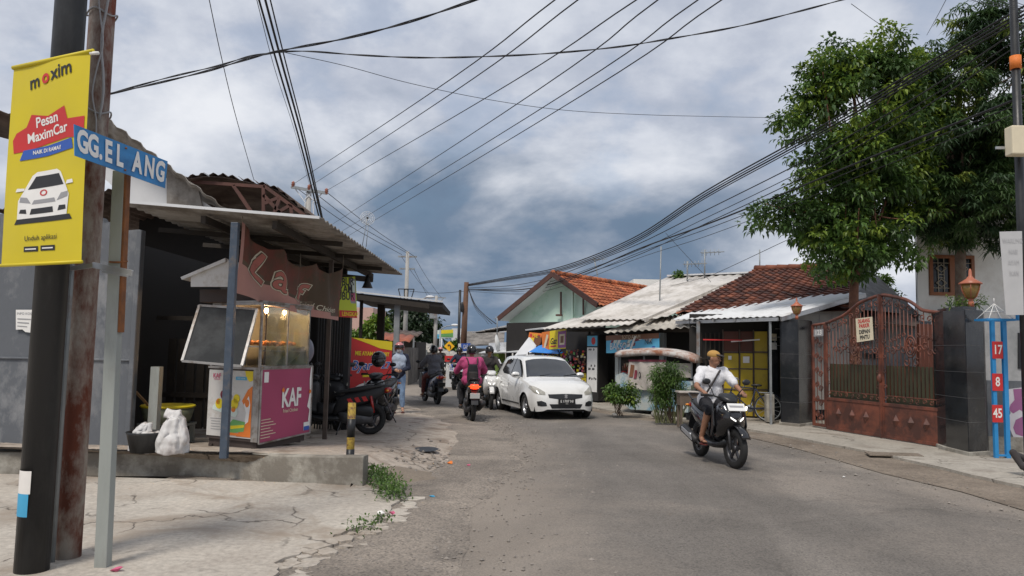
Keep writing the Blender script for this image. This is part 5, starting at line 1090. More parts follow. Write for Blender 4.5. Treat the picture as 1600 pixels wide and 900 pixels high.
for side, (sa, sb) in enumerate(((ss_ + .05, sm_ - .03), (sm_ + .03, GL - .03))):
    g = MB(); g.beam(gp(sa, z0 - .03), gp(sa, ztop(sa)), .05, .05); g.beam(gp(sb, z0 - .03), gp(sb, ztop(sb)), .06, .06)
    n = 30; g.tube([gp(sa + (sb - sa) * i / n, ztop(sa + (sb - sa) * i / n)) for i in range(n + 1)], .034, 8); g.beam(gp(sa, z0), gp(sb, z0), .05, .06); g.beam(gp(sa, zr - .04), gp(sb, zr - .04), .05, .06)
    g.beam(gp(sa + .1, zr + .13), gp(sb - .08, zr + .13), .02, .02)
    lf = obj('leaf_frame', g, 'gate_red', t, bevel=.004)
    if side: lf['label'] = 'right gate leaf, standing nearer the camera'
    g = MB(); g.prism([gp(sa, z0), gp(sb, z0), gp(sb, zr - .05), gp(sa, zr - .05)], gn * .012); pb_ = obj('bottom_panel', g, 'gate_red', lf)
    for k in range(3):
        s = sa + (sb - sa) * (k + .9) / 3.9; zc_ = (z0 + zr) / 2; g = MB(); r_ = .085
        g.add([gp(s, zc_ + r_ * 1.4, .013), gp(s + r_, zc_, .013), gp(s, zc_ - r_ * 1.4, .013), gp(s - r_, zc_, .013), gp(s, zc_, .075)], [(0, 1, 4), (1, 2, 4), (2, 3, 4), (3, 0, 4)]); obj('diamond_stud', g, 'gate_red', lf)
    g = MB(); nb = 15
    for i in range(1, nb):
        s = sa + (sb - sa) * i / nb; low = zr + .13 if i % 1 == 0 else zr; topz = ztop(s) - (.03 if i % 2 else .22)
        g.tube([gp(s, low), gp(s, topz)], .009, 6)
    obj('bars', g, 'gate_red', lf)
    g = MB(); sc_ = (sa + sb) / 2 + (.03 if side else .1); zc_ = GP(1290 + 90 * side + 40, 540).z - .02
    for rr_ in (1.0, .72): g.tube([gp(sc_ + .13 * rr_ * math.cos(a), zc_ + .2 * rr_ * math.sin(a), .02) for a in [2 * PI * i / 20 for i in range(21)]], .015, 6)
    for a in range(6): g.tube([gp(sc_, zc_, .02), gp(sc_ + .1 * math.cos(a), zc_ + .16 * math.sin(a), .02)], .012, 5)
    for sx in (-1, 1):
        for k in range(4):
            scroll(g, sc_ + sx * (.2 + .13 * k), zc_ - .05 + .05 * math.sin(k * 2), .085, sx, k, .011); scroll(g, sc_ + sx * (.18 + .1 * k), zc_ + .22 - .03 * k, .05, -sx, k, .009)
        scroll(g, sc_ + sx * .12, zc_ - .3, .09, sx, 1, .011)
    for k in range(9):
        s = sa + .08 + (sb - sa - .16) * k / 8; scroll(g, s, ztop(s) - .14, .07, 1 if k % 2 else -1, k * .8, .011); scroll(g, s, zr + .07, .055, -1 if k % 2 else 1, k, .008)
    for k in range(5):
        s = sa + .07; scroll(g, s, zr + .3 + k * .3, .05, 1, k, .008); scroll(g, sb - .07, zr + .3 + k * .3, .05, -1, k, .008)
    obj('scrollwork', g, 'gate_red', lf)
    g = MB(); zg = GP(1378, 571).z; g.prism([gp(sa + .03, zr - .02, -.05), gp(sb - .03, zr - .02, -.05), gp(sb - .03, zg, -.05), gp(sa + .03, zg, -.05)], gn * -.01); obj('plastic_sheet', g, 'olive_sheet', lf)
g = MB(); g.beam(gp(sm_, z0 - .03, .02), gp(sm_, ztop(sm_) + .02, .02), .07, .05); g.ell(gp(sm_, 1.25, .05), (.05, .05, .09), 10, 8); obj('centre_post', g, 'gate_red', t)
sN = Panel(GP(1340, 498, .05), GP(1366, 495, .05), GP(1368, 531, .05), GP(1342, 535, .05)); g = MB(); g.prism([sN.P(0, 0), sN.P(1, 0), sN.P(1, 1), sN.P(0, 1)], sN.n * -.005); w_ = tag(obj('warning_sign', g, 'ink_cream', loc=tuple(sN.P(.5, 0))), 'pale yellow sign reading DILARANG PARKIR DEPAN PINTU wired to the gate', 'sign')
hs = sN.Hh * .235
for s_, v_, m_, k_ in (('DILARANG', .86, 'ink_red', .6), ('PARKIR', .65, 'ink_red', .78), ('DEPAN', .4, 'ink_black', .85), ('PINTU', .16, 'ink_black', .85)): sN.text(m_, s_, .5, v_, hs, .004, .03, sx=k_)
sN.finish(w_, 'lettering')
nP = Panel(GP(1274, 515, .045), GP(1289, 514, .045), GP(1289, 525, .045), GP(1274, 526, .045)); g = MB(); g.prism([nP.P(0, 0), nP.P(1, 0), nP.P(1, 1), nP.P(0, 1)], nP.n * -.004); w_ = tag(obj('number_plate', g, 'ink_grey', loc=tuple(nP.P(.5, 0))), 'small house number plate reading 123 on the gate side leaf', 'number plate'); nP.text('ink_white', '123', .5, .5, nP.Hh * .95, .003, .03, sx=1.05); nP.finish(w_, 'lettering')
# ---- wall with graffiti to the right of the pillar
M('plaster_lilac', (.42, .42, .42), .85, .08, scale=1, bump=.2, dirt=(.3, .31, .31), damt=.35, dscale=1.2)
ya = 13.35; gwa, gwb = Vector((A(1541, 600, ya).x, ya, 0)), Vector((13, ya - .35, 0)); GW = lambda px, py, off=0.0: VP(px, py, gwa.xy, gwb.xy) + Vector((0, -off, 0))
t = thing('painted_wall', 'pale plaster wall with purple graffiti beside the right gate pillar', 'wall', tuple(gwa))
g = MB(); wallbox(g, gwa, gwb, 0, GW(1560, 488).z, .15); obj('wall', g, 'plaster_lilac', t)
g = MB(); wallbox(g, gwa + Vector((0, -.02, 0)), gwb + Vector((0, -.02, 0)), .07, GW(1560, 682).z, .02); obj('plinth', g, 'wall_cement', t)
g = MB(); wallbox(g, gwa + Vector((0, -.012, 0)), gwb + Vector((0, -.012, 0)), GW(1580, 682).z, GW(1580, 595).z, .012); obj('grey_band', g, 'plaster_grey', t)
g = MB(); g.add([GW(x, y, .016) for x, y in ((1574, 608), (1640, 600), (1640, 688), (1590, 690), (1583, 684), (1576, 668), (1574, 655), (1578, 645), (1573, 630))], [tuple(range(9))]); g.mi = 1
g.add([GW(x, y, .019) for x, y in ((1582, 608), (1640, 604), (1640, 642), (1600, 645), (1592, 640), (1582, 646), (1575, 640), (1578, 632), (1584, 625))], [tuple(range(9))]); g.add([GW(x, y, .019) for x, y in ((1586, 656), (1598, 650), (1640, 655), (1640, 684), (1598, 682), (1586, 678), (1582, 668))], [tuple(range(7))])
obj('graffiti', g, [M('paint_white', (.6, .58, .62), .8, .1), M('paint_purple', (.32, .12, .26), .8, .12)], t)
g = MB(); g.prism([GW(1590, 576), GW(1640, 578), GW(1640, 520), GW(1590, 520)], (0, -.02, 0)); obj('dark_opening', g, 'black_paint', t)
# blue number frame
yb = G(1562, 716, .07).y; F_ = lambda px, py: A(px, py, yb)
t = thing('number_post', 'light blue steel post frame with red plates 17, 8 and 45', 'sign post', (F_(1562, 716).x, yb, .07)); M('blue_steel', (.03, .25, .56), .45, .12, bump=.1)
xa, xb2 = F_(1553, 600).x, F_(1571, 600).x; zt_ = F_(1560, 502).z
g = MB(); g.bbox(xa - .03, xa + .03, yb - .03, yb + .03, .05, zt_); g.bbox(xb2 - .035, xb2 + .035, yb - .03, yb + .03, .05, zt_); g.bbox(xa, xb2, yb - .025, yb + .025, .1, .13); obj('post_frame', g, 'blue_steel', t, bevel=.005)
g = MB(); zz_ = zt_ + .02; c = Vector(((xa + xb2) / 2 - .05, yb, zz_)); s4 = [c + Vector((sx * .21, sy * .18, 0)) for sx, sy in ((-1, -1), (1, -1), (1, 1), (-1, 1))]
for i in range(4): g.beam(s4[i], s4[(i + 1) % 4], .035, .035)
g.beam(s4[1], s4[1] + Vector((.42, 0, .02)), .03, .03); g.beam(s4[1] + Vector((.06, 0, 0)), s4[1] + Vector((.06, 0, .22)), .05, .05); g.beam(s4[1] + Vector((.4, 0, 0)), s4[1] + Vector((.4, 0, .24)), .035, .035); obj('top_frame', g, 'blue_steel', t)
g = MB()
for p_ in s4 + [(s4[0] + s4[1]) / 2, (s4[2] + s4[3]) / 2]: g.tube([p_, c + Vector((0, 0, .27))], .007, 6)
g.tube([c + Vector((0, 0, .27)), c + Vector((0, 0, .36))], .008, 6)
for i in range(4): g.tube([s4[i].lerp(c + Vector((0, 0, .27)), .5), s4[(i + 1) % 4].lerp(c + Vector((0, 0, .27)), .5)], .006, 6)
obj('wire_cage', g, 'ink_white', t)
for s_, y_ in (('17', 547), ('8', 597), ('45', 646)):
    cz = F_(1559, y_).z; cx = F_(1559, y_).x - .03; g = MB(); g.bbox(cx - .085, cx + .085, yb - .045, yb - .035, cz - .14, cz + .14); p_ = obj('number_plate', g, 'ink_red', t); p_['label'] = 'red plate reading ' + s_
    pn = Panel((cx - .085, yb - .046, cz + .14), (cx + .085, yb - .046, cz + .14), (cx + .085, yb - .046, cz - .14), (cx - .085, yb - .046, cz - .14)); pn.text('ink_white', s_, .5, .5, .21, .003, .02, sx=.72); pn.finish(p_, 'lettering')
# ------------------------------------------------------------------ trees and plants
def leaf_mat(name, c, c2, trans=.35):
    m, nt, b = new_mat(name); oi = N(nt, 'ShaderNodeTexCoord'); n = N(nt, 'ShaderNodeTexNoise', i_Scale=2.2, i_Detail=4.0); L(nt, oi.outputs['Object'], n.inputs['Vector'])
    r = ramp(nt, [(.3, c), (.7, c2)]); L(nt, n.outputs[0], r.inputs[0]); L(nt, r.outputs[0], b.inputs['Base Color']); b.inputs['Roughness'].default_value = .45
    tr = N(nt, 'ShaderNodeBsdfTranslucent'); L(nt, r.outputs[0], tr.inputs[0]); mx = N(nt, 'ShaderNodeMixShader', i_0=trans); L(nt, b.outputs[0], mx.inputs[1]); L(nt, tr.outputs[0], mx.inputs[2]); L(nt, mx.outputs[0], nt.nodes['Material Output'].inputs[0]); MATS[name] = m
leaf_mat('leaf_dark', (.042, .088, .022), (.07, .13, .032)); leaf_mat('leaf_mid', (.075, .15, .03), (.12, .21, .042)); leaf_mat('leaf_bright', (.15, .24, .03), (.24, .32, .045))
leaf_mat('mango_dark', (.027, .058, .024), (.045, .085, .034)); leaf_mat('mango_mid', (.05, .1, .03), (.08, .14, .042)); leaf_mat('mango_bright', (.13, .19, .03), (.2, .24, .05))
leaf_mat('far_green', (.02, .04, .018), (.035, .06, .025)); leaf_mat('lime_green', (.08, .16, .02), (.14, .24, .03))
M('bark', (.16, .11, .08), .95, .3, scale=9, bump=.6, dirt=(.25, .22, .18), damt=.3); M('bark_red', (.17, .08, .05), .95, .3, scale=9, bump=.6)
def leaf(g, p, d, l, w, rnd, droop=.25):
    """one folded leaf: four triangles on a bent midrib"""
    d = d.normalized(); s = d.cross(Vector((rnd.uniform(-.5, .5), rnd.uniform(-.5, .5), 1))); s = s.normalized() if s.length > .01 else Vector((1, 0, 0))
    n = s.cross(d); m = p + d * l * .5 - Vector((0, 0, 0)); e = p + d * l - Vector((0, 0, droop * l)); f = n * w * .25
    g.add([p, m + s * w / 2 + f, e, m - s * w / 2 + f, m], [(0, 4, 1), (1, 4, 2), (2, 4, 3), (3, 4, 0)])
def rdir(rnd):
    z = rnd.uniform(-1, 1); a = rnd.random() * 2 * PI; r = math.sqrt(1 - z * z); return Vector((r * math.cos(a), r * math.sin(a), z))
def crown(ells, n_cl, per, lw, ll, rnd, mats3, gap=.0, clr=.36, shape='round', topbright=.3, droop=.25):
    g = MB(); vol = [e[1][0] * e[1][1] * e[1][2] for e in ells]; tot = sum(vol); cl = []
    zmax = max(e[0].z + e[1][2] for e in ells); zmin = min(e[0].z - e[1][2] for e in ells)
    tries = 0
    while len(cl) < n_cl and tries < n_cl * 30:
        tries += 1
        e = rnd.choices(ells, vol)[0]; d = rdir(rnd); rr = rnd.random() ** .45; c = e[0] + Vector((d.x * e[1][0] * rr, d.y * e[1][1] * rr, d.z * e[1][2] * rr))
        if noise.noise(c * .85 + Vector((5, 1, 2))) < gap: continue
        cl.append(c)
    for c in cl:
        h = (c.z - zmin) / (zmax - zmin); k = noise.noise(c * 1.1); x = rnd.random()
        mi = 2 if x < topbright * (.25 + max(0, k) * 2.2) * (.3 + h) else (1 if x < .55 + k else 0); g.mi = mi  # upper clumps turn bright more often: top light painted into leaf colour
        R_ = clr * rnd.uniform(.6, 1.25)
        if shape == 'whorl':       # rosettes of long leaves at shoot tips
            for q in range(max(2, per // 9)):
                cc = c + rdir(rnd) * R_ * rnd.random(); a0 = rnd.random() * 6
                for j in range(9):
                    a = a0 + j * 2 * PI / 9 + rnd.uniform(-.2, .2); d = Vector((math.cos(a), math.sin(a), rnd.uniform(-.35, .5))); leaf(g, cc, d, ll * rnd.uniform(.7, 1.2), lw * rnd.uniform(.8, 1.2), rnd, droop)
        else:
            for q in range(per):
                d = rdir(rnd); p = c + Vector((d.x, d.y, d.z * .65)) * R_ * rnd.random() ** .5
                dd = (d + Vector((0, 0, -.15)) + rdir(rnd) * .7); leaf(g, p, dd, ll * rnd.uniform(.6, 1.2), lw * rnd.uniform(.7, 1.2), rnd, droop)
    return g, cl
def tree(name, label, cat, base, trunk_pts, radii, ells, n_cl, per, lw, ll, seed, mats3, bark, group=None, limbs=14, **k):
    rnd = random.Random(seed); t = thing(name, label, cat, tuple(base), 0, group); g, cl = crown(ells, n_cl, per, lw, ll, rnd, mats3, **k); obj('crown', g, mats3, t)
    g = MB(); tp = spline(trunk_pts, 5); rs = [radii[0] + (radii[1] - radii[0]) * i / (len(tp) - 1) for i in range(len(tp))]; g.tube(tp, rs, 10)
    for i in range(limbs):
        c = rnd.choice(cl); j = int(len(tp) * rnd.uniform(.35, .95)); a = tp[min(j, len(tp) - 1)]
        if (c - a).length > 5: continue
        m = a.lerp(c, .5) + Vector((rnd.uniform(-.2, .2), rnd.uniform(-.2, .2), -.12 * (c - a).length)); pts = spline([a, m, c], 4); r0 = rs[min(j, len(tp) - 1)] * .55
        g.tube(pts, [r0 * (1 - .75 * q / (len(pts) - 1)) for q in range(len(pts))], 6)
    obj('trunk', g, bark, t); return t
def E_(px, py, Y, rx, ry, rd=None):
    c = A(px, py, Y); s = Y / F; return (c, (rx * s, (rd if rd else rx * s), ry * s))
Y1 = 18.2
tb = A(1336, 560, Y1); tb.z = 0
tree('leafy_tree', 'tall broadleaf tree with yellow green tips painted as top-lit, rising behind the gate', 'tree', tb,
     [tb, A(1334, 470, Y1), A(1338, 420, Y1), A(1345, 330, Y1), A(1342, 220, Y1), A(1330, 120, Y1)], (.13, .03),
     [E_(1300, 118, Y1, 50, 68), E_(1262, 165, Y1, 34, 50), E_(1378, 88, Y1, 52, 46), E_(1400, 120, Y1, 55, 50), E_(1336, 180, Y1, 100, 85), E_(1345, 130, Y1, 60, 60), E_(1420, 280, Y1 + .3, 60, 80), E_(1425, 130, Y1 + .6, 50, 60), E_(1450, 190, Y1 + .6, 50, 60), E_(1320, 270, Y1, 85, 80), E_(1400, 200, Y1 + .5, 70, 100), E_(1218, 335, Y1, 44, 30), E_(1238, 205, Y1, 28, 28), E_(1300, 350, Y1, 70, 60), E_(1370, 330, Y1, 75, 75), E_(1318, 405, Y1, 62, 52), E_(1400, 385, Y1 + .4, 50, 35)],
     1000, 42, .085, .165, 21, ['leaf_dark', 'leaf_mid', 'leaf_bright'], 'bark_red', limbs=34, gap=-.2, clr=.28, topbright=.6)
Y2 = 19.2
t2b = A(1500, 560, Y2 + 3); t2b = Vector((13.0, 22.5, 0)); t2b = Vector((A(1500, 450, 19.6).x, 19.7, 0))
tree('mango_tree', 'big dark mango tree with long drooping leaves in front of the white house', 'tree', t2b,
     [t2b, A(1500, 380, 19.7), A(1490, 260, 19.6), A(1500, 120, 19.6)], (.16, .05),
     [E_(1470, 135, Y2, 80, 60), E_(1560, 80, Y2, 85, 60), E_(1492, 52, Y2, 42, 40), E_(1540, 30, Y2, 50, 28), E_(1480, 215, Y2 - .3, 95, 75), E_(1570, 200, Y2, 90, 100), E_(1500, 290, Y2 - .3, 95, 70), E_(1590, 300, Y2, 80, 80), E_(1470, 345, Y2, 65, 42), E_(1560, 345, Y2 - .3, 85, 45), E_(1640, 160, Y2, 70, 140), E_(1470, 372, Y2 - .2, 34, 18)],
     760, 54, .055, .26, 33, ['mango_dark', 'mango_mid', 'mango_bright'], 'bark', limbs=30, gap=-.26, clr=.36, shape='whorl', topbright=.32, droop=.5)
tb = A(1388, 500, 23); tb.z = 0
tree('small_tree', 'small light green tree peeping over the yard behind the gate', 'tree', tb, [tb, A(1388, 470, 23)], (.06, .03), [E_(1385, 452, 23, 24, 20), E_(1398, 470, 23, 14, 16)], 26, 40, .07, .14, 5, ['leaf_mid', 'leaf_mid', 'leaf_bright'], 'bark', limbs=5, clr=.22)
# far trees
tb = Vector((A(640, 540, 78).x, 78, 0))
tree('broad_tree', 'big round dark green tree at the far end of the street', 'tree', tb, [tb, A(640, 540, 78), A(642, 505, 78)], (.4, .15),
     [E_(640, 520, 78, 45, 42, 3.5), E_(600, 530, 78, 32, 34, 3), E_(672, 535, 78, 22, 30, 2.5), E_(575, 540, 80, 22, 26, 2.5), E_(630, 498, 78, 22, 22, 2), E_(668, 515, 78, 18, 18, 2)], 420, 34, .3, .5, 8, ['far_green', 'far_green', 'leaf_dark'], 'bark', limbs=8, gap=-.4, clr=.8, topbright=.1)
tb = Vector((A(575, 540, 40).x, 40, 0))
tree('lime_tree', 'bright yellow green tree beyond the red noodle banner', 'tree', tb, [tb, A(578, 530, 40), A(578, 505, 40)], (.12, .05), [E_(578, 510, 40, 20, 20), E_(562, 525, 40, 16, 14), E_(592, 520, 40, 14, 20)], 120, 36, .14, .24, 9, ['lime_green', 'lime_green', 'leaf_bright'], 'bark', limbs=5, clr=.35)
tb = Vector((A(712, 550, 70).x, 70, 0))
tree('street_tree', 'small sunlit tree in front of the far billboard', 'tree', tb, [tb, A(712, 550, 70), A(712, 535, 70)], (.12, .05), [E_(712, 545, 70, 13, 16), E_(742, 560, 60, 8, 12)], 60, 30, .22, .36, 10, ['leaf_mid', 'lime_green', 'far_green'], 'bark', limbs=4, clr=.5)
# bushes by the cart stall
def bush(name, label, px, py, Y, ells, n, per, lw, ll, seed, mats, stems=7, **k):
    rnd = random.Random(seed); b = G(px, py, .07) if Y is None else Vector((A(px, py, Y).x, Y, .06)); t = thing(name, label, 'bush', tuple(b))
    g, cl = crown(ells, n, per, lw, ll, rnd, mats, **k); obj('foliage', g, mats, t)
    g = MB()
    for i in range(stems):
        c = rnd.choice(cl); g.tube(spline([b + Vector((rnd.uniform(-.1, .1), rnd.uniform(-.05, .05), 0)), b.lerp(c, .5) + Vector((rnd.uniform(-.08, .08), 0, .05)), c], 3), .011, 5)
    obj('stems', g, 'bark', t)
YB = 17.6
bush('tall_bush', 'tall feathery green bush growing at the roadside beside the wheeled cart', 1048, 655, YB, [E_(1050, 585, YB, 30, 24), E_(1072, 600, YB, 22, 30), E_(1035, 612, YB, 16, 22), E_(1062, 575, YB, 22, 14)], 150, 42, .022, .1, 41, ['leaf_mid', 'leaf_mid', 'leaf_dark'], 10, clr=.17, topbright=.1)
YC = 19.2
bush('low_bush', 'low leafy bush with yellowish leaves between the fridge and the wheeled cart', 968, 648, YC, [E_(968, 625, YC, 22, 20), E_(985, 612, YC, 10, 16), E_(955, 610, YC, 8, 16), E_(985, 638, YC, 14, 8), E_(966, 640, YC, 22, 10), E_(955, 632, YC, 12, 12)], 80, 26, .05, .1, 42, ['leaf_mid', 'leaf_dark', 'leaf_bright'], 8, clr=.15, topbright=.5)
# grass-like plant under the tall bush
rnd = random.Random(4); g = MB(); b = Vector((A(1045, 655, 17.7).x, 17.6, .06))
for i in range(70):
    a = rnd.uniform(-1.2, 1.2); p = b + Vector((rnd.uniform(-.35, .35), rnd.uniform(-.15, .15), 0)); tip = p + Vector((math.sin(a) * .25, rnd.uniform(-.15, .1), rnd.uniform(.35, .8)))
    m = p.lerp(tip, .5) + Vector((0, 0, .08)); w_ = Vector((.008, 0, 0)); g.add([p - w_, p + w_, m + w_, m - w_, tip], [(0, 1, 2, 3), (3, 2, 4)])
tag(obj('long_leaf_plant', g, M('leaf_dry', (.13, .14, .06), .7, .3)), 'tuft of long upright grey green leaves under the tall bush', 'plant')
# weeds by the wall end
def weeds(label, pts, n, seed, h=.12):
    rnd = random.Random(seed); g = MB()
    for i in range(n):
        k = rnd.uniform(0, len(pts) - 1.001); a, b = pts[int(k)], pts[int(k) + 1]; p = a.lerp(b, k % 1) + Vector((rnd.gauss(0, .09), rnd.gauss(0, .09), 0)); p.z = .03 + rnd.random() * h; g.mi = rnd.choice([0, 1, 1])
        leaf(g, p, rdir(rnd) + Vector((0, 0, .6)), rnd.uniform(.03, .06), .022, rnd, .1)
    return tag(obj('weeds', g, ['leaf_dark', 'leaf_mid']), label, 'weeds')
weeds('low green weeds sprouting at the end of the kerb wall', [G(572, 752, .03), G(592, 757, .03), G(606, 772, .03), G(616, 786, .03)], 1500, 3, .2)
weeds('thin scruffy weeds in the broken pad edge', [G(560, 838, .02), G(575, 822, .02), G(592, 812, .02)], 140, 4, .04)
# plants on the right pillar
rnd = random.Random(9); g = MB(); base = Vector((cen.x, cen.y, zR + .08))
for i in range(260):
    p = base + Vector((rnd.uniform(-.2, .36), rnd.uniform(-.3, .2), rnd.random() ** 2 * .2)); g.mi = rnd.choice([0, 1, 1, 2]); leaf(g, p, rdir(rnd) + Vector((.3, 0, .3)), rnd.uniform(.04, .09), .03, rnd, .3)
for i in range(8): q = base + Vector((rnd.uniform(.1, .5), rnd.uniform(-.3, .1), 0)); g.mi = 0; g.tube(spline([base + Vector((.05, 0, -.03)), q + Vector((0, 0, .05)), q + Vector((.12, -.05, rnd.uniform(-.05, .2)))], 4), .006, 5)
tag(obj('trailing_plant', g, ['leaf_dark', 'leaf_mid', 'leaf_bright']), 'trailing weeds growing from the top of the right gate pillar', 'plant')
# ------------------------------------------------------------------ vehicles
M('rubber', (.016, .016, .016), .8, .3, scale=20, bump=.3); M('plastic_black', (.015, .016, .018), .4, .15, bump=.05); M('gloss_black', (.012, .012, .014), .18, .15, coat=.6, bump=0); M('matt_black', (.02, .02, .022), .6, .2, bump=.15)
M('engine_grey', (.09, .09, .095), .45, .3, metal=.6, scale=12, bump=.2); M('chrome', (.55, .55, .56), .2, .1, metal=.9, bump=0); M('silver', (.42, .43, .45), .3, .08, metal=.5, bump=0); M('seat_vinyl', (.02, .02, .021), .55, .2, bump=.2, bscale=80)
M('car_white', (.72, .72, .70), .25, .025, scale=1.5, bump=0, coat=.8, dirt=(.6, .59, .56), damt=.1); M('headlamp', (.34, .33, .29), .12, .35, bump=0, coat=1, scale=9); M('headlamp_on', (.9, .9, .88), .2, 0, bump=0, emit=(1, .97, .9), estr=1.0); M('tail_red', (.35, .012, .01), .25, .1, bump=0, coat=.6); M('tail_on', (.8, .02, .01), .3, 0, bump=0, emit=(1, .035, .008), estr=3)
M('amber', (.7, .25, .02), .3, .1, bump=0); M('plate_black', (.012, .012, .013), .5, .1, bump=0); M('plate_white', (.7, .7, .68), .5, .05, bump=0); M('blue_grey_body', (.09, .11, .17), .3, .1, coat=.5, bump=0); M('white_body', (.68, .68, .67), .3, .04, coat=.5, bump=0); M('rim_dark', (.06, .06, .065), .4, .2, metal=.6, bump=0)
M('window_tint', (.018, .02, .022), .06, .1, bump=0, coat=.6)
def wheel(parent, c, r, w_, rim='rim_dark', n_sp=5, tyre='rubber', ax=(0, 1, 0), spw=.035, ri=.66):
    """tyre + rim with spokes, axis along y"""
    c = Vector(c); g = MB(); hw = w_ / 2
    prof = [(r * .66, -hw * .8), (r * .8, -hw), (r * .93, -hw * .85), (r * .99, -hw * .45), (r, 0), (r * .99, hw * .45), (r * .93, hw * .85), (r * .8, hw), (r * .66, hw * .8), (r * .64, 0), (r * .66, -hw * .8)]
    vs = []; n = 30
    prof = [(r - (r - a_) * (1 - ri) / .34, b_) for a_, b_ in prof]
    for rr, z in prof:
        for j in range(n): a = 2 * PI * j / n; vs.append(c + Vector((rr * math.cos(a), z, rr * math.sin(a))))
    k = len(prof); g.smooth = True; g.add(vs, [(i * n + j, i * n + (j + 1) % n, (i + 1) * n + (j + 1) % n, (i + 1) * n + j) for i in range(k - 1) for j in range(n)])
    t = obj('wheel', g, tyre, parent); g = MB(); vs = []
    prof = [(r * (ri + .01), -hw * .72), (r * (ri - .05), -hw * .6), (r * (ri - .05), hw * .6), (r * (ri + .01), hw * .72)]
    for rr, z in prof:
        for j in range(n): a = 2 * PI * j / n; vs.append(c + Vector((rr * math.cos(a), z, rr * math.sin(a))))
    g.smooth = True; g.add(vs, [(i * n + j, i * n + (j + 1) % n, (i + 1) * n + (j + 1) % n, (i + 1) * n + j) for i in range(3) for j in range(n)]); g.smooth = False
    for s in range(n_sp):
        a = 2 * PI * s / n_sp + .3; d = Vector((math.cos(a), 0, math.sin(a)))
        for yy in ((-hw * .5, hw * .5) if spw > .05 else (0,)): g.beam(c + Vector((0, yy, 0)) + d * r * .08, c + Vector((0, yy, 0)) + d * r * (ri - .03), spw, .02 if spw > .05 else .03, up=(0, 1, 0))
    g.cyl(c + Vector((0, -hw * .7, 0)), c + Vector((0, hw * .7, 0)), r * .17, 14); obj('rim', g, rim, t); return t
def mirror(pts, s): return [(x, y * s, z) for x, y, z in pts]
def section(x, w_, z0, z1, rnd_=.3, n=14, top_w=None):
    """rounded body section at station x"""
    top_w = w_ if top_w is None else top_w; out = []
    for i in range(n):
        a = 2 * PI * i / n; cx, sx = math.cos(a), math.sin(a); e = 2 / 3.0
        yy = math.copysign(abs(cx) ** e, cx); zz = math.copysign(abs(sx) ** e, sx); hw = w_ + (top_w - w_) * (zz * .5 + .5)
        out.append(Vector((x, hw * yy, (z0 + z1) / 2 + (z1 - z0) / 2 * zz)))
    return out
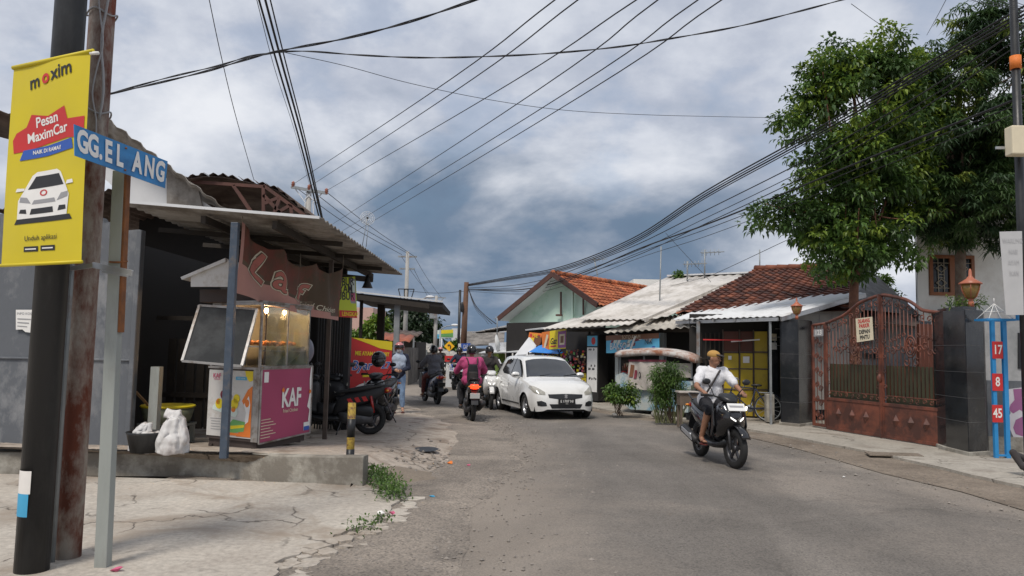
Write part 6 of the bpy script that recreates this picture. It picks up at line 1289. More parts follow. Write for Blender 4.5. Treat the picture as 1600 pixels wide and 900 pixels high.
def scooter(label, body='gloss_black', loc=(0, 0, 0), rz=0, light_on=False, tail_on=False, name='motor_scooter', group=None, plate_f=None, plate_r=True, stand=True, accent=None, steer=0, lean=0, mirrors=True, trim=None, cat='motor scooter'):
    t = thing(name, label, cat, (0, 0, 0), 0, group); trim = trim or 'plastic_black'
    wheel(t, (-.64, 0, .29), .29, .11, 'rim_dark'); 
    # rear body and seat
    g = MB(); g.loft([section(x, w_, a, b, top_w=tw) for x, w_, a, b, tw in ((-.98, .03, .84, .90, .03), (-.92, .09, .74, .90, .08), (-.75, .14, .62, .87, .12), (-.5, .165, .52, .8, .14), (-.25, .16, .42, .76, .14), (-.08, .13, .34, .66, .13), (.0, .09, .3, .5, .09))]); rb = obj('rear_body', g, body, t)
    g = MB(); g.loft([section(x, w_, a, b) for x, w_, a, b in ((-.9, .06, .86, .90), (-.82, .11, .845, .92), (-.6, .14, .79, .9), (-.42, .15, .76, .86), (-.2, .14, .735, .81), (-.06, .09, .70, .78), (0, .05, .68, .74))]); obj('seat', g, 'seat_vinyl', t)
    g = MB(); g.tube(spline([(-.72, -.12, .9), (-.95, -.1, .98), (-1.0, 0, .985), (-.95, .1, .98), (-.72, .12, .9)], 4), .013, 8); obj('grab_rail', g, trim, t)
    # floor and underbody
    g = MB(); g.loft([section(x, w_, a, b) for x, w_, a, b in ((-.3, .14, .24, .36), (-.05, .17, .24, .34), (.2, .18, .24, .33), (.38, .16, .26, .36), (.46, .1, .3, .42))]); g.loft([section(x, w_, a, b) for x, w_, a, b in ((-.15, .06, .36, .62), (.05, .07, .34, .56), (.25, .07, .32, .56), (.4, .06, .36, .6))]); obj('floorboard', g, trim, t)
    # front apron
    g = MB(); g.loft([section(x, w_, a, b, top_w=tw) for x, w_, a, b, tw in ((.3, .2, .36, .92, .18), (.4, .25, .38, .96, .2), (.5, .24, .46, .94, .2), (.6, .19, .56, .9, .16), (.69, .1, .62, .84, .09), (.73, .03, .66, .8, .03))]); fa = obj('front_apron', g, body, t)
    # headlights: two slanted lamps and a running light
    for s in (-1, 1):
        g = MB(); g.prism([Vector(p) for p in mirror([(.747, .03, .70), (.71, .10, .745), (.72, .09, .72), (.747, .035, .682)], s)], (.02, 0, 0)); obj('headlight', g, 'headlamp_on' if light_on else 'headlamp', fa)
        g = MB(); g.prism([Vector(p) for p in mirror([(.65, .16, .90), (.645, .17, .89), (.668, .148, .84), (.675, .14, .84)], s)], (.025, s * .012, 0)); obj('running_light', g, 'headlamp_on' if light_on else 'headlamp', fa)
        g = MB(); g.prism([Vector(p) for p in mirror([(.3, .19, .9), (.45, .235, .8), (.5, .24, .6), (.42, .24, .45), (.28, .19, .42)], s)], (0, s * .022, 0)); obj('side_trim', g, trim, fa, bevel=.008)
    # fork, fender, wheel
    fr = thing_part('steering', t); fr.location = (0, 0, 0)
    def fobj(n, g, m): return obj(n, g, m, t)
    g = MB(); ca, sa = math.cos(steer), math.sin(steer)
    piv = Vector((.52, 0, 0)); rot = Matrix.Rotation(steer, 3, 'Z')
    def ST(g): 
        g.v = [rot @ (v - piv) + piv for v in g.v]; return g
    g = MB()
    for s in (-1, 1): g.tube([(.64, s * .075, .27), (.56, s * .075, .62)], .021, 8)
    obj('fork', ST(g), 'engine_grey', t)
    fwh = wheel(t, (.64, 0, .29), .29, .095, 'rim_dark')
    for o_ in [fwh] + [c for c in COL.objects if c.parent == fwh]:
        for v in o_.data.vertices: v.co = rot @ (v.co - piv) + piv
    g = MB(); secs = []
    for i in range(10):
        a = R(28 + i * 14); c = Vector((.64 + .335 * math.cos(a), 0, .29 + .335 * math.sin(a))); hw = .07; secs.append([c + Vector((0, y * hw, 0)) + Vector((math.cos(a), 0, math.sin(a))) * (.02 * (1 - y * y)) for y in (-1, -.6, 0, .6, 1)] + [c + Vector((0, y * hw * .9, 0)) + Vector((math.cos(a), 0, math.sin(a))) * (.02 * (1 - y * y) - .008) for y in (1, .6, 0, -.6, -1)])
    g.loft(secs); obj('front_fender', ST(g), body, t)
    # handlebar with cowl
    g = MB(); g.loft([section(x, w_, a, b) for x, w_, a, b in ((.3, .06, .97, 1.04), (.36, .13, .95, 1.07), (.44, .15, .94, 1.06), (.52, .11, .93, 1.02), (.58, .05, .93, .98))])
    hb = obj('handlebar_cowl', ST(g), trim if body != 'white_body' else body, t)
    g = MB(); g.tube(spline([(.27, -.35, 1.03), (.33, -.22, 1.03), (.39, -.1, 1.0), (.39, .1, 1.0), (.33, .22, 1.03), (.27, .35, 1.03)], 4), .014, 8)
    for s in (-1, 1):
        g.tube([(.29, s * .24, 1.03), (.268, s * .36, 1.03)], .019, 10); g.tube([(.35, s * .2, 1.02), (.37, s * .28, 1.015), (.34, s * .35, 1.01)], .007, 6)
    obj('handlebar', ST(g), 'rubber', t)
    if mirrors:
        for s in (-1, 1):
            g = MB(); g.tube(spline([(.35, s * .2, 1.04), (.38, s * .25, 1.12), (.38, s * .31, 1.2)], 3), .007, 6); g.ell((.375, s * .33, 1.235), (.02, .07, .045), 12, 8); obj('mirror', ST(g), 'plastic_black', t)
    # tail light, rear fender, plate
    g = MB(); g.loft([section(x, w_, a, b) for x, w_, a, b in ((-1.01, .06, .78, .84), (-.97, .085, .755, .86), (-.9, .1, .74, .86))]); obj('tail_light', g, 'tail_on' if tail_on else 'tail_red', t)
    for s in (-1, 1): g = MB(); g.ell((-.95, s * .12, .8), (.03, .035, .02), 10, 6); obj('indicator', g, 'amber', t)
    g = MB(); g.prism([(-.86, -.075, .76), (-.86, .075, .76), (-1.03, .08, .4), (-1.03, -.08, .4)], (.02, 0, .01)); obj('rear_fender', g, 'plastic_black', t)
    if plate_r:
        g = MB(); g.box((-1.025, 0, .6), (.012, .22, .12), rot=Matrix.Rotation(R(-15), 3, 'Y')); pp = obj('rear_plate', g, 'plate_white' if tail_on else 'plate_black', t)
        P = Panel((-1.05, .1, .655), (-1.05, -.1, .655), (-1.02, -.1, .55), (-1.02, .1, .55)); P.text('ink_black' if tail_on else 'ink_white', 'E 4521 QR' if False else 'E', .5, .5, .05, .002, .01) if False else None
    if plate_f:
        g = MB(); q = [Vector((.60, .13, .9)), Vector((.60, -.13, .9)), Vector((.68, -.13, .8)), Vector((.68, .13, .8))]; q = [v + Vector((.05, 0, .03)) for v in q]; g.prism(q, (.006, 0, .006)); obj('front_plate', g, 'plate_white', fa)
        P = Panel(q[1], q[0], q[3], q[2]); P.n = -P.n; P.n = Vector((.75, 0, .6)).normalized(); P.rect('ink_grey', .1, .9, .45, .7, .012); P.rect('plate_white', .0, 1, .0, .3, .012); P.finish(fa, 'plate_print')
    # engine, exhaust, shock, stands
    g = MB(); g.loft([section(x, w_, a, b) for x, w_, a, b in ((-.7, .05, .22, .36), (-.5, .08, .19, .4), (-.25, .09, .2, .42), (-.1, .06, .24, .4))]); g.v = [v + Vector((0, .1, 0)) for v in g.v]; obj('engine_case', g, 'engine_grey', t)
    g = MB(); g.loft([section(x, .05, a, b) for x, a, b in ((-.72, .36, .46), (-.68, .33, .52), (-.45, .34, .53), (-.36, .38, .5))]); g.v = [v + Vector((0, .14, 0)) for v in g.v]; obj('air_box', g, 'plastic_black', t)
    g = MB(); g.cyl((-.38, -.17, .27), (-.88, -.19, .42), .06, 16, .075); g.cyl((-.88, -.19, .42), (-.94, -.192, .438), .075, 16, .05); g.tube(spline([(-.1, -.08, .26), (-.25, -.12, .2), (-.38, -.17, .27)], 3), .02, 8); ex = obj('exhaust', g, 'matt_black', t)
    g = MB(); g.prism([(-.42, -.235, .28), (-.8, -.262, .395), (-.8, -.262, .455), (-.45, -.24, .36)], (0, -.012, 0)); g.cyl((-.5, -.22, .36), (-.5, -.245, .36), .03, 10); obj('heat_shield', g, 'silver' if light_on else 'engine_grey', ex)
    g = MB(); g.tube([(-.72, .13, .4), (-.66, .14, .7)], .025, 8); obj('shock_absorber', g, 'tail_red' if accent else 'engine_grey', t)
    if stand: g = MB(); g.tube([(-.15, .16, .24), (-.1, .3, .02)], .012, 6); obj('side_stand', g, 'engine_grey', t)
    g = MB(); g.tube([(-.1, -.17, .25), (-.1, -.26, .26)], .014, 6); g.tube([(-.1, .17, .25), (-.1, .26, .26)], .014, 6); obj('foot_peg', g, 'rubber', t)
    if accent:
        for s in (-1, 1):
            P = Panel((-.75, s * .17, .80), (-.25, s * .17, .70), (-.3, s * .17, .55), (-.8, s * .17, .66)); g = MB()
            for k in range(3): x = -.62 + .13 * k; g.prism([(x, s * .168, .62 - k * .02), (x + .07, s * .168, .6 - k * .02), (x + .12, s * .168, .68 - k * .02), (x + .05, s * .168, .7 - k * .02)], (0, s * .003, 0))
            obj('decal', g, accent, rb)
    t.rotation_euler = (lean, 0, rz); t.location = loc
    bpy.data.objects.remove(fr)
    return t
def thing_part(n, t):
    o = bpy.data.objects.new(n, None); COL.objects.link(o); o.parent = t; return o
# ---- the white hatchback
def hatchback(label, loc, rz):
    t = thing('hatchback_car', label, 'car', (0, 0, 0))
    # stations: x, half width at sill / belt, sill z, belt z, centre z, roof half width, flags
    L0 = 1.92
    ST = [(-1.92, .62, .42, .72, .80, .80, .5), (-1.86, .74, .30, .86, .98, .98, .58), (-1.72, .80, .24, .93, 1.14, 1.16, .60), (-1.5, .83, .22, .965, 1.34, 1.37, .58), (-1.3, .845, .21, .97, 1.44, 1.465, .57), (-1.05, .85, .2, .965, 1.475, 1.5, .565), (-.8, .85, .2, .955, 1.485, 1.512, .565),
          (-.5, .85, .2, .945, 1.488, 1.518, .565), (-.2, .85, .2, .935, 1.482, 1.512, .565), (.1, .85, .2, .925, 1.46, 1.49, .56), (.28, .85, .2, .92, 1.41, 1.44, .57), (.5, .85, .2, .915, 1.28, 1.31, .61), (.72, .85, .2, .91, 1.13, 1.165, .66), (.95, .848, .2, .905, .985, 1.03, .71), (1.04, .846, .2, .90, .945, .99, .72),
          (1.2, .842, .2, .875, .915, .955, .70), (1.4, .835, .2, .835, .885, .92, .66), (1.58, .815, .2, .78, .835, .865, .60), (1.72, .77, .2, .70, .76, .79, .52), (1.82, .70, .2, .60, .68, .705, .44), (1.885, .60, .22, .50, .57, .60, .36), (1.92, .5, .26, .42, .48, .50, .3)]
    def interp(x):
        for a, b in zip(ST, ST[1:]):
            if a[0] <= x <= b[0]:
                f = (x - a[0]) / (b[0] - a[0]); return [p + (q - p) * f for p, q in zip(a, b)]
        return list(ST[-1])
    WR = .335; WX = (-1.2, 1.23)
    xs = sorted(set([round(-1.92 + i * .04, 3) for i in range(97)])); secs = []
    for x in xs:
        _, hw, zs, zb_, zr_, zc_, rw = interp(x); bot = zs
        for wx in WX:
            if abs(x - wx) < WR: bot = max(bot, .3 + math.sqrt(WR * WR - (x - wx) ** 2))
        half = []; zm = (zs + zb_) * .5
        # lower side up to belt with tumble and a crease
        for f in (0, .25, .5, .75, 1):
            z = bot + (zb_ - bot) * f; g_ = (z - zs) / max(.01, zb_ - zs); bul = .03 * math.sin(PI * min(1, g_)) - .03 * g_ * g_ - .02 * (1 - g_) ** 3
            flare = 0
            for wx in WX:
                d_ = math.hypot(x - wx, z - .3)
                if d_ < WR + .09: flare = max(flare, .018 * (1 - max(0, d_ - WR) / .09))
            half.append((hw - .02 + bul + flare, z))
        # greenhouse or bonnet
        yb = half[-1][0]; half.append((yb - .02, zb_ + .012))
        for f in (.33, .66, 1.0): half.append(((yb - .03) + (rw - (yb - .03)) * f ** 1.15, zb_ + .015 + (zr_ - zb_ - .015) * f))
        half.append((rw * .88, zr_ + (zc_ - zr_) * .5)); half.append((rw * .55, zr_ + (zc_ - zr_) * .85)); half.append((0.0, zc_))
        ring = [Vector((x, y, z)) for y, z in half] + [Vector((x, -y, z)) for y, z in reversed(half[:-1])]
        secs.append(ring)
    g = MB(); n = len(secs[0]); g.smooth = True
    vs = [p for q in secs for p in q]; g.add(vs, [(i * n + j, i * n + j + 1, (i + 1) * n + j + 1, (i + 1) * n + j) for i in range(len(secs) - 1) for j in range(n - 1)] + [tuple(range(n - 1, -1, -1)), tuple((len(secs) - 1) * n + j for j in range(n))])
    bvh = BVHTree.FromPolygons([tuple(v) for v in g.v], g.f)
    body = obj('body', g, 'car_white', t)
    g = MB(); g.bbox(-1.75, 1.75, -.74, .74, .2, .34); 
    for wx in WX:
        for s in (-1, 1): g.cyl((wx, s * .55, .3), (wx, s * .56, .3), .36, 20)
    g.bbox(-1.6, 1.6, -.55, .55, .2, .75); obj('underbody', g, 'matt_black', t)
    def patch(name, top, bot, d, mat, parent=body, nu=16, nv=5, off=.006, mats=None, back=.0):
        """strip between two polylines, laid on the body along direction d"""
        d = Vector(d).normalized(); g = MB(); g.smooth = True; vs = []
        def at(pl, f):
            k = f * (len(pl) - 1); i = min(int(k), len(pl) - 2); return Vector(pl[i]).lerp(Vector(pl[i + 1]), k - i)
        for j in range(nv + 1):
            for i in range(nu + 1):
                p = at(top, i / nu).lerp(at(bot, i / nu), j / nv); h = bvh.ray_cast(p - d * 3, d)
                q = h[0] if h[0] is not None else p; nrm = h[1] if h[0] is not None else -d
                if nrm.dot(d) > 0: nrm = -nrm
                vs.append(q + nrm * off)
        g.add(vs, [(j * (nu + 1) + i, j * (nu + 1) + i + 1, (j + 1) * (nu + 1) + i + 1, (j + 1) * (nu + 1) + i) for j in range(nv) for i in range(nu)])
        return obj(name, g, mat, parent)
    FRT = (-1, 0, -.0); TOP = (-.75, 0, -.66)
    patch('windscreen', [(.35, -.55, 1.38), (.3, -.3, 1.43), (.28, 0, 1.44), (.3, .3, 1.43), (.35, .55, 1.38)], [(.97, -.70, .985), (1.0, -.4, 1.0), (1.02, 0, 1.01), (1.0, .4, 1.0), (.97, .70, .985)], (0, 0, -1), 'window_tint', nu=20, nv=8)
    for s in (-1, 1):
        SD = (0, -s, 0)
        patch('front_window', [(-.18, 0, 1.415), (.05, 0, 1.405), (.2, 0, 1.37), (.4, 0, 1.26), (.62, 0, 1.12)], [(-.18, 0, 1.0), (.1, 0, .99), (.35, 0, .985), (.6, 0, .98), (.78, 0, .975)], SD, 'window_tint', nu=12)
        patch('rear_window', [(-1.02, 0, 1.37), (-.8, 0, 1.405), (-.5, 0, 1.42), (-.24, 0, 1.417)], [(-1.12, 0, 1.1), (-.9, 0, 1.025), (-.5, 0, 1.01), (-.24, 0, 1.0)], SD, 'window_tint', nu=12)
        patch('window_pillar', [(-.245, 0, 1.43), (-.175, 0, 1.43)], [(-.245, 0, .985), (-.175, 0, .985)], SD, 'plastic_black', nu=3, off=.004)
        patch('headlight', [(1.25, 0, .83), (1.45, 0, .815), (1.66, 0, .74), (1.80, 0, .64)], [(1.30, 0, .79), (1.5, 0, .70), (1.68, 0, .61), (1.80, 0, .595)], SD, 'headlamp', nu=12, off=.008) if False else None
        patch('headlight', [(0, s * .78, .80), (0, s * .72, .79), (0, s * .62, .735), (0, s * .50, .66)], [(0, s * .80, .74), (0, s * .74, .64), (0, s * .62, .60), (0, s * .50, .595)], FRT, 'headlamp', nu=14, off=.008)
        patch('fog_lamp', [(0, s * .70, .44), (0, s * .60, .46), (0, s * .50, .42)], [(0, s * .68, .34), (0, s * .6, .33), (0, s * .48, .34)], FRT, 'plastic_black', nu=8)
        for (x0, z0, z1) in ((.74, .24, .9), (-.215, .24, .93), (-.98, .62, .93)): patch('door_seam', [(x0 - .004, 0, z1), (x0 + .004, 0, z1)], [(x0 - .004, 0, z0), (x0 + .004, 0, z0)], SD, 'plastic_black', nu=1, nv=12, off=.0025)
        patch('side_moulding', [(-.78, 0, .34), (.82, 0, .345)], [(-.78, 0, .30), (.82, 0, .305)], SD, 'plastic_black', nu=16, nv=2, off=.012)
        patch('tail_light', [(-1.84, 0, .98), (-1.7, 0, .99)], [(-1.9, 0, .72), (-1.78, 0, .74)], SD, 'tail_red', nu=6)
        for x0 in (-.14, -.88):
            h = bvh.ray_cast(Vector((x0, s * 3, .80)), Vector(SD)); g = MB(); g.ell(h[0] + Vector((0, s * .012, 0)), (.08, .02, .02), 12, 6); obj('door_handle', g, 'car_white', body)
        h = bvh.ray_cast(Vector((.58, s * 3, .98)), Vector(SD)); g = MB(); m_ = h[0] + Vector((.0, s * .12, .05)); g.ell(m_, (.065, .115, .075), 16, 10); g.beam(h[0], m_, .05, .03); mr_ = obj('door_mirror', g, 'car_white', t)
        g = MB(); g.ell(m_ + Vector((.02, 0, -.01)), (.05, .1, .03), 12, 6); obj('mirror_base', g, 'plastic_black', mr_)
    patch('grille', [(0, -.44, .61), (0, 0, .625), (0, .44, .61)], [(0, -.42, .53), (0, -.2, .50), (0, 0, .495), (0, .2, .50), (0, .42, .53)], FRT, 'plastic_black', nu=20, nv=3)
    patch('lower_intake', [(0, -.42, .385), (0, .42, .385)], [(0, -.36, .28), (0, .36, .28)], FRT, 'plastic_black', nu=16, nv=3)
    g = MB(); pz = .44; h = bvh.ray_cast(Vector((3, .2, pz)), Vector((-1, 0, 0))); xp = h[0].x + .05; g.box((xp, 0, pz), (.015, .43, .14)); pl_ = obj('front_plate', g, 'plate_black', t)
    P = Panel((xp + .009, -.215, pz + .07), (xp + .009, .215, pz + .07), (xp + .009, .215, pz - .07), (xp + .009, -.215, pz - .07)); P.text('ink_white', 'E 1707 NI', .5, .6, .085, .002, .01, sx=.95); P.text('ink_white', '03.25', .5, .18, .03, .002); P.finish(pl_, 'lettering')
    h = bvh.ray_cast(Vector((3, 0, .57)), Vector((-1, 0, 0))); c = h[0] + Vector((.012, 0, 0)); g = MB(); Z_ = [(-.045, .02), (-.01, .05), (.01, .05), (.045, .02), (.02, 0), (.045, -.02), (.01, -.05), (-.01, -.05), (-.045, -.02), (-.02, 0)]
    g.prism([c + Vector((0, y, z)) for y, z in Z_], (.01, 0, 0)); obj('badge', g, 'chrome', t)
    for s, y0 in ((1, .28), (-1, -.35)): 
        h0 = Vector((.98, y0, 1.02)); g = MB(); g.beam(h0, h0 + Vector((-.12, s * .38 if s > 0 else .45, .05)), .02, .02); obj('wiper', g, 'plastic_black', t)
    g = MB(); g.ell((-1.25, 0, 1.5), (.06, .025, .05), 10, 6); obj('roof_antenna', g, 'car_white', t)
    for wx in WX:
        for s in (-1, 1): wheel(t, (wx, s * .745, .3), .3, .19, 'silver', 10, spw=.03)
    t.rotation_euler = (0, 0, rz); t.location = loc; return t
rcar = math.atan2(-.96, .28); fl_ = G(824, 653, .02); hd = Vector((math.cos(rcar), math.sin(rcar), 0)); lf_ = Vector((-hd.y, hd.x, 0))
carloc = Vector((fl_.x, fl_.y, 0)) - hd * 1.23 + lf_ * .745
# car's right hand side wheel is the one nearest the middle of the street
hatchback('white five door hatchback driving towards the camera, dark tinted windows', (carloc.x, carloc.y, .018), rcar)
def place(cx, cy, ang): return (cx, cy)
# ---- scooters; local origin between the wheels, +x is forward
def scoot_at(frontpx, rearpx, z=.02):
    f_, r_ = G(*frontpx, z), G(*rearpx, z); d = (f_ - r_); rz_ = math.atan2(d.y, d.x); c = (f_ + r_) / 2; return Vector((c.x, c.y, z)), rz_
fz = G(1147, 733, .02); hdg = math.atan2(-1, .13); c_ = Vector((fz.x, fz.y, 0)) - Vector((math.cos(hdg), math.sin(hdg), 0)) * .64
S1 = scooter('glossy black scooter ridden towards the camera by the man in the white t-shirt', 'gloss_black', (c_.x, c_.y, .025), hdg, light_on=True, plate_f=True, stand=False, steer=R(7), lean=R(-1))
wr = G(577, 679, .1); hdg = R(183); c_ = Vector((wr.x, wr.y, 0)) + Vector((math.cos(hdg), math.sin(hdg), 0)) * .64
S2 = scooter('dull black scooter parked side on behind the food cart, rear wheel towards the road', 'matt_black', (c_.x, c_.y, .1), hdg, accent='ink_red', lean=R(0))
hdg = R(-97); c_ = G(592, 668, .1)
S3 = scooter('black scooter parked facing the camera with a helmet hung on its mirror', 'gloss_black', (c_.x - .12, c_.y + .9, .09), hdg)
hdg = R(-62)
S4 = scooter('black scooter parked in the shade under the canopy beside the iron bars', 'matt_black', (A(515, 600, 15.0).x, 15.0, .09), hdg)
rp = G(738, 658, .02); hdg = math.atan2(1, -.17); c_ = Vector((rp.x, rp.y, 0)) + Vector((math.cos(hdg), math.sin(hdg), 0)) * .64
S5 = scooter('black scooter with lit brake light ridden away by the person in the pink top', 'gloss_black', (c_.x, c_.y, .02), hdg, tail_on=True, stand=False); hd5 = hdg
rp = G(683, 632, .02); hdg = math.atan2(1, -.42); c_ = Vector((rp.x, rp.y, 0)) + Vector((math.cos(hdg), math.sin(hdg), 0)) * .64
S6 = scooter('blue grey scooter ridden away by the person in the grey shirt', 'blue_grey_body', (c_.x, c_.y, .02), hdg, stand=False); hd6 = hdg
fp = G(767, 640, .02); hdg = math.atan2(-1, .12); c_ = Vector((fp.x, fp.y, 0)) - Vector((math.cos(hdg), math.sin(hdg), 0)) * .64
S7 = scooter('white fronted scooter coming towards the camera between the pink rider and the car', 'white_body', (c_.x, c_.y, .02), hdg, light_on=True, stand=False); hd7 = hdg
S8 = scooter('black scooter parked by the blue notice board beyond the pink rider', 'gloss_black', (A(716, 590, 31).x, 31, 0), R(-100))
S9 = scooter('dark scooter coming up the far street beside the low sheds', 'gloss_black', (A(688, 575, 40).x, 40, 0), R(-80), light_on=True, stand=False); 
# ------------------------------------------------------------------ people
M('skin', (.3, .15, .09), .55, .08, scale=8, bump=.05); M('skin_light', (.42, .23, .15), .55, .08, scale=8, bump=.05)
def cloth(name, c, b=.5): return M(name, c, .9, .08, scale=5, bump=b, bscale=7)
cloth('cloth_white', (.68, .68, .70)); cloth('cloth_black', (.016, .016, .02)); cloth('cloth_pink', (.42, .06, .17)); cloth('cloth_grey', (.13, .13, .15)); cloth('cloth_maroon', (.13, .035, .03)); cloth('cloth_denim', (.22, .33, .5)); cloth('cloth_navy', (.02, .025, .05)); cloth('cloth_veil', (.4, .47, .58)); cloth('cloth_tan', (.42, .24, .07)); cloth('cloth_dark', (.04, .035, .035))
M('helmet_black', (.012, .012, .014), .2, .1, coat=.5, bump=0); M('helmet_pink', (.52, .2, .2), .25, .1, coat=.4, bump=0); M('visor', (.03, .03, .035), .08, .1, bump=0); M('hair', (.012, .01, .009), .6, .2); M('flipflop', (.12, .02, .015), .7)
V = Vector
def person(label, loc, rz, J, skin='skin', top='cloth_white', sleeve='short', bottom='cloth_black', leg='short', shoes=None, head='cap', hmat='cloth_tan', vox=.012, bulk=1.0, mask=False, group=None, name='person', veil=None, skirt=False, lean=0):
    caps = []; ells = []
    hc = V(J['head']); hd = V(J['look']).normalized(); up = V((0, 0, 1)); sd = up.cross(hd).normalized(); uh = hd.cross(sd)
    HR = Matrix((hd, sd, uh)).transposed()
    P = lambda a, b, c: hc + HR @ V((a, b, c))
    ells += [(P(0, 0, .01), (.098, .078, .105), HR), (P(.03, 0, -.06), (.062, .055, .055), HR), (P(-.02, 0, .03), (.085, .078, .085), HR)]
    caps += [(P(.088, 0, .01), .009, P(.112, 0, -.022), .014), (P(.09, -.018, .025), .01, P(.09, .018, .025), .01), (P(.083, -.02, -.052), .01, P(.083, .02, -.052), .01)]
    for s in (-1, 1): ells.append((P(-.005, s * .08, -.005), (.018, .012, .032), HR))
    nk = V(J['neck']); ch = V(J['chest']); pv = V(J['pelvis'])
    caps += [(P(-.02, 0, -.06), .052, nk, .056)]
    td = V(J.get('front', (1, 0, 0))).normalized(); ts = V((0, 0, 1)).cross(td).normalized(); TR = Matrix((td, ts, td.cross(ts))).transposed()
    tor = lambda k: [(ch + V((0, 0, .04)), ((.115 + k) * bulk, (.165 + k * 1.4) * bulk, .16 + k * 1.3), TR), (ch.lerp(pv, .5), ((.115 + k) * bulk, (.145 + k) * bulk, .18 + k), TR), (pv, ((.125 + k) * bulk, (.165 + k) * bulk, .13 + k), TR)]
    ells += tor(-.014)
    shirt_c, shirt_e = [], tor(.016); pant_c, pant_e = [], [(pv, ((.13) * bulk + .008, (.17) * bulk + .008, .12), TR)]
    for i, s in enumerate((1, -1)):
        sh, el, wr, hn = V(J['sh'][i]), V(J['el'][i]), V(J['wr'][i]), V(J['hand'][i]); hp, kn, an, toe = V(J['hip'][i]), V(J['kn'][i]), V(J['an'][i]), V(J['toe'][i])
        caps += [(ch.lerp(nk, .6), .052, sh, .048 * bulk), (sh, .046 * bulk, el, .041), (el, .041, wr, .027), (wr, .026, wr.lerp(hn, .4), .028)]
        shirt_c += [(ch.lerp(nk, .7), .06, sh, .07 * bulk), (sh, .07 * bulk, sh.lerp(el, .72 if sleeve == 'short' else 1), (.058 if sleeve == 'short' else .056) * bulk)]
        if sleeve == 'long': shirt_c += [(el, .056 * bulk, wr, .038)]
        # hand: palm, four unequal curled fingers and a thumb
        f = (hn - wr).normalized(); side = V(J.get('grip', (0, 1, 0))); side = (side - f * side.dot(f)).normalized(); dn = f.cross(side) * (-1 if f.cross(side).z > 0 else 1)
        pc = wr + f * .055; ells.append((pc, (.045, .04, .018), Matrix((f, side, dn)).transposed()))
        for q, ln in enumerate((.075, .085, .08, .062)):
            o = side * (.03 - .02 * q) * (-s if False else 1); a = pc + f * .035 + o; b = a + f * ln * .45 + dn * .008; c = b + f * ln * .1 + dn * ln * .42; d = c - f * ln * .3 + dn * .006
            caps += [(a, .0095, b, .0092), (b, .0092, c, .0085), (c, .0085, d, .0078)]
        tb_ = -side * s * .0 + side * (.036 if s * side.y < 0 else -.036); a = pc - f * .02 + tb_ * .8; b = a + f * .025 + tb_ * .5 + dn * .012; c = b + f * .02 + dn * .022; caps += [(a, .012, b, .0105), (b, .0105, c, .009)]
        caps += [(hp, .08 * bulk, kn, .058), (kn, .056, kn.lerp(an, .35), .054), (kn.lerp(an, .35), .054, an, .036), (an, .036, an.lerp(toe, .4) + V((0, 0, -.02)), .036), (an.lerp(toe, .4) + V((0, 0, -.02)), .034, toe, .022)]
        for q in range(5):
            dirt_ = (toe - an).normalized(); sd2 = V((0, 0, 1)).cross(dirt_); a = toe + sd2 * (.026 - .013 * q) * (1 if True else 1); caps.append((a - dirt_ * .01, .0095, a + dirt_ * (.03 - .004 * q), .0075)) if shoes != 'shoe' else None
        pant_c += [(hp, .095 * bulk, hp.lerp(kn, .95 if leg == 'short' else 1), .078 if leg == 'short' else .072)]
        if leg == 'long': pant_c += [(kn, .071, an + (kn - an) * .12, .052)]
        if leg == 'short': pass
    body = blobs(caps, ells, vox, 5); o = obj(name, body, skin, loc=(0, 0, 0)); tag(o, label, 'person', group)
    def part(n, mb, m):
        if n in ('shirt', 'trousers', 'headscarf'): wrinkle(mb, .016 if bulk > 1 else .012, 8.0, len(label)); wrinkle(mb, .005, 24.0, 3)
        return obj(n, mb, m, o, world=False)
    part('shirt', blobs(shirt_c, shirt_e, vox * 1.2, 6), top); part('trousers', blobs(pant_c, pant_e, vox * 1.2, 5), bottom)
    for i in (0, 1):
        an, toe = V(J['an'][i]), V(J['toe'][i]); f = (toe - an); f.z = 0; f.normalize(); s2 = V((0, 0, 1)).cross(f)
        if shoes == 'shoe':
            part('shoe', blobs([(an + V((0, 0, -.015)), .046, toe, .036), (toe, .036, toe + f * .035, .03)], [], vox, 3), 'cloth_dark')
        elif shoes == 'flipflop':
            g = MB(); c = an.lerp(toe, .55) + V((0, 0, -.048)); zt = min(an.z, toe.z) - .045; pts = []
            for a in range(16):
                t_ = 2 * PI * a / 16; x = math.cos(t_) * .14; y = math.sin(t_) * (.045 + .01 * math.cos(t_)); q = c + f * x + s2 * y; q.z = toe.z - .022 - .016; pts.append(q)
            g.prism(pts, (0, 0, -.014)); g.tube([toe + f * .01 + V((0, 0, .0)), toe - f * .02 + V((0, 0, .03)), toe - f * .06 + s2 * .04 + V((0, 0, -.01))], .006, 5); g.tube([toe - f * .02 + V((0, 0, .03)), toe - f * .06 - s2 * .04 + V((0, 0, -.01))], .006, 5); part('flip_flop', g, 'flipflop')
    # face
    g = MB()
    for s in (-1, 1): g.ell(P(.088, s * .032, .012), (.007, .012, .006), 8, 6, HR)
    if head != 'helmet_back': part('eyes', g, 'hair')
    g = MB(); g.ell(P(.091, 0, -.053), (.006, .022, .005), 8, 6, HR); part('mouth', g, 'flipflop') if not mask else None
    if mask: g = MB(); g.ell(P(.055, 0, -.04), (.06, .062, .05), 14, 10, HR); part('face_mask', g, 'cloth_white')
    if veil:
        part('headscarf', blobs([(P(-.03, 0, -.05), .088, nk, .085), (nk, .085, ch + td * .01 + V((0, 0, .1)), .12)], [(ch + td * .02 + V((0, 0, .05)), (.135, .2, .15), TR), (ch + td * .03 + V((0, 0, -.08)), (.13, .18, .2), TR)], vox * 1.2, 5), veil)
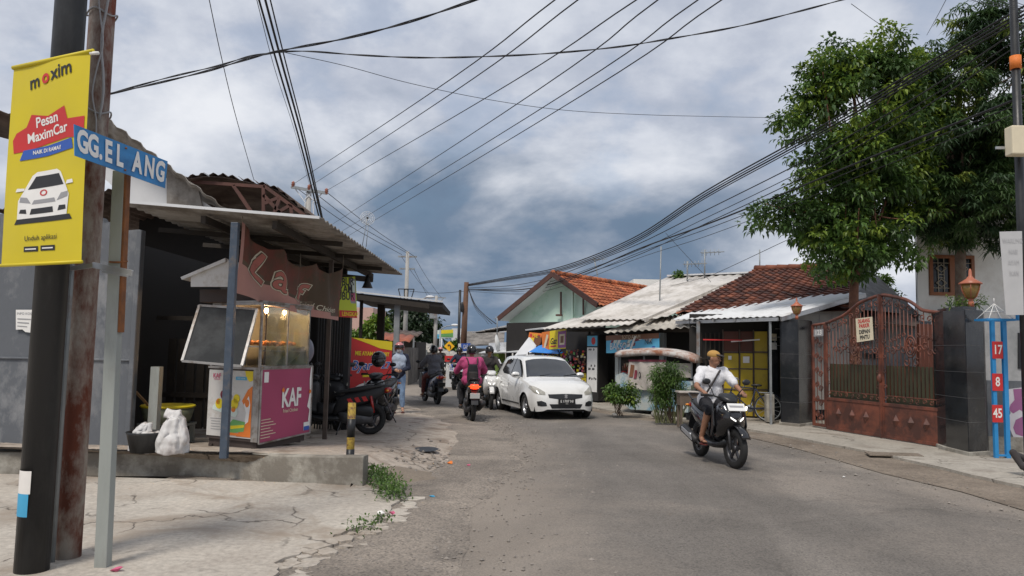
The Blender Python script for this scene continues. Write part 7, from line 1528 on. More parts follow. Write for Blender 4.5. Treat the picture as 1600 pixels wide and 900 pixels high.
    if head == 'cap':
        g = MB(); secs = []
        g.ell(P(-.012, 0, .055), (.105, .09, .075), 20, 12, HR); c_ = part('cap', g, hmat); g = MB(); g.ell(P(.095, 0, .062), (.075, .075, .01), 16, 8, HR @ Matrix.Rotation(R(12), 3, 'Y')); part('cap_peak', g, 'cloth_dark').parent = c_
        g = MB(); g.ell(P(-.035, 0, .01), (.075, .084, .06), 14, 10, HR); part('hair', g, 'hair')
    elif head.startswith('helmet'):
        g = MB(); vs = []; n = 24; rows = 10
        for i in range(rows + 1):
            th = (PI * .5 + .62) * i / rows
            for j in range(n):
                ph = 2 * PI * j / n; fr_ = math.cos(ph); x = .145 * math.sin(th) * fr_; z = .15 * math.cos(th)
                if fr_ > .35 and th > 1.35: z = max(z, .03 - .0)
                vs.append(P(x - .01, .125 * math.sin(th) * math.sin(ph), z + .02))
        g.smooth = True; g.add(vs, [(i * n + j, (i + 1) * n + j, (i + 1) * n + (j + 1) % n, i * n + (j + 1) % n) for i in range(rows) for j in range(n)]); g.add([P(-.01, 0, .17)] + [vs[j] for j in range(n)], [(0, 1 + j, 1 + (j + 1) % n) for j in range(n)])
        hh = part('helmet', g, hmat); hh.modifiers.new('s', 'SOLIDIFY').thickness = .012
        g = MB(); vs = []; 
        for i in range(6):
            for j in range(13): a = R(-62 + j * 124 / 12); th = R(78 + i * 5.5 if not mask else 62 + i * 5.5); vs.append(P(.152 * math.sin(th) * math.cos(a) - .006, .135 * math.sin(th) * math.sin(a), .15 * math.cos(th) + .035))
        g.smooth = True; g.add(vs, [(i * 13 + j, i * 13 + j + 1, (i + 1) * 13 + j + 1, (i + 1) * 13 + j) for i in range(5) for j in range(12)]); vz = part('visor', g, 'visor'); vz.parent = hh
    elif head == 'hair': g = MB(); g.ell(P(-.018, 0, .03), (.1, .088, .1), 18, 12, HR); part('hair', g, 'hair')
    o.rotation_euler = (lean, 0, rz); o.location = loc
    return o
def ride(dx=0, hh=0, footL=(.17, .19, .30), footR=(.12, -.19, .31), lean=.0, look=(1, 0, -.05), sit=.84, grip=(.27, 1.045)):
    px_ = -.3 + dx; z = sit
    J = dict(pelvis=(px_, 0, z + .08), chest=(px_ + .08 + lean, 0, z + .40), neck=(px_ + .12 + lean * 1.2, 0, z + .60), head=(px_ + .15 + lean * 1.4, 0, z + .735 + hh), look=look,
             sh=[(px_ + .09 + lean, .185, z + .53), (px_ + .09 + lean, -.185, z + .53)], el=[(px_ + .28 + lean * .5, .33, z + .30), (px_ + .28 + lean * .5, -.33, z + .30)],
             wr=[(grip[0] - .09, .315, grip[1] + .035), (grip[0] - .09, -.315, grip[1] + .035)], hand=[(grip[0] + .03, .305, grip[1] + .01), (grip[0] + .03, -.305, grip[1] + .01)],
             hip=[(px_ + .05, .09, z + .05), (px_ + .05, -.09, z + .05)], kn=[(px_ + .43, .185, z - .06), (px_ + .43, -.2, z - .06)],
             an=[footL, footR], toe=[(footL[0] + .17, footL[1] + .01, footL[2] - .035), (footR[0] + .17, footR[1] - .01, footR[2] - .035)])
    return J
r1 = S1.rotation_euler.z
person('man in white t-shirt, black shorts and tan cap riding towards the camera', S1.location, r1, ride(0, footR=(-.02, -.24, .36), footL=(.12, .23, .33), look=(.75, .66, -.08)), 'skin', 'cloth_white', 'short', 'cloth_black', 'short', 'flipflop', 'cap', 'cloth_tan', vox=.0085, bulk=1.1, lean=R(-1))
g = MB(); g.tube(spline([(-.2, .13, 1.40), (-.08, .05, 1.36), (-.07, -.06, 1.18), (-.1, -.16, 1.0)], 5), .016, 8); g.v = [Matrix.Rotation(r1, 3, 'Z') @ (Matrix.Rotation(R(-1), 3, 'X') @ v) + S1.location for v in g.v]
tag(obj('shoulder_strap', g, 'cloth_dark'), 'dark bag strap worn across the white t-shirt of the scooter rider', 'strap')
def onto(o, v, lean_=0): return Matrix.Rotation(o.rotation_euler.z, 3, 'Z') @ (Matrix.Rotation(o.rotation_euler.x, 3, 'X') @ V(v)) + o.location
person('person in a bright pink top and black helmet riding away, seen from behind', S5.location, hd5, ride(-.05, hh=.02, footL=(.05, .2, .3), footR=(.05, -.2, .3)), 'skin', 'cloth_pink', 'long', 'cloth_black', 'long', 'shoe', 'helmet', 'helmet_black', vox=.012, bulk=1.35)
g = MB(); secs = []
for k in range(9):
    z = .88 + .42 * k / 8; w_ = .135 * (1 - (k / 8) ** 4 * .35) * (1 if k else .9); secs.append([onto(S5, (x, y, z)) for x, y in ((-.50, -w_), (-.58, -w_ * .9), (-.62, -w_ * .5), (-.63, w_ * .5), (-.58, w_ * .9), (-.50, w_), (-.46, w_ * .5), (-.46, -w_ * .5))])
t = thing('backpack', 'small black backpack worn by the rider in the pink top', 'backpack', tuple(onto(S5, (-.5, 0, .9)))); g.loft(secs); obj('bag', g, 'cloth_black', t)
g = MB(); secs = []
for k in range(6):
    z = .93 + .2 * k / 5; w_ = .1; secs.append([onto(S5, (x, y, z)) for x, y in ((-.6, -w_), (-.655, -w_ * .8), (-.665, w_ * .8), (-.6, w_))])
g.loft(secs); obj('front_pocket', g, 'cloth_dark', t)
for s in (-1, 1): g = MB(); g.tube(spline([onto(S5, p) for p in ((-.5, s * .1, 1.28), (-.42, s * .12, 1.41), (-.22, s * .14, 1.43), (-.1, s * .15, 1.25))], 4), .014, 6); obj('strap', g, 'cloth_dark', t)
person('person in a dark grey shirt and maroon trousers riding away on the blue grey scooter', S6.location, hd6, ride(0, footL=(.0, .26, .28), footR=(.1, -.2, .3)), 'skin', 'cloth_grey', 'long', 'cloth_maroon', 'long', 'flipflop', 'helmet', 'helmet_black', vox=.014, bulk=1.2)
person('rider in dark jacket with pale sleeves coming towards the camera beyond the pink rider', S7.location, hd7, ride(0, hh=.02), 'skin', 'cloth_dark', 'long', 'cloth_black', 'long', 'shoe', 'helmet', 'helmet_black', vox=.014, bulk=1.1)
g = MB(); 
for s in (-1, 1): g.tube(spline([onto(S7, p) for p in ((-.05, s * .26, 1.37), (.02, s * .34, 1.2), (.06, s * .385, 1.15), (.16, s * .37, 1.11))], 4), .022, 8)
tag(obj('jacket_stripe', g, 'cloth_white'), 'pale sleeve panels on the jacket of the oncoming rider', 'clothing')
person('distant rider in dark clothes coming up the street by the low sheds', S9.location, S9.rotation_euler.z, ride(0), 'skin', 'cloth_dark', 'long', 'cloth_black', 'long', 'shoe', 'helmet', 'helmet_pink', vox=.02)
person('distant rider in dark clothes on the scooter by the blue notice board', S8.location, S8.rotation_euler.z, ride(0), 'skin', 'cloth_navy', 'long', 'cloth_black', 'long', 'shoe', 'helmet', 'helmet_black', vox=.02)
# standing woman
wf_ = G(621, 643, .09)
J = dict(front=(1, 0, 0), pelvis=(0, 0, .93), chest=(.0, 0, 1.24), neck=(.01, 0, 1.42), head=(.04, 0, 1.555), look=(1, -.05, -.12), sh=[(0, .17, 1.36), (0, -.17, 1.36)], el=[(.0, .24, 1.08), (.02, -.25, 1.1)], wr=[(.19, .09, 1.02), (.2, -.1, 1.03)], hand=[(.26, .0, .99), (.27, -.01, 1.01)],
         hip=[(.0, .085, .92), (.0, -.085, .92)], kn=[(.04, .1, .5), (.05, -.08, .5)], an=[(.0, .12, .09), (.0, -.07, .09)], toe=[(.15, .14, .03), (.15, -.08, .03)], grip=(0, .2, 1))
person('woman in pink helmet, white mask and jeans standing beside the parked scooters', wf_, math.atan2(-1, .1), J, 'skin_light', 'cloth_navy', 'long', 'cloth_denim', 'long', 'flipflop', 'helmet', 'helmet_pink', vox=.011, mask=True, veil='cloth_veil', bulk=.98)
# helmet hung on the third scooter's mirror
hp_ = A(592, 560, S3.location.y - .45); g = MB(); g.ell(hp_, (.15, .15, .15), 20, 14); g.ell(hp_ + V((0, -.05, -.06)), (.14, .13, .12), 18, 12)
t = thing('helmet', 'black helmet with dark visor hanging on the parked scooter mirror', 'helmet', tuple(hp_)); obj('shell', g, 'helmet_black', t)
g = MB(); g.ell(hp_ + V((.0, -.09, .01)), (.12, .085, .06), 16, 10); obj('visor', g, 'visor', t)
# foot of somebody sitting outside the frame at the right edge
c = A(1584, 722, 10.6); g = blobs([(A(1583, 707, 10.7), .05, A(1598, 730, 10.6), .042), (A(1590, 712, 10.72), .05, A(1612, 722, 10.8), .05), (A(1598, 728, 10.6), .045, A(1612, 740, 10.7), .045)], [], .01, 4)
tag(obj('sneaker', g, 'cloth_dark'), 'dark sneaker of someone sitting just outside the right edge', 'shoe')
# ------------------------------------------------------------------ wheeled cart stall, bicycle and small things on the right
M('cart_pale', (.5, .54, .52), .7, .1, scale=2, bump=.1, dirt=(.1, .3, .45), damt=.35, dscale=2.2); M('cart_cloth', (.46, .42, .38), .9, .12, bump=.7, bscale=6, dirt=(.3, .25, .22), damt=.3); M('rust_roof', (.5, .48, .45), .8, .15, dirt=(.26, .1, .05), damt=.36, dscale=2.2)
YK = 19.0; ka, kb = V((A(965, 600, 20.4).x, 20.4, 0)), V((A(1082, 600, 18.7).x, 18.7, 0)); K = lambda px, py, off=0: VP(px, py, ka.xy, kb.xy) + V((-.35, -.93, 0)) * off
t = thing('wheeled_food_cart', 'old pale wheeled food cart with rusty curved roof and dirty hanging cloth', 'food cart', tuple(K(1010, 640)))
bk = V((.35, .85, 0))
g = MB(); g.prism([K(966, 600), K(968, 628), K(985, 640), K(1075, 645), K(1080, 600)], bk); obj('body', g, 'cart_pale', t, bevel=.01)
g = MB(); g.prism([K(962, 600), K(962, 586), K(973, 582), K(990, 592), K(1082, 596), K(1082, 602)], bk); obj('counter', g, 'cart_pale', t)
for px_ in (968, 1006, 1080):
    g = MB(); g.beam(K(px_, 592, -.03), K(px_, 556, -.03), .045, .045); obj('roof_post', g, 'galv', t)
g = MB(); secs = []
for i in range(15):
    f = i / 14; px_ = 964 + (1087 - 964) * f; y = 556 - 5 * math.sin(PI * f) + 4 * f - 2 + (f ** 8) * 5; p = K(px_, y, .25); secs.append([p + V((0, 0, -.07)), p + bk * 1.5 + V((0, 0, -.07)), p + bk * 1.5 + V((0, 0, .05)), p + bk * .7 + V((0, 0, .13)), p + V((0, 0, .05))])
g.loft(secs); obj('roof', g, 'rust_roof', t)
g = MB(); P0 = Panel(K(984, 562, .12), K(1042, 562, .12), K(1040, 610, .16), K(983, 603, .16)); P0.warp = lambda u, v: .03 * math.sin(u * 11 + v * 4) * (1.1 - v) + .02 * math.sin(u * 23)
k1, k2 = 26, 12; g.smooth = True; g.add([P0.P(i / k1, j / k2) + V((0, 0, -.05 * math.sin(PI * i / k1 * 1.3) * (1 - j / k2))) for j in range(k2 + 1) for i in range(k1 + 1)], [(j * (k1 + 1) + i, j * (k1 + 1) + i + 1, (j + 1) * (k1 + 1) + i + 1, (j + 1) * (k1 + 1) + i) for j in range(k2) for i in range(k1)]); ck = obj('hanging_cloth', g, 'cart_cloth', t)
P0.poly('ink_brown', [(.06, .35), (.14, .35), (.16, .8), (.08, .82)], .02); P0.poly('ink_maroon', [(.16, .3), (.22, .32), (.24, .62), (.17, .62)], .02); P0.disc('ink_black', .33, .45, .05, .02, .8, 1.6); P0.disc('cart_cloth', .33, .45, .03, .025, .7, 1.5); P0.rect('ink_maroon', 0, 1, .93, 1.0, .02); P0.finish(ck, 'print')
g = MB(); g.prism([K(1006, 566, .03), K(1080, 568, .03), K(1080, 590, .03), K(1006, 588, .03)], bk * .03); obj('side_screen', g, 'cart_cloth', t)
g = MB(); rn = random.Random(2)
for i in range(26): q = K(970 + rn.random() * 14, 590 - rn.random() * 20, -.25); g.mi = rn.choice([0, 1, 2]); g.bbox(q.x - .05, q.x + .05, q.y - .03, q.y + .03, q.z - .05, q.z + .05)
tag(obj('goods', g, ['ink_red', 'ink_cream', 'ink_brown'], t), kind='stuff'); g = MB(); g.prism([K(967, 594, -.4), K(1004, 594, -.4), K(1004, 562, -.4), K(967, 562, -.4)], (0.05, .05, 0)); obj('back_board', g, 'dark_wood', t)
wc = K(1008, 632, .06); wz = .36
wt = thing_part('wheel_pivot', t); bpy.data.objects.remove(wt)
tmp = MB(); n0 = [o for o in COL.objects]
w_ = wheel(t, (0, 0, 0), .33, .05, 'galv', 16, spw=.01, ri=.84); M_ = Matrix.Rotation(math.atan2(kb.y - ka.y, kb.x - ka.x), 3, 'Z')
for o_ in [w_] + [c for c in COL.objects if c.parent == w_]:
    for v in o_.data.vertices: v.co = M_ @ v.co + (V((wc.x, wc.y, .07 + .33)) - t.location)
# crate stool, log, stones
q = G(1078, 668, .07); g = MB(); zt_ = A(1078, 612, q.y).z
t = thing('side_table', 'small wooden box table with a pale top at the kerb beside the tall bush', 'table', tuple(q)); g.bbox(q.x - .24, q.x + .22, q.y - .02, q.y + .4, zt_ - .03, zt_); obj('top', g, 'cart_cloth', t); g = MB(); g.bbox(q.x - .21, q.x + .19, q.y + .02, q.y + .36, zt_ - .3, zt_ - .03); obj('box', g, M('old_timber', (.13, .1, .075), .9, .3, bump=.3), t)
for a in (-.18, .16):
    for b in (.04, .34): g = MB(); g.beam((q.x + a, q.y + b, .05), (q.x + a, q.y + b, zt_ - .3), .045, .045); obj('leg', g, 'old_timber', t)
for i, (px_, py_, r_) in enumerate(((1027, 652, .16), (960, 650, .07), (1040, 657, .07))):
    p = G(px_, py_, .07); g = blobs([], [(V((p.x, p.y, .07 + r_ * .5)), (r_, r_ * .8, r_ * .7)), (V((p.x + r_ * .4, p.y - .03, .07 + r_ * .4)), (r_ * .7, r_ * .6, r_ * .5))], .02, 2); tag(obj('stone', g, 'block_wall'), ['large grey stone lying under the wheeled cart', 'small stone beside the low bush', 'small stone at the foot of the tall bush'][i], 'stone')
# kerb edging stones along the shop strip
# bicycle
def bicycle(label, c, rz):
    t = thing('bicycle', label, 'bicycle', (0, 0, 0)); 
    for x in (-.5, .52):
        w_ = wheel(t, (x, 0, .33), .33, .035, 'galv', 14, spw=.006, ri=.9)
    g = MB(); bb_, st, hd_, hs_ = (-.08, 0, .3), (-.22, 0, .78), (.32, 0, .82), (.36, 0, .68)
    for a, b in ((bb_, st), (st, hd_), (bb_, hs_), (hd_, hs_), (bb_, (-.5, .03, .33)), (st, (-.5, .03, .33)), (hs_, (.52, .03, .33)), (bb_, (-.5, -.03, .33)), (hs_, (.52, -.03, .33))): g.tube([a, b], .016, 8)
    obj('frame', g, 'cloth_navy', t); g = MB(); g.ell((-.24, 0, .86), (.13, .07, .035), 12, 8); g.tube([(-.22, 0, .76), (-.24, 0, .86)], .013, 8); obj('saddle', g, 'seat_vinyl', t)
    g = MB(); g.tube(spline([(.18, -.26, 1.0), (.3, -.2, 1.02), (.32, 0, .95), (.3, .2, 1.02), (.18, .26, 1.0)], 4), .013, 8); g.tube([(.32, 0, .95), (.32, 0, .82)], .014, 8); obj('handlebar', g, 'galv', t)
    g = MB(); g.lathe([(.09, -.01), (.09, .01)], (-.08, -.04, .3), axis=(0, 1, 0), n=16); g.tube([(-.08, -.06, .3), (-.02, -.06, .16)], .01, 6); g.tube([(-.08, .06, .3), (-.14, .06, .44)], .01, 6); obj('crank', g, 'galv', t)
    g = MB(); g.bbox(-.62, -.3, -.07, .07, .68, .7); g.tube([(-.6, .06, .68), (-.5, .04, .33)], .008, 6); obj('rack', g, 'galv', t); g = MB()
    for x in (-.5, .52):
        g.loft([[V((x + (.36) * math.cos(a), y, .33 + .36 * math.sin(a))) for y in (-.03, .03)] + [V((x + (.352) * math.cos(a), y, .33 + .352 * math.sin(a))) for y in (.03, -.03)] for a in [R(20 + 14 * i) for i in range(11)]])
    obj('mudguard', g, 'cloth_navy', t)
    g = MB(); g.prism([(.5, -.14, .78), (.5, .14, .78), (.7, .14, .78), (.7, -.14, .78)], (0, 0, .01)) if False else None
    t.rotation_euler = (R(5), 0, rz); t.location = c
bp_ = G(1164, 656, .09); bicycle('dark blue bicycle leaning before the yellow folding doors', (bp_.x, bp_.y - .1, .075), R(160))
q = G(1199, 660, .09); g = MB(); g.prism([(q.x - .05, q.y - .1, .1), (q.x + .12, q.y - .15, .1), (q.x + .12, q.y - .15, .75), (q.x - .05, q.y - .1, .75)], (.05, .3, 0)); tag(obj('wooden_box', g, 'wall_cement', bevel=.01), 'grey upright box behind the bicycle by the narrow black pillar', 'box')
# ------------------------------------------------------------------ left side beyond the canopy
t = thing('steel_awning', 'dark flat awning on grey steel posts beyond the food stall', 'awning', (A(616, 600, 20.6).x, 20.6, 0))
a, b, c, d = A(553, 459, 19.0), A(693, 474, 21.5), A(662, 486, 27), A(540, 480, 26); 
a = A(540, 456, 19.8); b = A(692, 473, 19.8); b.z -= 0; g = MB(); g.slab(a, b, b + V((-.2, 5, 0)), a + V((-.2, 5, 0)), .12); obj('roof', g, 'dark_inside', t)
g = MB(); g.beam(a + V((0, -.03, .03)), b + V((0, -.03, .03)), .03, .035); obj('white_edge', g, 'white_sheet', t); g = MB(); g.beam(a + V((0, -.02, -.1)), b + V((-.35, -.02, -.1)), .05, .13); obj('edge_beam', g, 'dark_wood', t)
q = A(617, 600, 20.0); g = MB(); zt_ = A(620, 476, 20).z; g.bbox(q.x - .07, q.x + .07, 19.95, 20.09, 0, zt_); obj('post', g, 'galv', t)
q = A(592, 600, 22.5); g = MB(); g.bbox(q.x - .1, q.x + .1, 22.4, 22.6, 0, 3.1); obj('post', g, 'dark_wood', t)
q = A(560, 600, 20.2); g = MB(); g.bbox(q.x - .04, q.x + .04, 20.2, 20.28, 0, 3.1); obj('post', g, 'dark_wood', t)
g = MB(); g.prism([A(533, 650, 19.2), A(546, 648, 19.2), A(546, 560, 19.2), A(533, 560, 19.2)], (0, .2, 0)); obj('side_wall', g, 'dark_wood', t)
# iron bars behind the cart
t = thing('iron_fence', 'tall dark iron bar screen closing the stall behind the food cart', 'fence', (A(520, 600, 14.6).x, 14.6, .1)); g = MB()
x0, x1 = A(494, 600, 14.6).x, A(541, 600, 14.6).x; n = 11
for i in range(n + 1): x = x0 + (x1 - x0) * i / n; g.beam((x, 14.6, .1), (x, 14.6, 2.75), .022, .022)
obj('bars', g, 'black_paint', t); g = MB()
for z in (.25, .75, 2.7): g.beam((x0, 14.6, z), (x1, 14.6, z), .03, .04)
obj('rails', g, 'black_paint', t); g = MB(); g.bbox(x1 - .05, x1 + .05, 14.5, 14.7, .05, 3.05); obj('corner_post', g, 'black_paint', t)
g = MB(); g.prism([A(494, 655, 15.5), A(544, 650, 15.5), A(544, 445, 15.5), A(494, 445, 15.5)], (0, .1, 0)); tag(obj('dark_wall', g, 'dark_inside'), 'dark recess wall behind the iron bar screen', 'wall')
# yellow hanging sign
def f(p):
    p.rect('ink_red', 0, 1, 0, .17); p.text('ink_yellow', 'LENGKAP', .6, .08, .1, .006, .02); p.text('ink_black', 'BUBUR', .25, .88, .2, .006, .02, sx=.9); p.text('ink_black', 'AYAM', .25, .7, .2, .006, .02, sx=.9); p.text('ink_black', 'BUBUR', .25, .52, .2, .006, .02, sx=.9); p.rect('ink_grey', .62, .95, .35, .95); p.rect('ink_pink', .68, .9, .4, .6, .005); p.rect('ink_pale', .66, .92, .62, .9, .005)
hangbanner('hanging_sign', 'yellow green food sign with red foot hanging at the end of the canopy', 'sign', A(530, 434, 14.0), A(556, 432, 14.4), A(558, 497, 14.4), A(530, 495, 14.0), M('sign_lime', (.5, .58, .04), .6, .08, bump=.05), f)
g = MB(); g.lathe([(.02, .2), (.04, .1), (.1, -.05), (.11, -.06), (.02, -.04)], A(574, 445, 14.5), n=14); g.tube([A(570, 436, 14.5), A(574, 440, 14.5)], .01, 6); tag(obj('hanging_lamp', g, 'black_paint'), 'small dark unlit lamp shade hanging from the canopy beam', 'lamp')
def f(p):
    p.poly('ink_yellow', [(.0, 1), (1, 1), (1, .86), (.7, .88), (.45, .93)], .003); p.text('ink_yellow', 'MIE AYAM PANGSIT', .52, .79, .135, .005, .03, sx=.72); p.text('ink_white', 'Byar', .27, .62, .3, .004, .045, sx=.9, shear=.2); p.text('ink_blue', 'Byar', .27, .62, .3, .007, .01, sx=.9, shear=.2); p.text('ink_white', '27', .85, .62, .24, .004, .04); p.text('ink_blue', '27', .85, .62, .24, .007, .01); p.rect('ink_yellow', .3, .62, .46, .5); p.disc('ink_white', .4, .18, .42, .004, 1, .8, 28); p.disc('ink_green', .4, .17, .38, .006, 1, .78, 28)
    rn = random.Random(6)
    for i in range(40): a = rn.random() * 6.28; r_ = rn.random() * .3; p.disc(rn.choice(['ink_cream', 'ink_green', 'ink_orange', 'ink_brown', 'ink_cream']), .4 + r_ * math.cos(a) / p.W, .17 + r_ * .8 * math.sin(a) / p.Hh, rn.uniform(.03, .07), .007 + i * .0001, 1.4, .6, 8)
hangbanner('food_banner', 'red noodle banner reading MIE AYAM PANGSIT behind the parked scooters', 'banner', A(548, 527, 17.0), A(613, 534, 17.6), A(610, 632, 17.6), A(545, 645, 17.0), 'ink_red', f)
def f(p): p.rect('ink_blue', 0.06, .94, .06, .42); p.rect('ink_blue', .1, .9, .84, .94); p.rect('ink_grey', .15, .85, .6, .66); p.rect('ink_grey', .2, .8, .5, .55)
g = None
hangbanner('notice_board', 'small white and blue notice board on the utility pole base', 'sign', A(620, 526, 36), A(631, 527, 36), A(631, 546, 36), A(620, 545, 36), 'ink_white', f)
# low sheds on the far left bend
M('shed_wall', (.22, .2, .18), .9, .25, scale=2, bump=.3, dirt=(.1, .09, .08), damt=.4)
def shed(label, x0, x1, ytop0, ytop1, ybot, Y, d, wall='shed_wall', roof='beige_roof', posts=2):
    a, b = A(x0, ytop0, Y), A(x1, ytop1, Y); t = thing('shed', label, 'shed', ((a.x + b.x) / 2, Y, 0)); z = min(a.z, b.z) - .1
    g = MB(); g.bbox(a.x + .1, b.x - .1, Y + .5, Y + d, 0, z - .15); obj('wall', g, wall, t); g = MB(); corr(g, a, b, b + V((-.3, d, .35)), a + V((-.3, d, .35)), .4, .03, 2); obj('roof', g, roof, t)
    for i in range(posts): x = a.x + (b.x - a.x) * (i + .1) / (posts - .8 if posts > 1 else 1); g = MB(); g.beam((x, Y + .05, 0), (x, Y + .05, a.z + (b.z - a.z) * (x - a.x) / (b.x - a.x) - .03), .08, .08); obj('post', g, 'galv', t)
    return t
shed('low grey shed with thin posts behind the standing woman', 634, 668, 541, 546, 590, 44, 6, posts=3); shed('long low shed with a pale sloping roof at the street bend', 655, 722, 547, 562, 590, 50, 8, posts=4)
shed('small shed with a dark flat roof beyond the steel awning', 585, 652, 520, 526, 590, 38, 5, 'dark_wood', 'rusty_sheet', posts=2); shed('pale roofed hut left of the noodle banner', 536, 552, 545, 540, 600, 27, 4, 'plaster_grey', 'white_roof', posts=1); shed('red roofed low hut behind the noodle banner', 590, 640, 530, 534, 600, 33, 4, 'shed_wall', M('hut_red', (.3, .09, .05), .85, .3), posts=1)
g = MB(); p = A(548, 480, 60); g.bbox(p.x - 2.4, p.x + 1.8, 60, 66, 0, p.z); t = tag(obj('pink_building', g, M('plaster_pink', (.5, .33, .28), .8, .1), loc=(p.x, 60, 0)), 'pale pink building glimpsed between the stall canopy and the trees', 'building')
g = MB(); p = A(670, 575, 42); g.prism([A(634, 590, 42), A(668, 590, 42), A(668, 563, 42), A(634, 563, 42)], (0, .15, 0)); tag(obj('site_fence', g, 'shed_wall'), 'old board fence at the far left bend', 'fence')
def f(p): p.rect('ink_blue', .0, 1, .75, 1); p.text('ink_white', 'TEMPEL', .5, .87, .2, .006, .01)
g = MB(); g.prism([A(636, 590, 40), A(648, 590, 40), A(648, 552, 40), A(636, 552, 40)], (0, .2, 0)); tag(obj('yellow_board', g, 'ink_cream'), 'narrow ochre board standing beside the pole base', 'board')
# billboard, road sign, white building, gate post, notice
t = thing('billboard', 'green and yellow billboard on a white post at the end of the street', 'billboard', (A(690, 550, 66).x, 66, 0)); PB_ = Panel(A(678, 516, 66), A(708, 515, 66), A(708, 528, 66), A(678, 529, 66)); g = MB(); g.prism([PB_.P(0, 0), PB_.P(1, 0), PB_.P(1, 1), PB_.P(0, 1)], PB_.n * -.15); b_ = obj('board', g, 'ink_pale', t); PB_.rect('ink_yellow', .3, 1, .55, 1, .02); PB_.poly('ink_green', [(.2, .2), (1, .1), (1, .6), (.4, .5)], .03); PB_.rect('ink_lightblue', 0, .3, 0, .5, .02); PB_.finish(b_); g = MB(); q = A(689, 529, 66.1); g.cyl((q.x, 66.1, 0), (q.x, 66.1, q.z), .14, 10); obj('post', g, 'white_sheet', t)
g = MB(); a, b = A(706, 513, 85), A(725, 513, 85); g.bbox(a.x, b.x, 85, 90, 0, a.z); tag(obj('white_building', g, 'white_sheet'), 'plain white building side at the far end between the poles', 'building')
g = MB(); a, b = A(722, 524, 60), A(768, 520, 60); g.bbox(a.x, b.x + 1, 60, 66, 0, a.z - 1.0); g.slab((a.x - .3, 59.6, a.z - .8), (b.x + 1, 59.6, a.z - .6), (b.x + 1, 64, a.z + .5), (a.x - .3, 64, a.z + .4), .1); tag(obj('far_house', g, ['shed_wall']), 'brown roofed far house right of the leaning pole', 'house')
q = A(702, 541, 52); t = thing('road_sign', 'yellow diamond warning sign with a black curve arrow', 'road sign', (q.x, 52, 0)); g = MB(); r_ = .36; g.prism([q + V((0, 0, r_)), q + V((r_, 0, 0)), q + V((0, 0, -r_)), q + V((-r_, 0, 0))], (0, .02, 0)); b_ = obj('plate', g, M('sign_amber', (.8, .42, .01), .5, .05, bump=0), t); g = MB(); g.tube(spline([q + V((.08, -.02, -.16)), q + V((.08, -.02, .02)), q + V((-.04, -.02, .1)), q + V((-.1, -.02, .02))], 4), .035, 6); obj('arrow', g, 'ink_black', b_); g = MB(); g.cyl((q.x, 52.05, 0), (q.x, 52.05, q.z), .035, 8); obj('post', g, 'galv', t)
q = G(702, 606, .0); t = thing('gate_post', 'white painted post with a red cap at the street side', 'post', (q.x, q.y, 0)); zt_ = A(702, 556, q.y).z; g = MB(); g.bbox(q.x - .16, q.x + .16, q.y, q.y + .3, 0, zt_ - .25); obj('shaft', g, 'white_sheet', t); g = MB(); g.bbox(q.x - .22, q.x + .22, q.y - .05, q.y + .35, zt_ - .25, zt_); g.bbox(q.x - .05, q.x + .5, q.y, q.y + .1, zt_ - .1, zt_); obj('cap', g, 'ink_red', t)
def f(p): p.rect('ink_white', 0, 1, 0, .12); p.text('ink_white', 'A.PIN', .5, .72, .3, .006, .01); p.text('ink_white', 'WINDAMA', .5, .34, .26, .006, .01, sx=.8)
hangbanner('blue_banner', 'blue notice board with white letters low beside the road behind the pink rider', 'sign', A(702, 569, 30), A(725, 570, 30), A(725, 581, 30), A(702, 580, 30), 'ink_blue', f)
def f(p): p.rect('ink_white', 0, .26, 0, 1); p.text('ink_white', 'MILO', .62, .62, .32, .006, .01); p.rect('ink_white', .3, .98, .08, .2)
q0 = A(715, 536, 41); hangbanner('shop_sign', 'blue and white box sign hanging at the leaning pole', 'sign', A(715, 537, 41), A(735, 536, 39.5), A(735, 551, 39.5), A(715, 552, 41), 'ink_blue', lambda p: (p.rect('ink_white', 0, .28, 0, 1), p.text('ink_white', 'GAS', .64, .6, .34, .006, .01), p.rect('ink_white', .3, 1, .02, .18)))
# litter
rn = random.Random(8)
for i, (px_, py_, m_, lab, s_) in enumerate(((596, 803, 'ink_white', 'crumpled white plastic scrap at the pad edge', .05), (613, 803, 'ink_pink', 'crumpled pink plastic scrap at the pad edge', .035), (675, 777, 'sticker_blue', 'tiny teal plastic scrap on the gravel', .03), (703, 725, 'ink_orange', 'brownish orange scrap in the rubble heap', .06), (732, 728, 'ink_pink', 'pale red brick scrap lying by the gutter', .035), (667, 714, 'ink_white', 'crushed white paper cup by the gutter hole', .05), (182, 892, 'ink_pink', 'pink litter at the foot of the grey post', .04), (1318, 746, 'ink_white', 'small white paper flake on the asphalt by the right edge', .03))):
    p = G(px_, py_, .03 if px_ > 640 else .06); g = MB(); vs = [p + V((math.cos(a) * s_ * rn.uniform(.5, 1.3), math.sin(a) * s_ * rn.uniform(.4, 1), rn.uniform(0, s_ * .8))) for a in [k * 1.05 for k in range(6)]] + [p + V((0, 0, s_ * .7)), p + V((0, 0, -.01))]
    g.add(vs, [(k, (k + 1) % 6, 6) for k in range(6)] + [((k + 1) % 6, k, 7) for k in range(6)]); tag(obj('litter', g, m_), lab, 'litter')
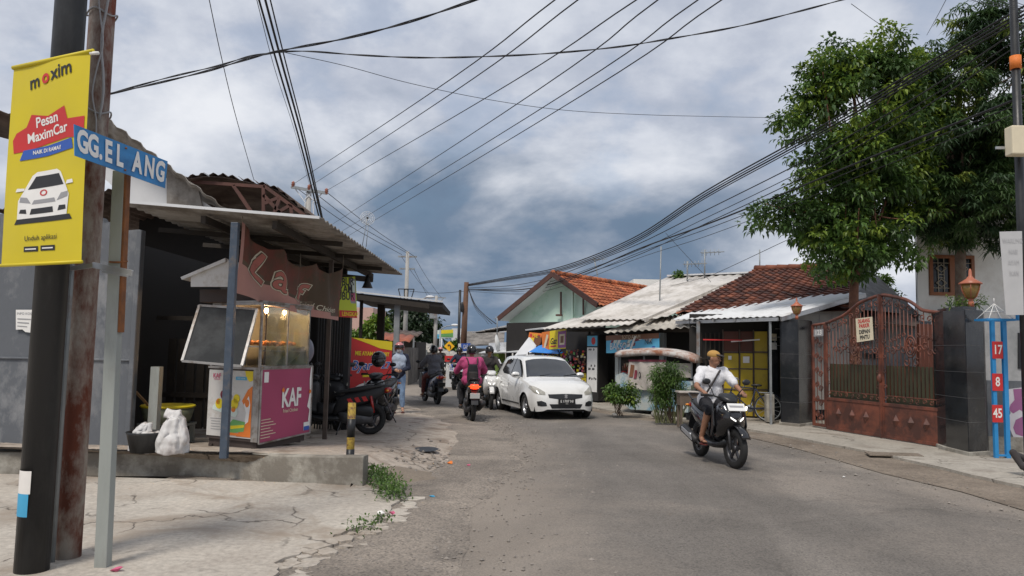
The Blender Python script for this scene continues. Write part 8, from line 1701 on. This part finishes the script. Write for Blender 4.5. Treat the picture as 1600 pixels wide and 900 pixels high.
# sand patch and gutter hole on the forecourt
p = G(665, 745, .05); g = MB(); vs = [V((p.x, p.y, hL(p.x, p.y) + .02))]
for k in range(28):
    a = 2 * PI * k / 28; r_ = 1 + .15 * noise.noise(V((math.cos(a), math.sin(a), 4))); x, y = p.x + .52 * r_ * math.cos(a), p.y + .48 * r_ * math.sin(a); vs.append(V((x, y, hL(x, y) + .006)))
g.add([vs[0]] + vs[1:], [(0, 1 + k, 1 + (k + 1) % 28) for k in range(28)]); struct('mortar_patch', g, ground_mat('brown_mortar', (.16, .13, .1), (.24, .2, .155), bump=.3, fine=40), loc=(0, 0, 0)) if False else None
ground_mat('brown_mortar', (.19, .155, .12), (.27, .225, .175), bump=.3, fine=40); struct('mortar_patch', g, 'brown_mortar', loc=(0, 0, 0))
g = MB(); rnd = random.Random(12)
for i in range(120):
    q = G(690 + rnd.gauss(0, 32), 722 + rnd.gauss(0, 14), .05); stone(g, q.x, q.y, hL(q.x, q.y) + .01, rnd.uniform(.012, .05))
tag(obj('rubble', g, 'stone_bits', loc=(0, 0, 0)), 'heap of broken stones and debris around the gutter hole', 'rubble', kind='stuff')
p = G(665, 706, .08); g = MB(); g.add([(p.x + .2 * math.cos(a), p.y + .3 * math.sin(a), hL(p.x, p.y) + .03) for a in [2 * PI * k / 12 for k in range(12)]], [tuple(range(12))]); tag(obj('gutter_hole', g, 'black_paint', loc=(0, 0, 0)), kind='structure')
# drain slab and dark patch on the right pavement
p = G(1390, 708, .08); g = MB(); g.prism([(p.x - .45, p.y - .25, .082), (p.x + .4, p.y - .32, .082), (p.x + .5, p.y + .05, .082), (p.x - .35, p.y + .15, .082)], (0, 0, -.02)); tag(obj('drain_cover', g, 'muddy', loc=(0, 0, 0)), kind='structure')
# ------------------------------------------------------------------ poles and wires
M('concrete_pole', (.36, .35, .33), .85, .1, bump=.2); M('pole_brown', (.12, .06, .035), .8, .25, scale=3, bump=.3); M('cable', (.012, .012, .014), .6, .1, bump=0); M('insulator', (.3, .1, .06), .3, .1, bump=0); M('steel_white', (.6, .62, .64), .4, .1)
def arm(g, c, half, z, th=.09): g.beam(c + V((-half, 0, z)), c + V((half, 0, z)), th, th)
# three-insulator pole on the left
Yp = 30; top = A(483, 296, Yp); t = thing('power_pole', 'power pole top with three brown insulators showing above the canopy', 'pole', (top.x, Yp, 0)); g = MB(); g.cyl((top.x, Yp, 0), (top.x, Yp, top.z), .17, 14, .1); obj('shaft', g, 'concrete_pole', t)
g = MB(); g.beam(A(455, 292, Yp - .15), A(511, 302, Yp - .15), .09, .11); obj('cross_arm', g, 'galv', t); g = MB()
for a, b in (((462, 296), (477, 316)), ((504, 301), (489, 317)), ((477, 316), (476, 335)), ((489, 317), (490, 335)), ((476, 312), (488, 300)), ((490, 313), (478, 300))): g.beam(A(*a, Yp - .1), A(*b, Yp - .1), .04, .04)
obj('brace', g, 'steel_white', t)
INS = [(458, 288), (483, 293), (510, 299)]
for q in INS: g = MB(); c = A(q[0], q[1] + 3, Yp - .15); g.lathe([(.03, -.05), (.07, 0), (.05, .04), (.09, .06), (.05, .1), (.08, .13), (.03, .2)], c, n=12); obj('insulator', g, 'insulator', t)
# dish antenna above the canopy
t = thing('mesh_dish', 'white mesh dish antenna on thin struts above the canopy', 'antenna', tuple(A(569, 384, 17))); c = A(574, 341, 17); g = MB(); ax = V((.35, -.9, .15)).normalized(); u_ = ax.orthogonal().normalized(); v_ = ax.cross(u_)
for r_ in (.05, .09, .125, .16): g.tube([c + (u_ * math.cos(a) + v_ * math.sin(a)) * r_ - ax * .3 * (.16 - r_) for a in [2 * PI * i / 20 for i in range(21)]], .006, 5)
for i in range(12): a = 2 * PI * i / 12; g.tube([c - ax * .045, c + (u_ * math.cos(a) + v_ * math.sin(a)) * .16], .004, 4)
obj('dish', g, 'steel_white', t); g = MB(); g.tube([c, A(566, 384, 17)], .008, 5); g.tube([c + V((.03, 0, -.1)), A(572, 386, 17)], .008, 5); obj('struts', g, 'galv', t); g = MB(); g.ell(c + ax * .03, .025, 8, 6); obj('feed', g, 'ink_black', t)
# concrete pole with steel bracket and street lamp
Yc = 44; b_ = A(632, 560, Yc); top = A(637, 393, Yc); t = thing('power_pole', 'tall concrete power pole with two cross arms, a steel bracket and a street lamp', 'pole', (top.x, Yc, 0)); g = MB(); g.cyl((top.x, Yc, 0), (top.x, Yc, top.z), .16, 14, .1); obj('shaft', g, 'concrete_pole', t)
g = MB(); c = V((top.x, Yc, 0))
for py_, h_ in ((401, .55), (420, .45)): arm(g, c, h_, A(637, py_, Yc).z)
obj('cross_arm', g, 'galv', t); g = MB(); z1, z2 = A(637, 452, Yc).z, A(637, 472, Yc).z; h_ = .46
for s in (-1, 1):
    g.beam(c + V((s * h_, -.1, z1)), c + V((s * .25, -.1, z2)), .05, .05); g.beam(c + V((s * .1, -.1, z2)), c + V((s * .12, -.1, z1)), .04, .04)
g.beam(c + V((-h_, -.1, z1)), c + V((h_, -.1, z1)), .05, .05); g.beam(c + V((-.35, -.1, z2 + .05)), c + V((.4, -.1, z2 + .05)), .06, .06); obj('bracket', g, 'black_paint', t)
g = MB(); g.bbox(c.x - .35, c.x + .15, Yc - .35, Yc - .1, A(637, 480, Yc).z, A(637, 469, Yc).z); obj('white_box', g, 'white_sheet', t)
g = MB(); g.tube(spline([A(642, 472, Yc), A(655, 468, Yc), A(668, 465, Yc)], 4), .035, 6); la = obj('lamp_arm', g, 'galv', t); g = MB(); g.ell(A(672, 464, Yc), (.26, .12, .09), 12, 8); obj('lamp_head', g, 'white_sheet', la)
Yd = 64; top = A(682, 462, Yd); t = thing('power_pole', 'smaller far power pole with one cross arm between lamp and leaning pole', 'pole', (top.x, Yd, 0)); g = MB(); g.cyl((top.x, Yd, 0), (top.x, Yd, top.z), .2, 10, .12); obj('shaft', g, 'concrete_pole', t); g = MB(); arm(g, V((top.x + .2, Yd, 0)), .6, A(682, 465, Yd).z); g.beam(V((top.x, Yd, top.z - 1)), V((top.x + .6, Yd, top.z - .2)), .06, .06); obj('cross_arm', g, 'galv', t); g = MB(); g.bbox(top.x - .5, top.x + .1, Yd - .4, Yd - .1, A(682, 498, Yd).z, A(682, 490, Yd).z); obj('transformer', g, 'galv', t)
q = A(688, 515, 58); t = thing('street_lamp', 'far street lamp with a long curved arm over the road', 'street lamp', (q.x, 58, 0)); g = MB(); g.cyl((q.x, 58, 0), q, .07, 8); obj('pole', g, 'galv', t); g = MB(); g.tube(spline([q, A(697, 510, 58), A(705, 509, 58)], 4), .04, 6); la = obj('arm', g, 'galv', t); g = MB(); g.ell(A(711, 508, 58), (.32, .14, .1), 12, 8); obj('lamp_head', g, 'white_sheet', la)
Ye = 42; tp = A(729, 441, Ye); bt = V((A(722, 575, Ye).x, Ye, 0)); t = thing('telephone_pole', 'thick brown leaning wooden pole where the cable bundles meet', 'pole', tuple(bt)); g = MB(); g.cyl(bt, tp, .2, 12, .13); obj('shaft', g, 'pole_brown', t); g = MB(); g.ell(A(722, 480, Ye - .2), (.1, .1, .3), 10, 8); obj('splice_box', g, 'black_paint', t)
tp2 = A(719, 453, Ye - 1); bt2 = V((A(715, 575, Ye - 1).x, Ye - 1, 0)); g = MB(); g.cyl(bt2, tp2, .085, 12, .07); tag(obj('telephone_pole', g, 'black_paint', loc=tuple(bt2)), 'slim black pole just left of the thick leaning wooden pole', 'pole')
# pole, box and cloth banner at the right edge
Yr = 12.0; xr_ = A(1592, 300, Yr).x; t = thing('telephone_pole', 'dark pole with a cream equipment box at the right edge of the street', 'pole', (xr_, Yr, 0)); g = MB(); g.cyl((xr_ + .02, Yr, 0), (xr_ + .02, Yr, 7.6), .075, 14, .06); obj('shaft', g, 'black_paint', t); g = MB(); g.cyl((xr_ + .02, Yr, A(1592, 108, Yr).z), (xr_ + .02, Yr, A(1592, 88, Yr).z), .085, 12); obj('red_cap', g, 'ink_orange', t)
g = MB(); q0, q1 = A(1573, 244, Yr - .15), A(1600, 200, Yr - .15); g.bbox(q0.x, q1.x, Yr - .3, Yr - .1, q0.z, q1.z); bx_ = obj('equipment_box', g, 'ink_cream', t, bevel=.02); g = MB(); g.beam(A(1556, 231, Yr - .1), A(1574, 231, Yr - .1), .03, .04); obj('bracket', g, 'bare_steel', t)
g = MB(); g.cyl((xr_ + .03, Yr, A(1598, 480, Yr).z), (xr_ + .03, Yr, A(1598, 345, Yr).z), .05, 10); obj('wood_stake', g, 'pole_brown', t)
hangbanner('cloth_banner', 'faded white cloth banner with ghosted lettering hanging from the right edge pole', 'banner', A(1562, 362, 11.8), A(1597, 361, 11.9), A(1600, 492, 11.9), A(1572, 492, 11.8), M('cloth_faded', (.5, .5, .5), .8, .06, bump=.2, bscale=6), lambda p: [p.text('cloth_ghost', s_, .55, .88 - .13 * i, .11, .004, sx=.8) for i, s_ in enumerate(('WARUNG', 'NASI', 'AYAM', 'IKAN'))] if M('cloth_ghost', (.44, .44, .45), .8, .05, bump=0) else None)
# wires: each follows sight lines but hangs in a vertical plane between real supports
def wire(label, pix, p0, p1, r, group=None, twist=0, name='cable', cat='cable'):
    a = A(*pix[0], p0).xy; b = A(*pix[-1], p1).xy; pts = [VP(x, y, a, b) for x, y in pix]; pts = spline(pts, 8); g = MB()
    if twist:
        L_ = 0
        for ph in (0, PI):
            q = []; L_ = 0
            fine = []
            for i, p in enumerate(pts):
                fine.append(p)
                if i < len(pts) - 1:
                    n = max(1, int((pts[i + 1] - p).length / .1)); fine += [p.lerp(pts[i + 1], k / n) for k in range(1, n)]
            for i, p in enumerate(fine):
                a_ = i * twist + ph; d = (fine[min(i + 1, len(fine) - 1)] - fine[max(i - 1, 0)]).normalized(); u = d.cross(V((0, 0, 1))).normalized(); w2 = d.cross(u); q.append(p + (u * math.cos(a_) + w2 * math.sin(a_)) * r)
            g.tube(q, r, 5)
    else: g.tube(pts, r, 5)
    return tag(obj(name, g, 'cable', loc=tuple(pts[0])), label, cat, group)
wire('thick twisted cable crossing the sky from the stall roof up to the top left', [(120, 158), (220, 136), (320, 112), (395, 90), (450, 77), (540, 60), (640, 34), (748, -2)], 10, 7, .0075, twist=.5)
wire('thick twisted cable spanning the whole sky from left to top right', [(165, 148), (260, 122), (340, 103), (400, 86), (470, 80), (560, 86), (650, 90), (740, 89), (850, 84), (960, 74), (1050, 60), (1150, 42), (1240, 20), (1330, -4)], 10.5, 10, .007, twist=.5)
wire('thin single wire running from the cable junction to the leafy tree', [(445, 82), (540, 103), (640, 130), (760, 155), (880, 172), (1000, 179), (1110, 182), (1215, 184)], 10.3, 17, .005)
for i, (a, b, r_) in enumerate((((402, -10), (500, 345), .014), ((412, -10), (503, 343), .016), ((420, -10), (504, 340), .010))): wire('bundled black cables falling steeply from the top to the stall canopy', [a, (a[0] + (b[0] - a[0]) * .33 - 1, a[1] + (b[1] - a[1]) * .31), (a[0] + (b[0] - a[0]) * .68, a[1] + (b[1] - a[1]) * .65), b], 9, 14, r_, 'steep cables over the canopy')
wire('lone thin wire falling steeply behind the arched roof', [(326, -5), (345, 85), (368, 180), (397, 282)], 9, 16, .006)
wire('thin slack wire beside the steep black cables', [(400, -5), (430, 110), (462, 210), (484, 290)], 9, 25, .005)
PL_ = [((458, 288), (872, -4), None), ((483, 292), (908, -4), None), ((510, 298), (1000, -4), None)]
for a, b, _ in PL_: wire('straight power line from the three-insulator pole to the top edge', [a, ((a[0] + b[0]) / 2 + 4, (a[1] + b[1]) / 2 + 6), b], 30, 7.5, .008, 'power lines rising from the insulator pole')
for a, b in (((520, 350), (1033, -4)), ((533, 362), (1096, -4)), ((545, 368), (1133, -4))): wire('straight power line rising from behind the canopy to the top right', [a, ((a[0] + b[0]) / 2 + 5, (a[1] + b[1]) / 2 + 7), b], 40, 7.5, .008, 'power lines rising from behind the canopy')
for a, b, m_ in (((458, 290), (628, 398), (545, 352)), ((483, 295), (637, 396), (560, 352)), ((510, 300), (648, 401), (580, 355))): wire('power line sloping down from the insulator pole to the tall concrete pole', [a, m_, b], 30, 44, .014, 'power lines between the two power poles')
for a, b in (((628, 402), (676, 466)), ((648, 402), (690, 466)), ((647, 421), (690, 500)), ((640, 455), (727, 455))): wire('thin line between the tall concrete pole and the far poles', [a, ((a[0] + b[0]) / 2, (a[1] + b[1]) / 2 + 3), b], 44, 62 if b[0] < 700 else 42, .012, 'thin lines beyond the tall concrete pole')
# the big bundle along the right side
pr = 12.0
B1 = [(732, 444), (800, 432), (860, 421), (920, 402), (1000, 366), (1100, 300), (1232, 226), (1330, 170), (1440, 104), (1540, 44), (1610, 4)]
for i, (dy, r_) in enumerate(((0, .02), (7, .016), (13, .02), (19, .014))):
    wire('heavy black cable sagging along the right side to the right edge', [(x, y + dy * (0.15 + .85 * k / 10)) for k, (x, y) in enumerate(B1)], 42, 11.9, r_, 'heavy cable bundle on the right side')
B2 = [(732, 450), (800, 446), (860, 434), (920, 412), (1000, 380), (1100, 330), (1236, 262), (1340, 205), (1450, 140), (1600, 40)]
for i, (dy, r_) in enumerate(((0, .014), (14, .01), (24, .012))):
    wire('lower black cable of the right side bundle, sagging below the heavy ones', [(x, y + dy * (.15 + .85 * min(1, k / 6))) for k, (x, y) in enumerate(B2)], 42, 12, r_, 'lower cables of the right side bundle')
B3 = [(732, 452), (820, 452), (900, 430), (1000, 388), (1100, 352), (1240, 296), (1350, 250), (1480, 198), (1600, 150)]
for i, (dy, r_) in enumerate(((0, .022), (9, .01), (22, .008))):
    wire('low sagging cable running through the trees to the cream equipment box', [(x, y + dy * (.15 + .85 * min(1, k / 5))) for k, (x, y) in enumerate(B3)], 42, 12, r_, 'lowest cables passing through the trees')
for i in range(3): wire('slack cable drooping from the leaning pole to the dark awnings', [(730, 446), (742, 475 + i * 3), (757, 492 + i * 3), (775 - i * 6, 506)], 42, 34, .022 - .006 * i, 'drooping cables at the leaning pole')
for a, b, c in (((1480, -4), (1462, 30), (1448, 55)), ((1330, 6), (1372, 36), (1400, 52))): wire('thin wire dropping into the tree tops at upper right' if a[0] > 1400 else 'short wire end running into the leafy tree top', [a, b, c], 11, 16, .005)
for i in range(4): wire('thin parallel wire crossing the top right corner', [(1500 + i * 22, -6), (1540 + i * 18, 6), (1605, 18 - i * 3)], 10, 12, .005, 'thin wires in the top right corner')
wire('house wire from the tiled roof antenna up to the right', [(1108, 432), (1160, 408), (1230, 375), (1300, 345)], 26, 18, .009); wire('wire falling from the cable bundle to the white roof', [(1040, 364), (1075, 402), (1115, 445)], 30, 27, .009); wire('thin wire strung low across the white roofs', [(1000, 458), (1060, 444), (1108, 432)], 29, 27, .006)
wire('vertical wire down the corner of the white house', [(1432, 470), (1433, 430), (1436, 395)], 20.3, 20.3, .008)
# antennas on the roofs
def antenna(label, px, pybase, pytop, Y, elems=0, lean=0):
    a, b = A(px, pybase, Y), A(px + lean, pytop, Y); b.y = a.y; t = thing('tv_antenna', label, 'antenna', tuple(a)); g = MB(); g.tube([a + V((0, 0, -.4)), b], .022 if elems < 0 else .03, 6); obj('mast', g, 'galv', t)
    if elems > 0:
        g = MB(); d = V((.8, -.5, 0)).normalized(); s = V((.5, .8, 0)); c = b + V((0, 0, -.12)); g.beam(c - d * .15, c + d * .75, .03, .03)
        for i in range(elems): q = c + d * (-.1 + .8 * i / elems); g.tube([q - s * .22, q + s * .22], .01, 5); g.tube([q + V((0, 0, -.12)), q + V((0, 0, .12))], .01, 5)
        obj('boom', g, 'galv', t)
antenna('tall bare mast rising from the edge of the white roof', 1030, 482, 385, 25, -1, 3); antenna('short tv antenna on the white roof ridge beside the tall bare mast', 1074, 428, 408, 28.5, 6); antenna('tv antenna with a tilted boom at the middle of the white roof ridge', 1101, 427, 390, 28.5, 5); antenna('thin mast on the ridge end of the brown tile roof', 1187, 421, 390, 26.2, -1); antenna('tilted old antenna standing behind the mint house', 938, 440, 402, 38, 4, -10); antenna('small antenna on the dark awning shop roof', 777, 510, 494, 36, 3)
g = MB(); 
for px_ in (1062, 1090): q = A(px_, 428, 30); 
tag(obj('roof_plants', crown([E_(1092, 426, 30, 12, 5), E_(1060, 429, 30, 5, 4)], 14, 20, .06, .14, random.Random(1), None, clr=.15)[0], ['leaf_mid', 'leaf_dark', 'leaf_bright']), 'tiny potted greenery showing over the white roof ridge', 'plants')
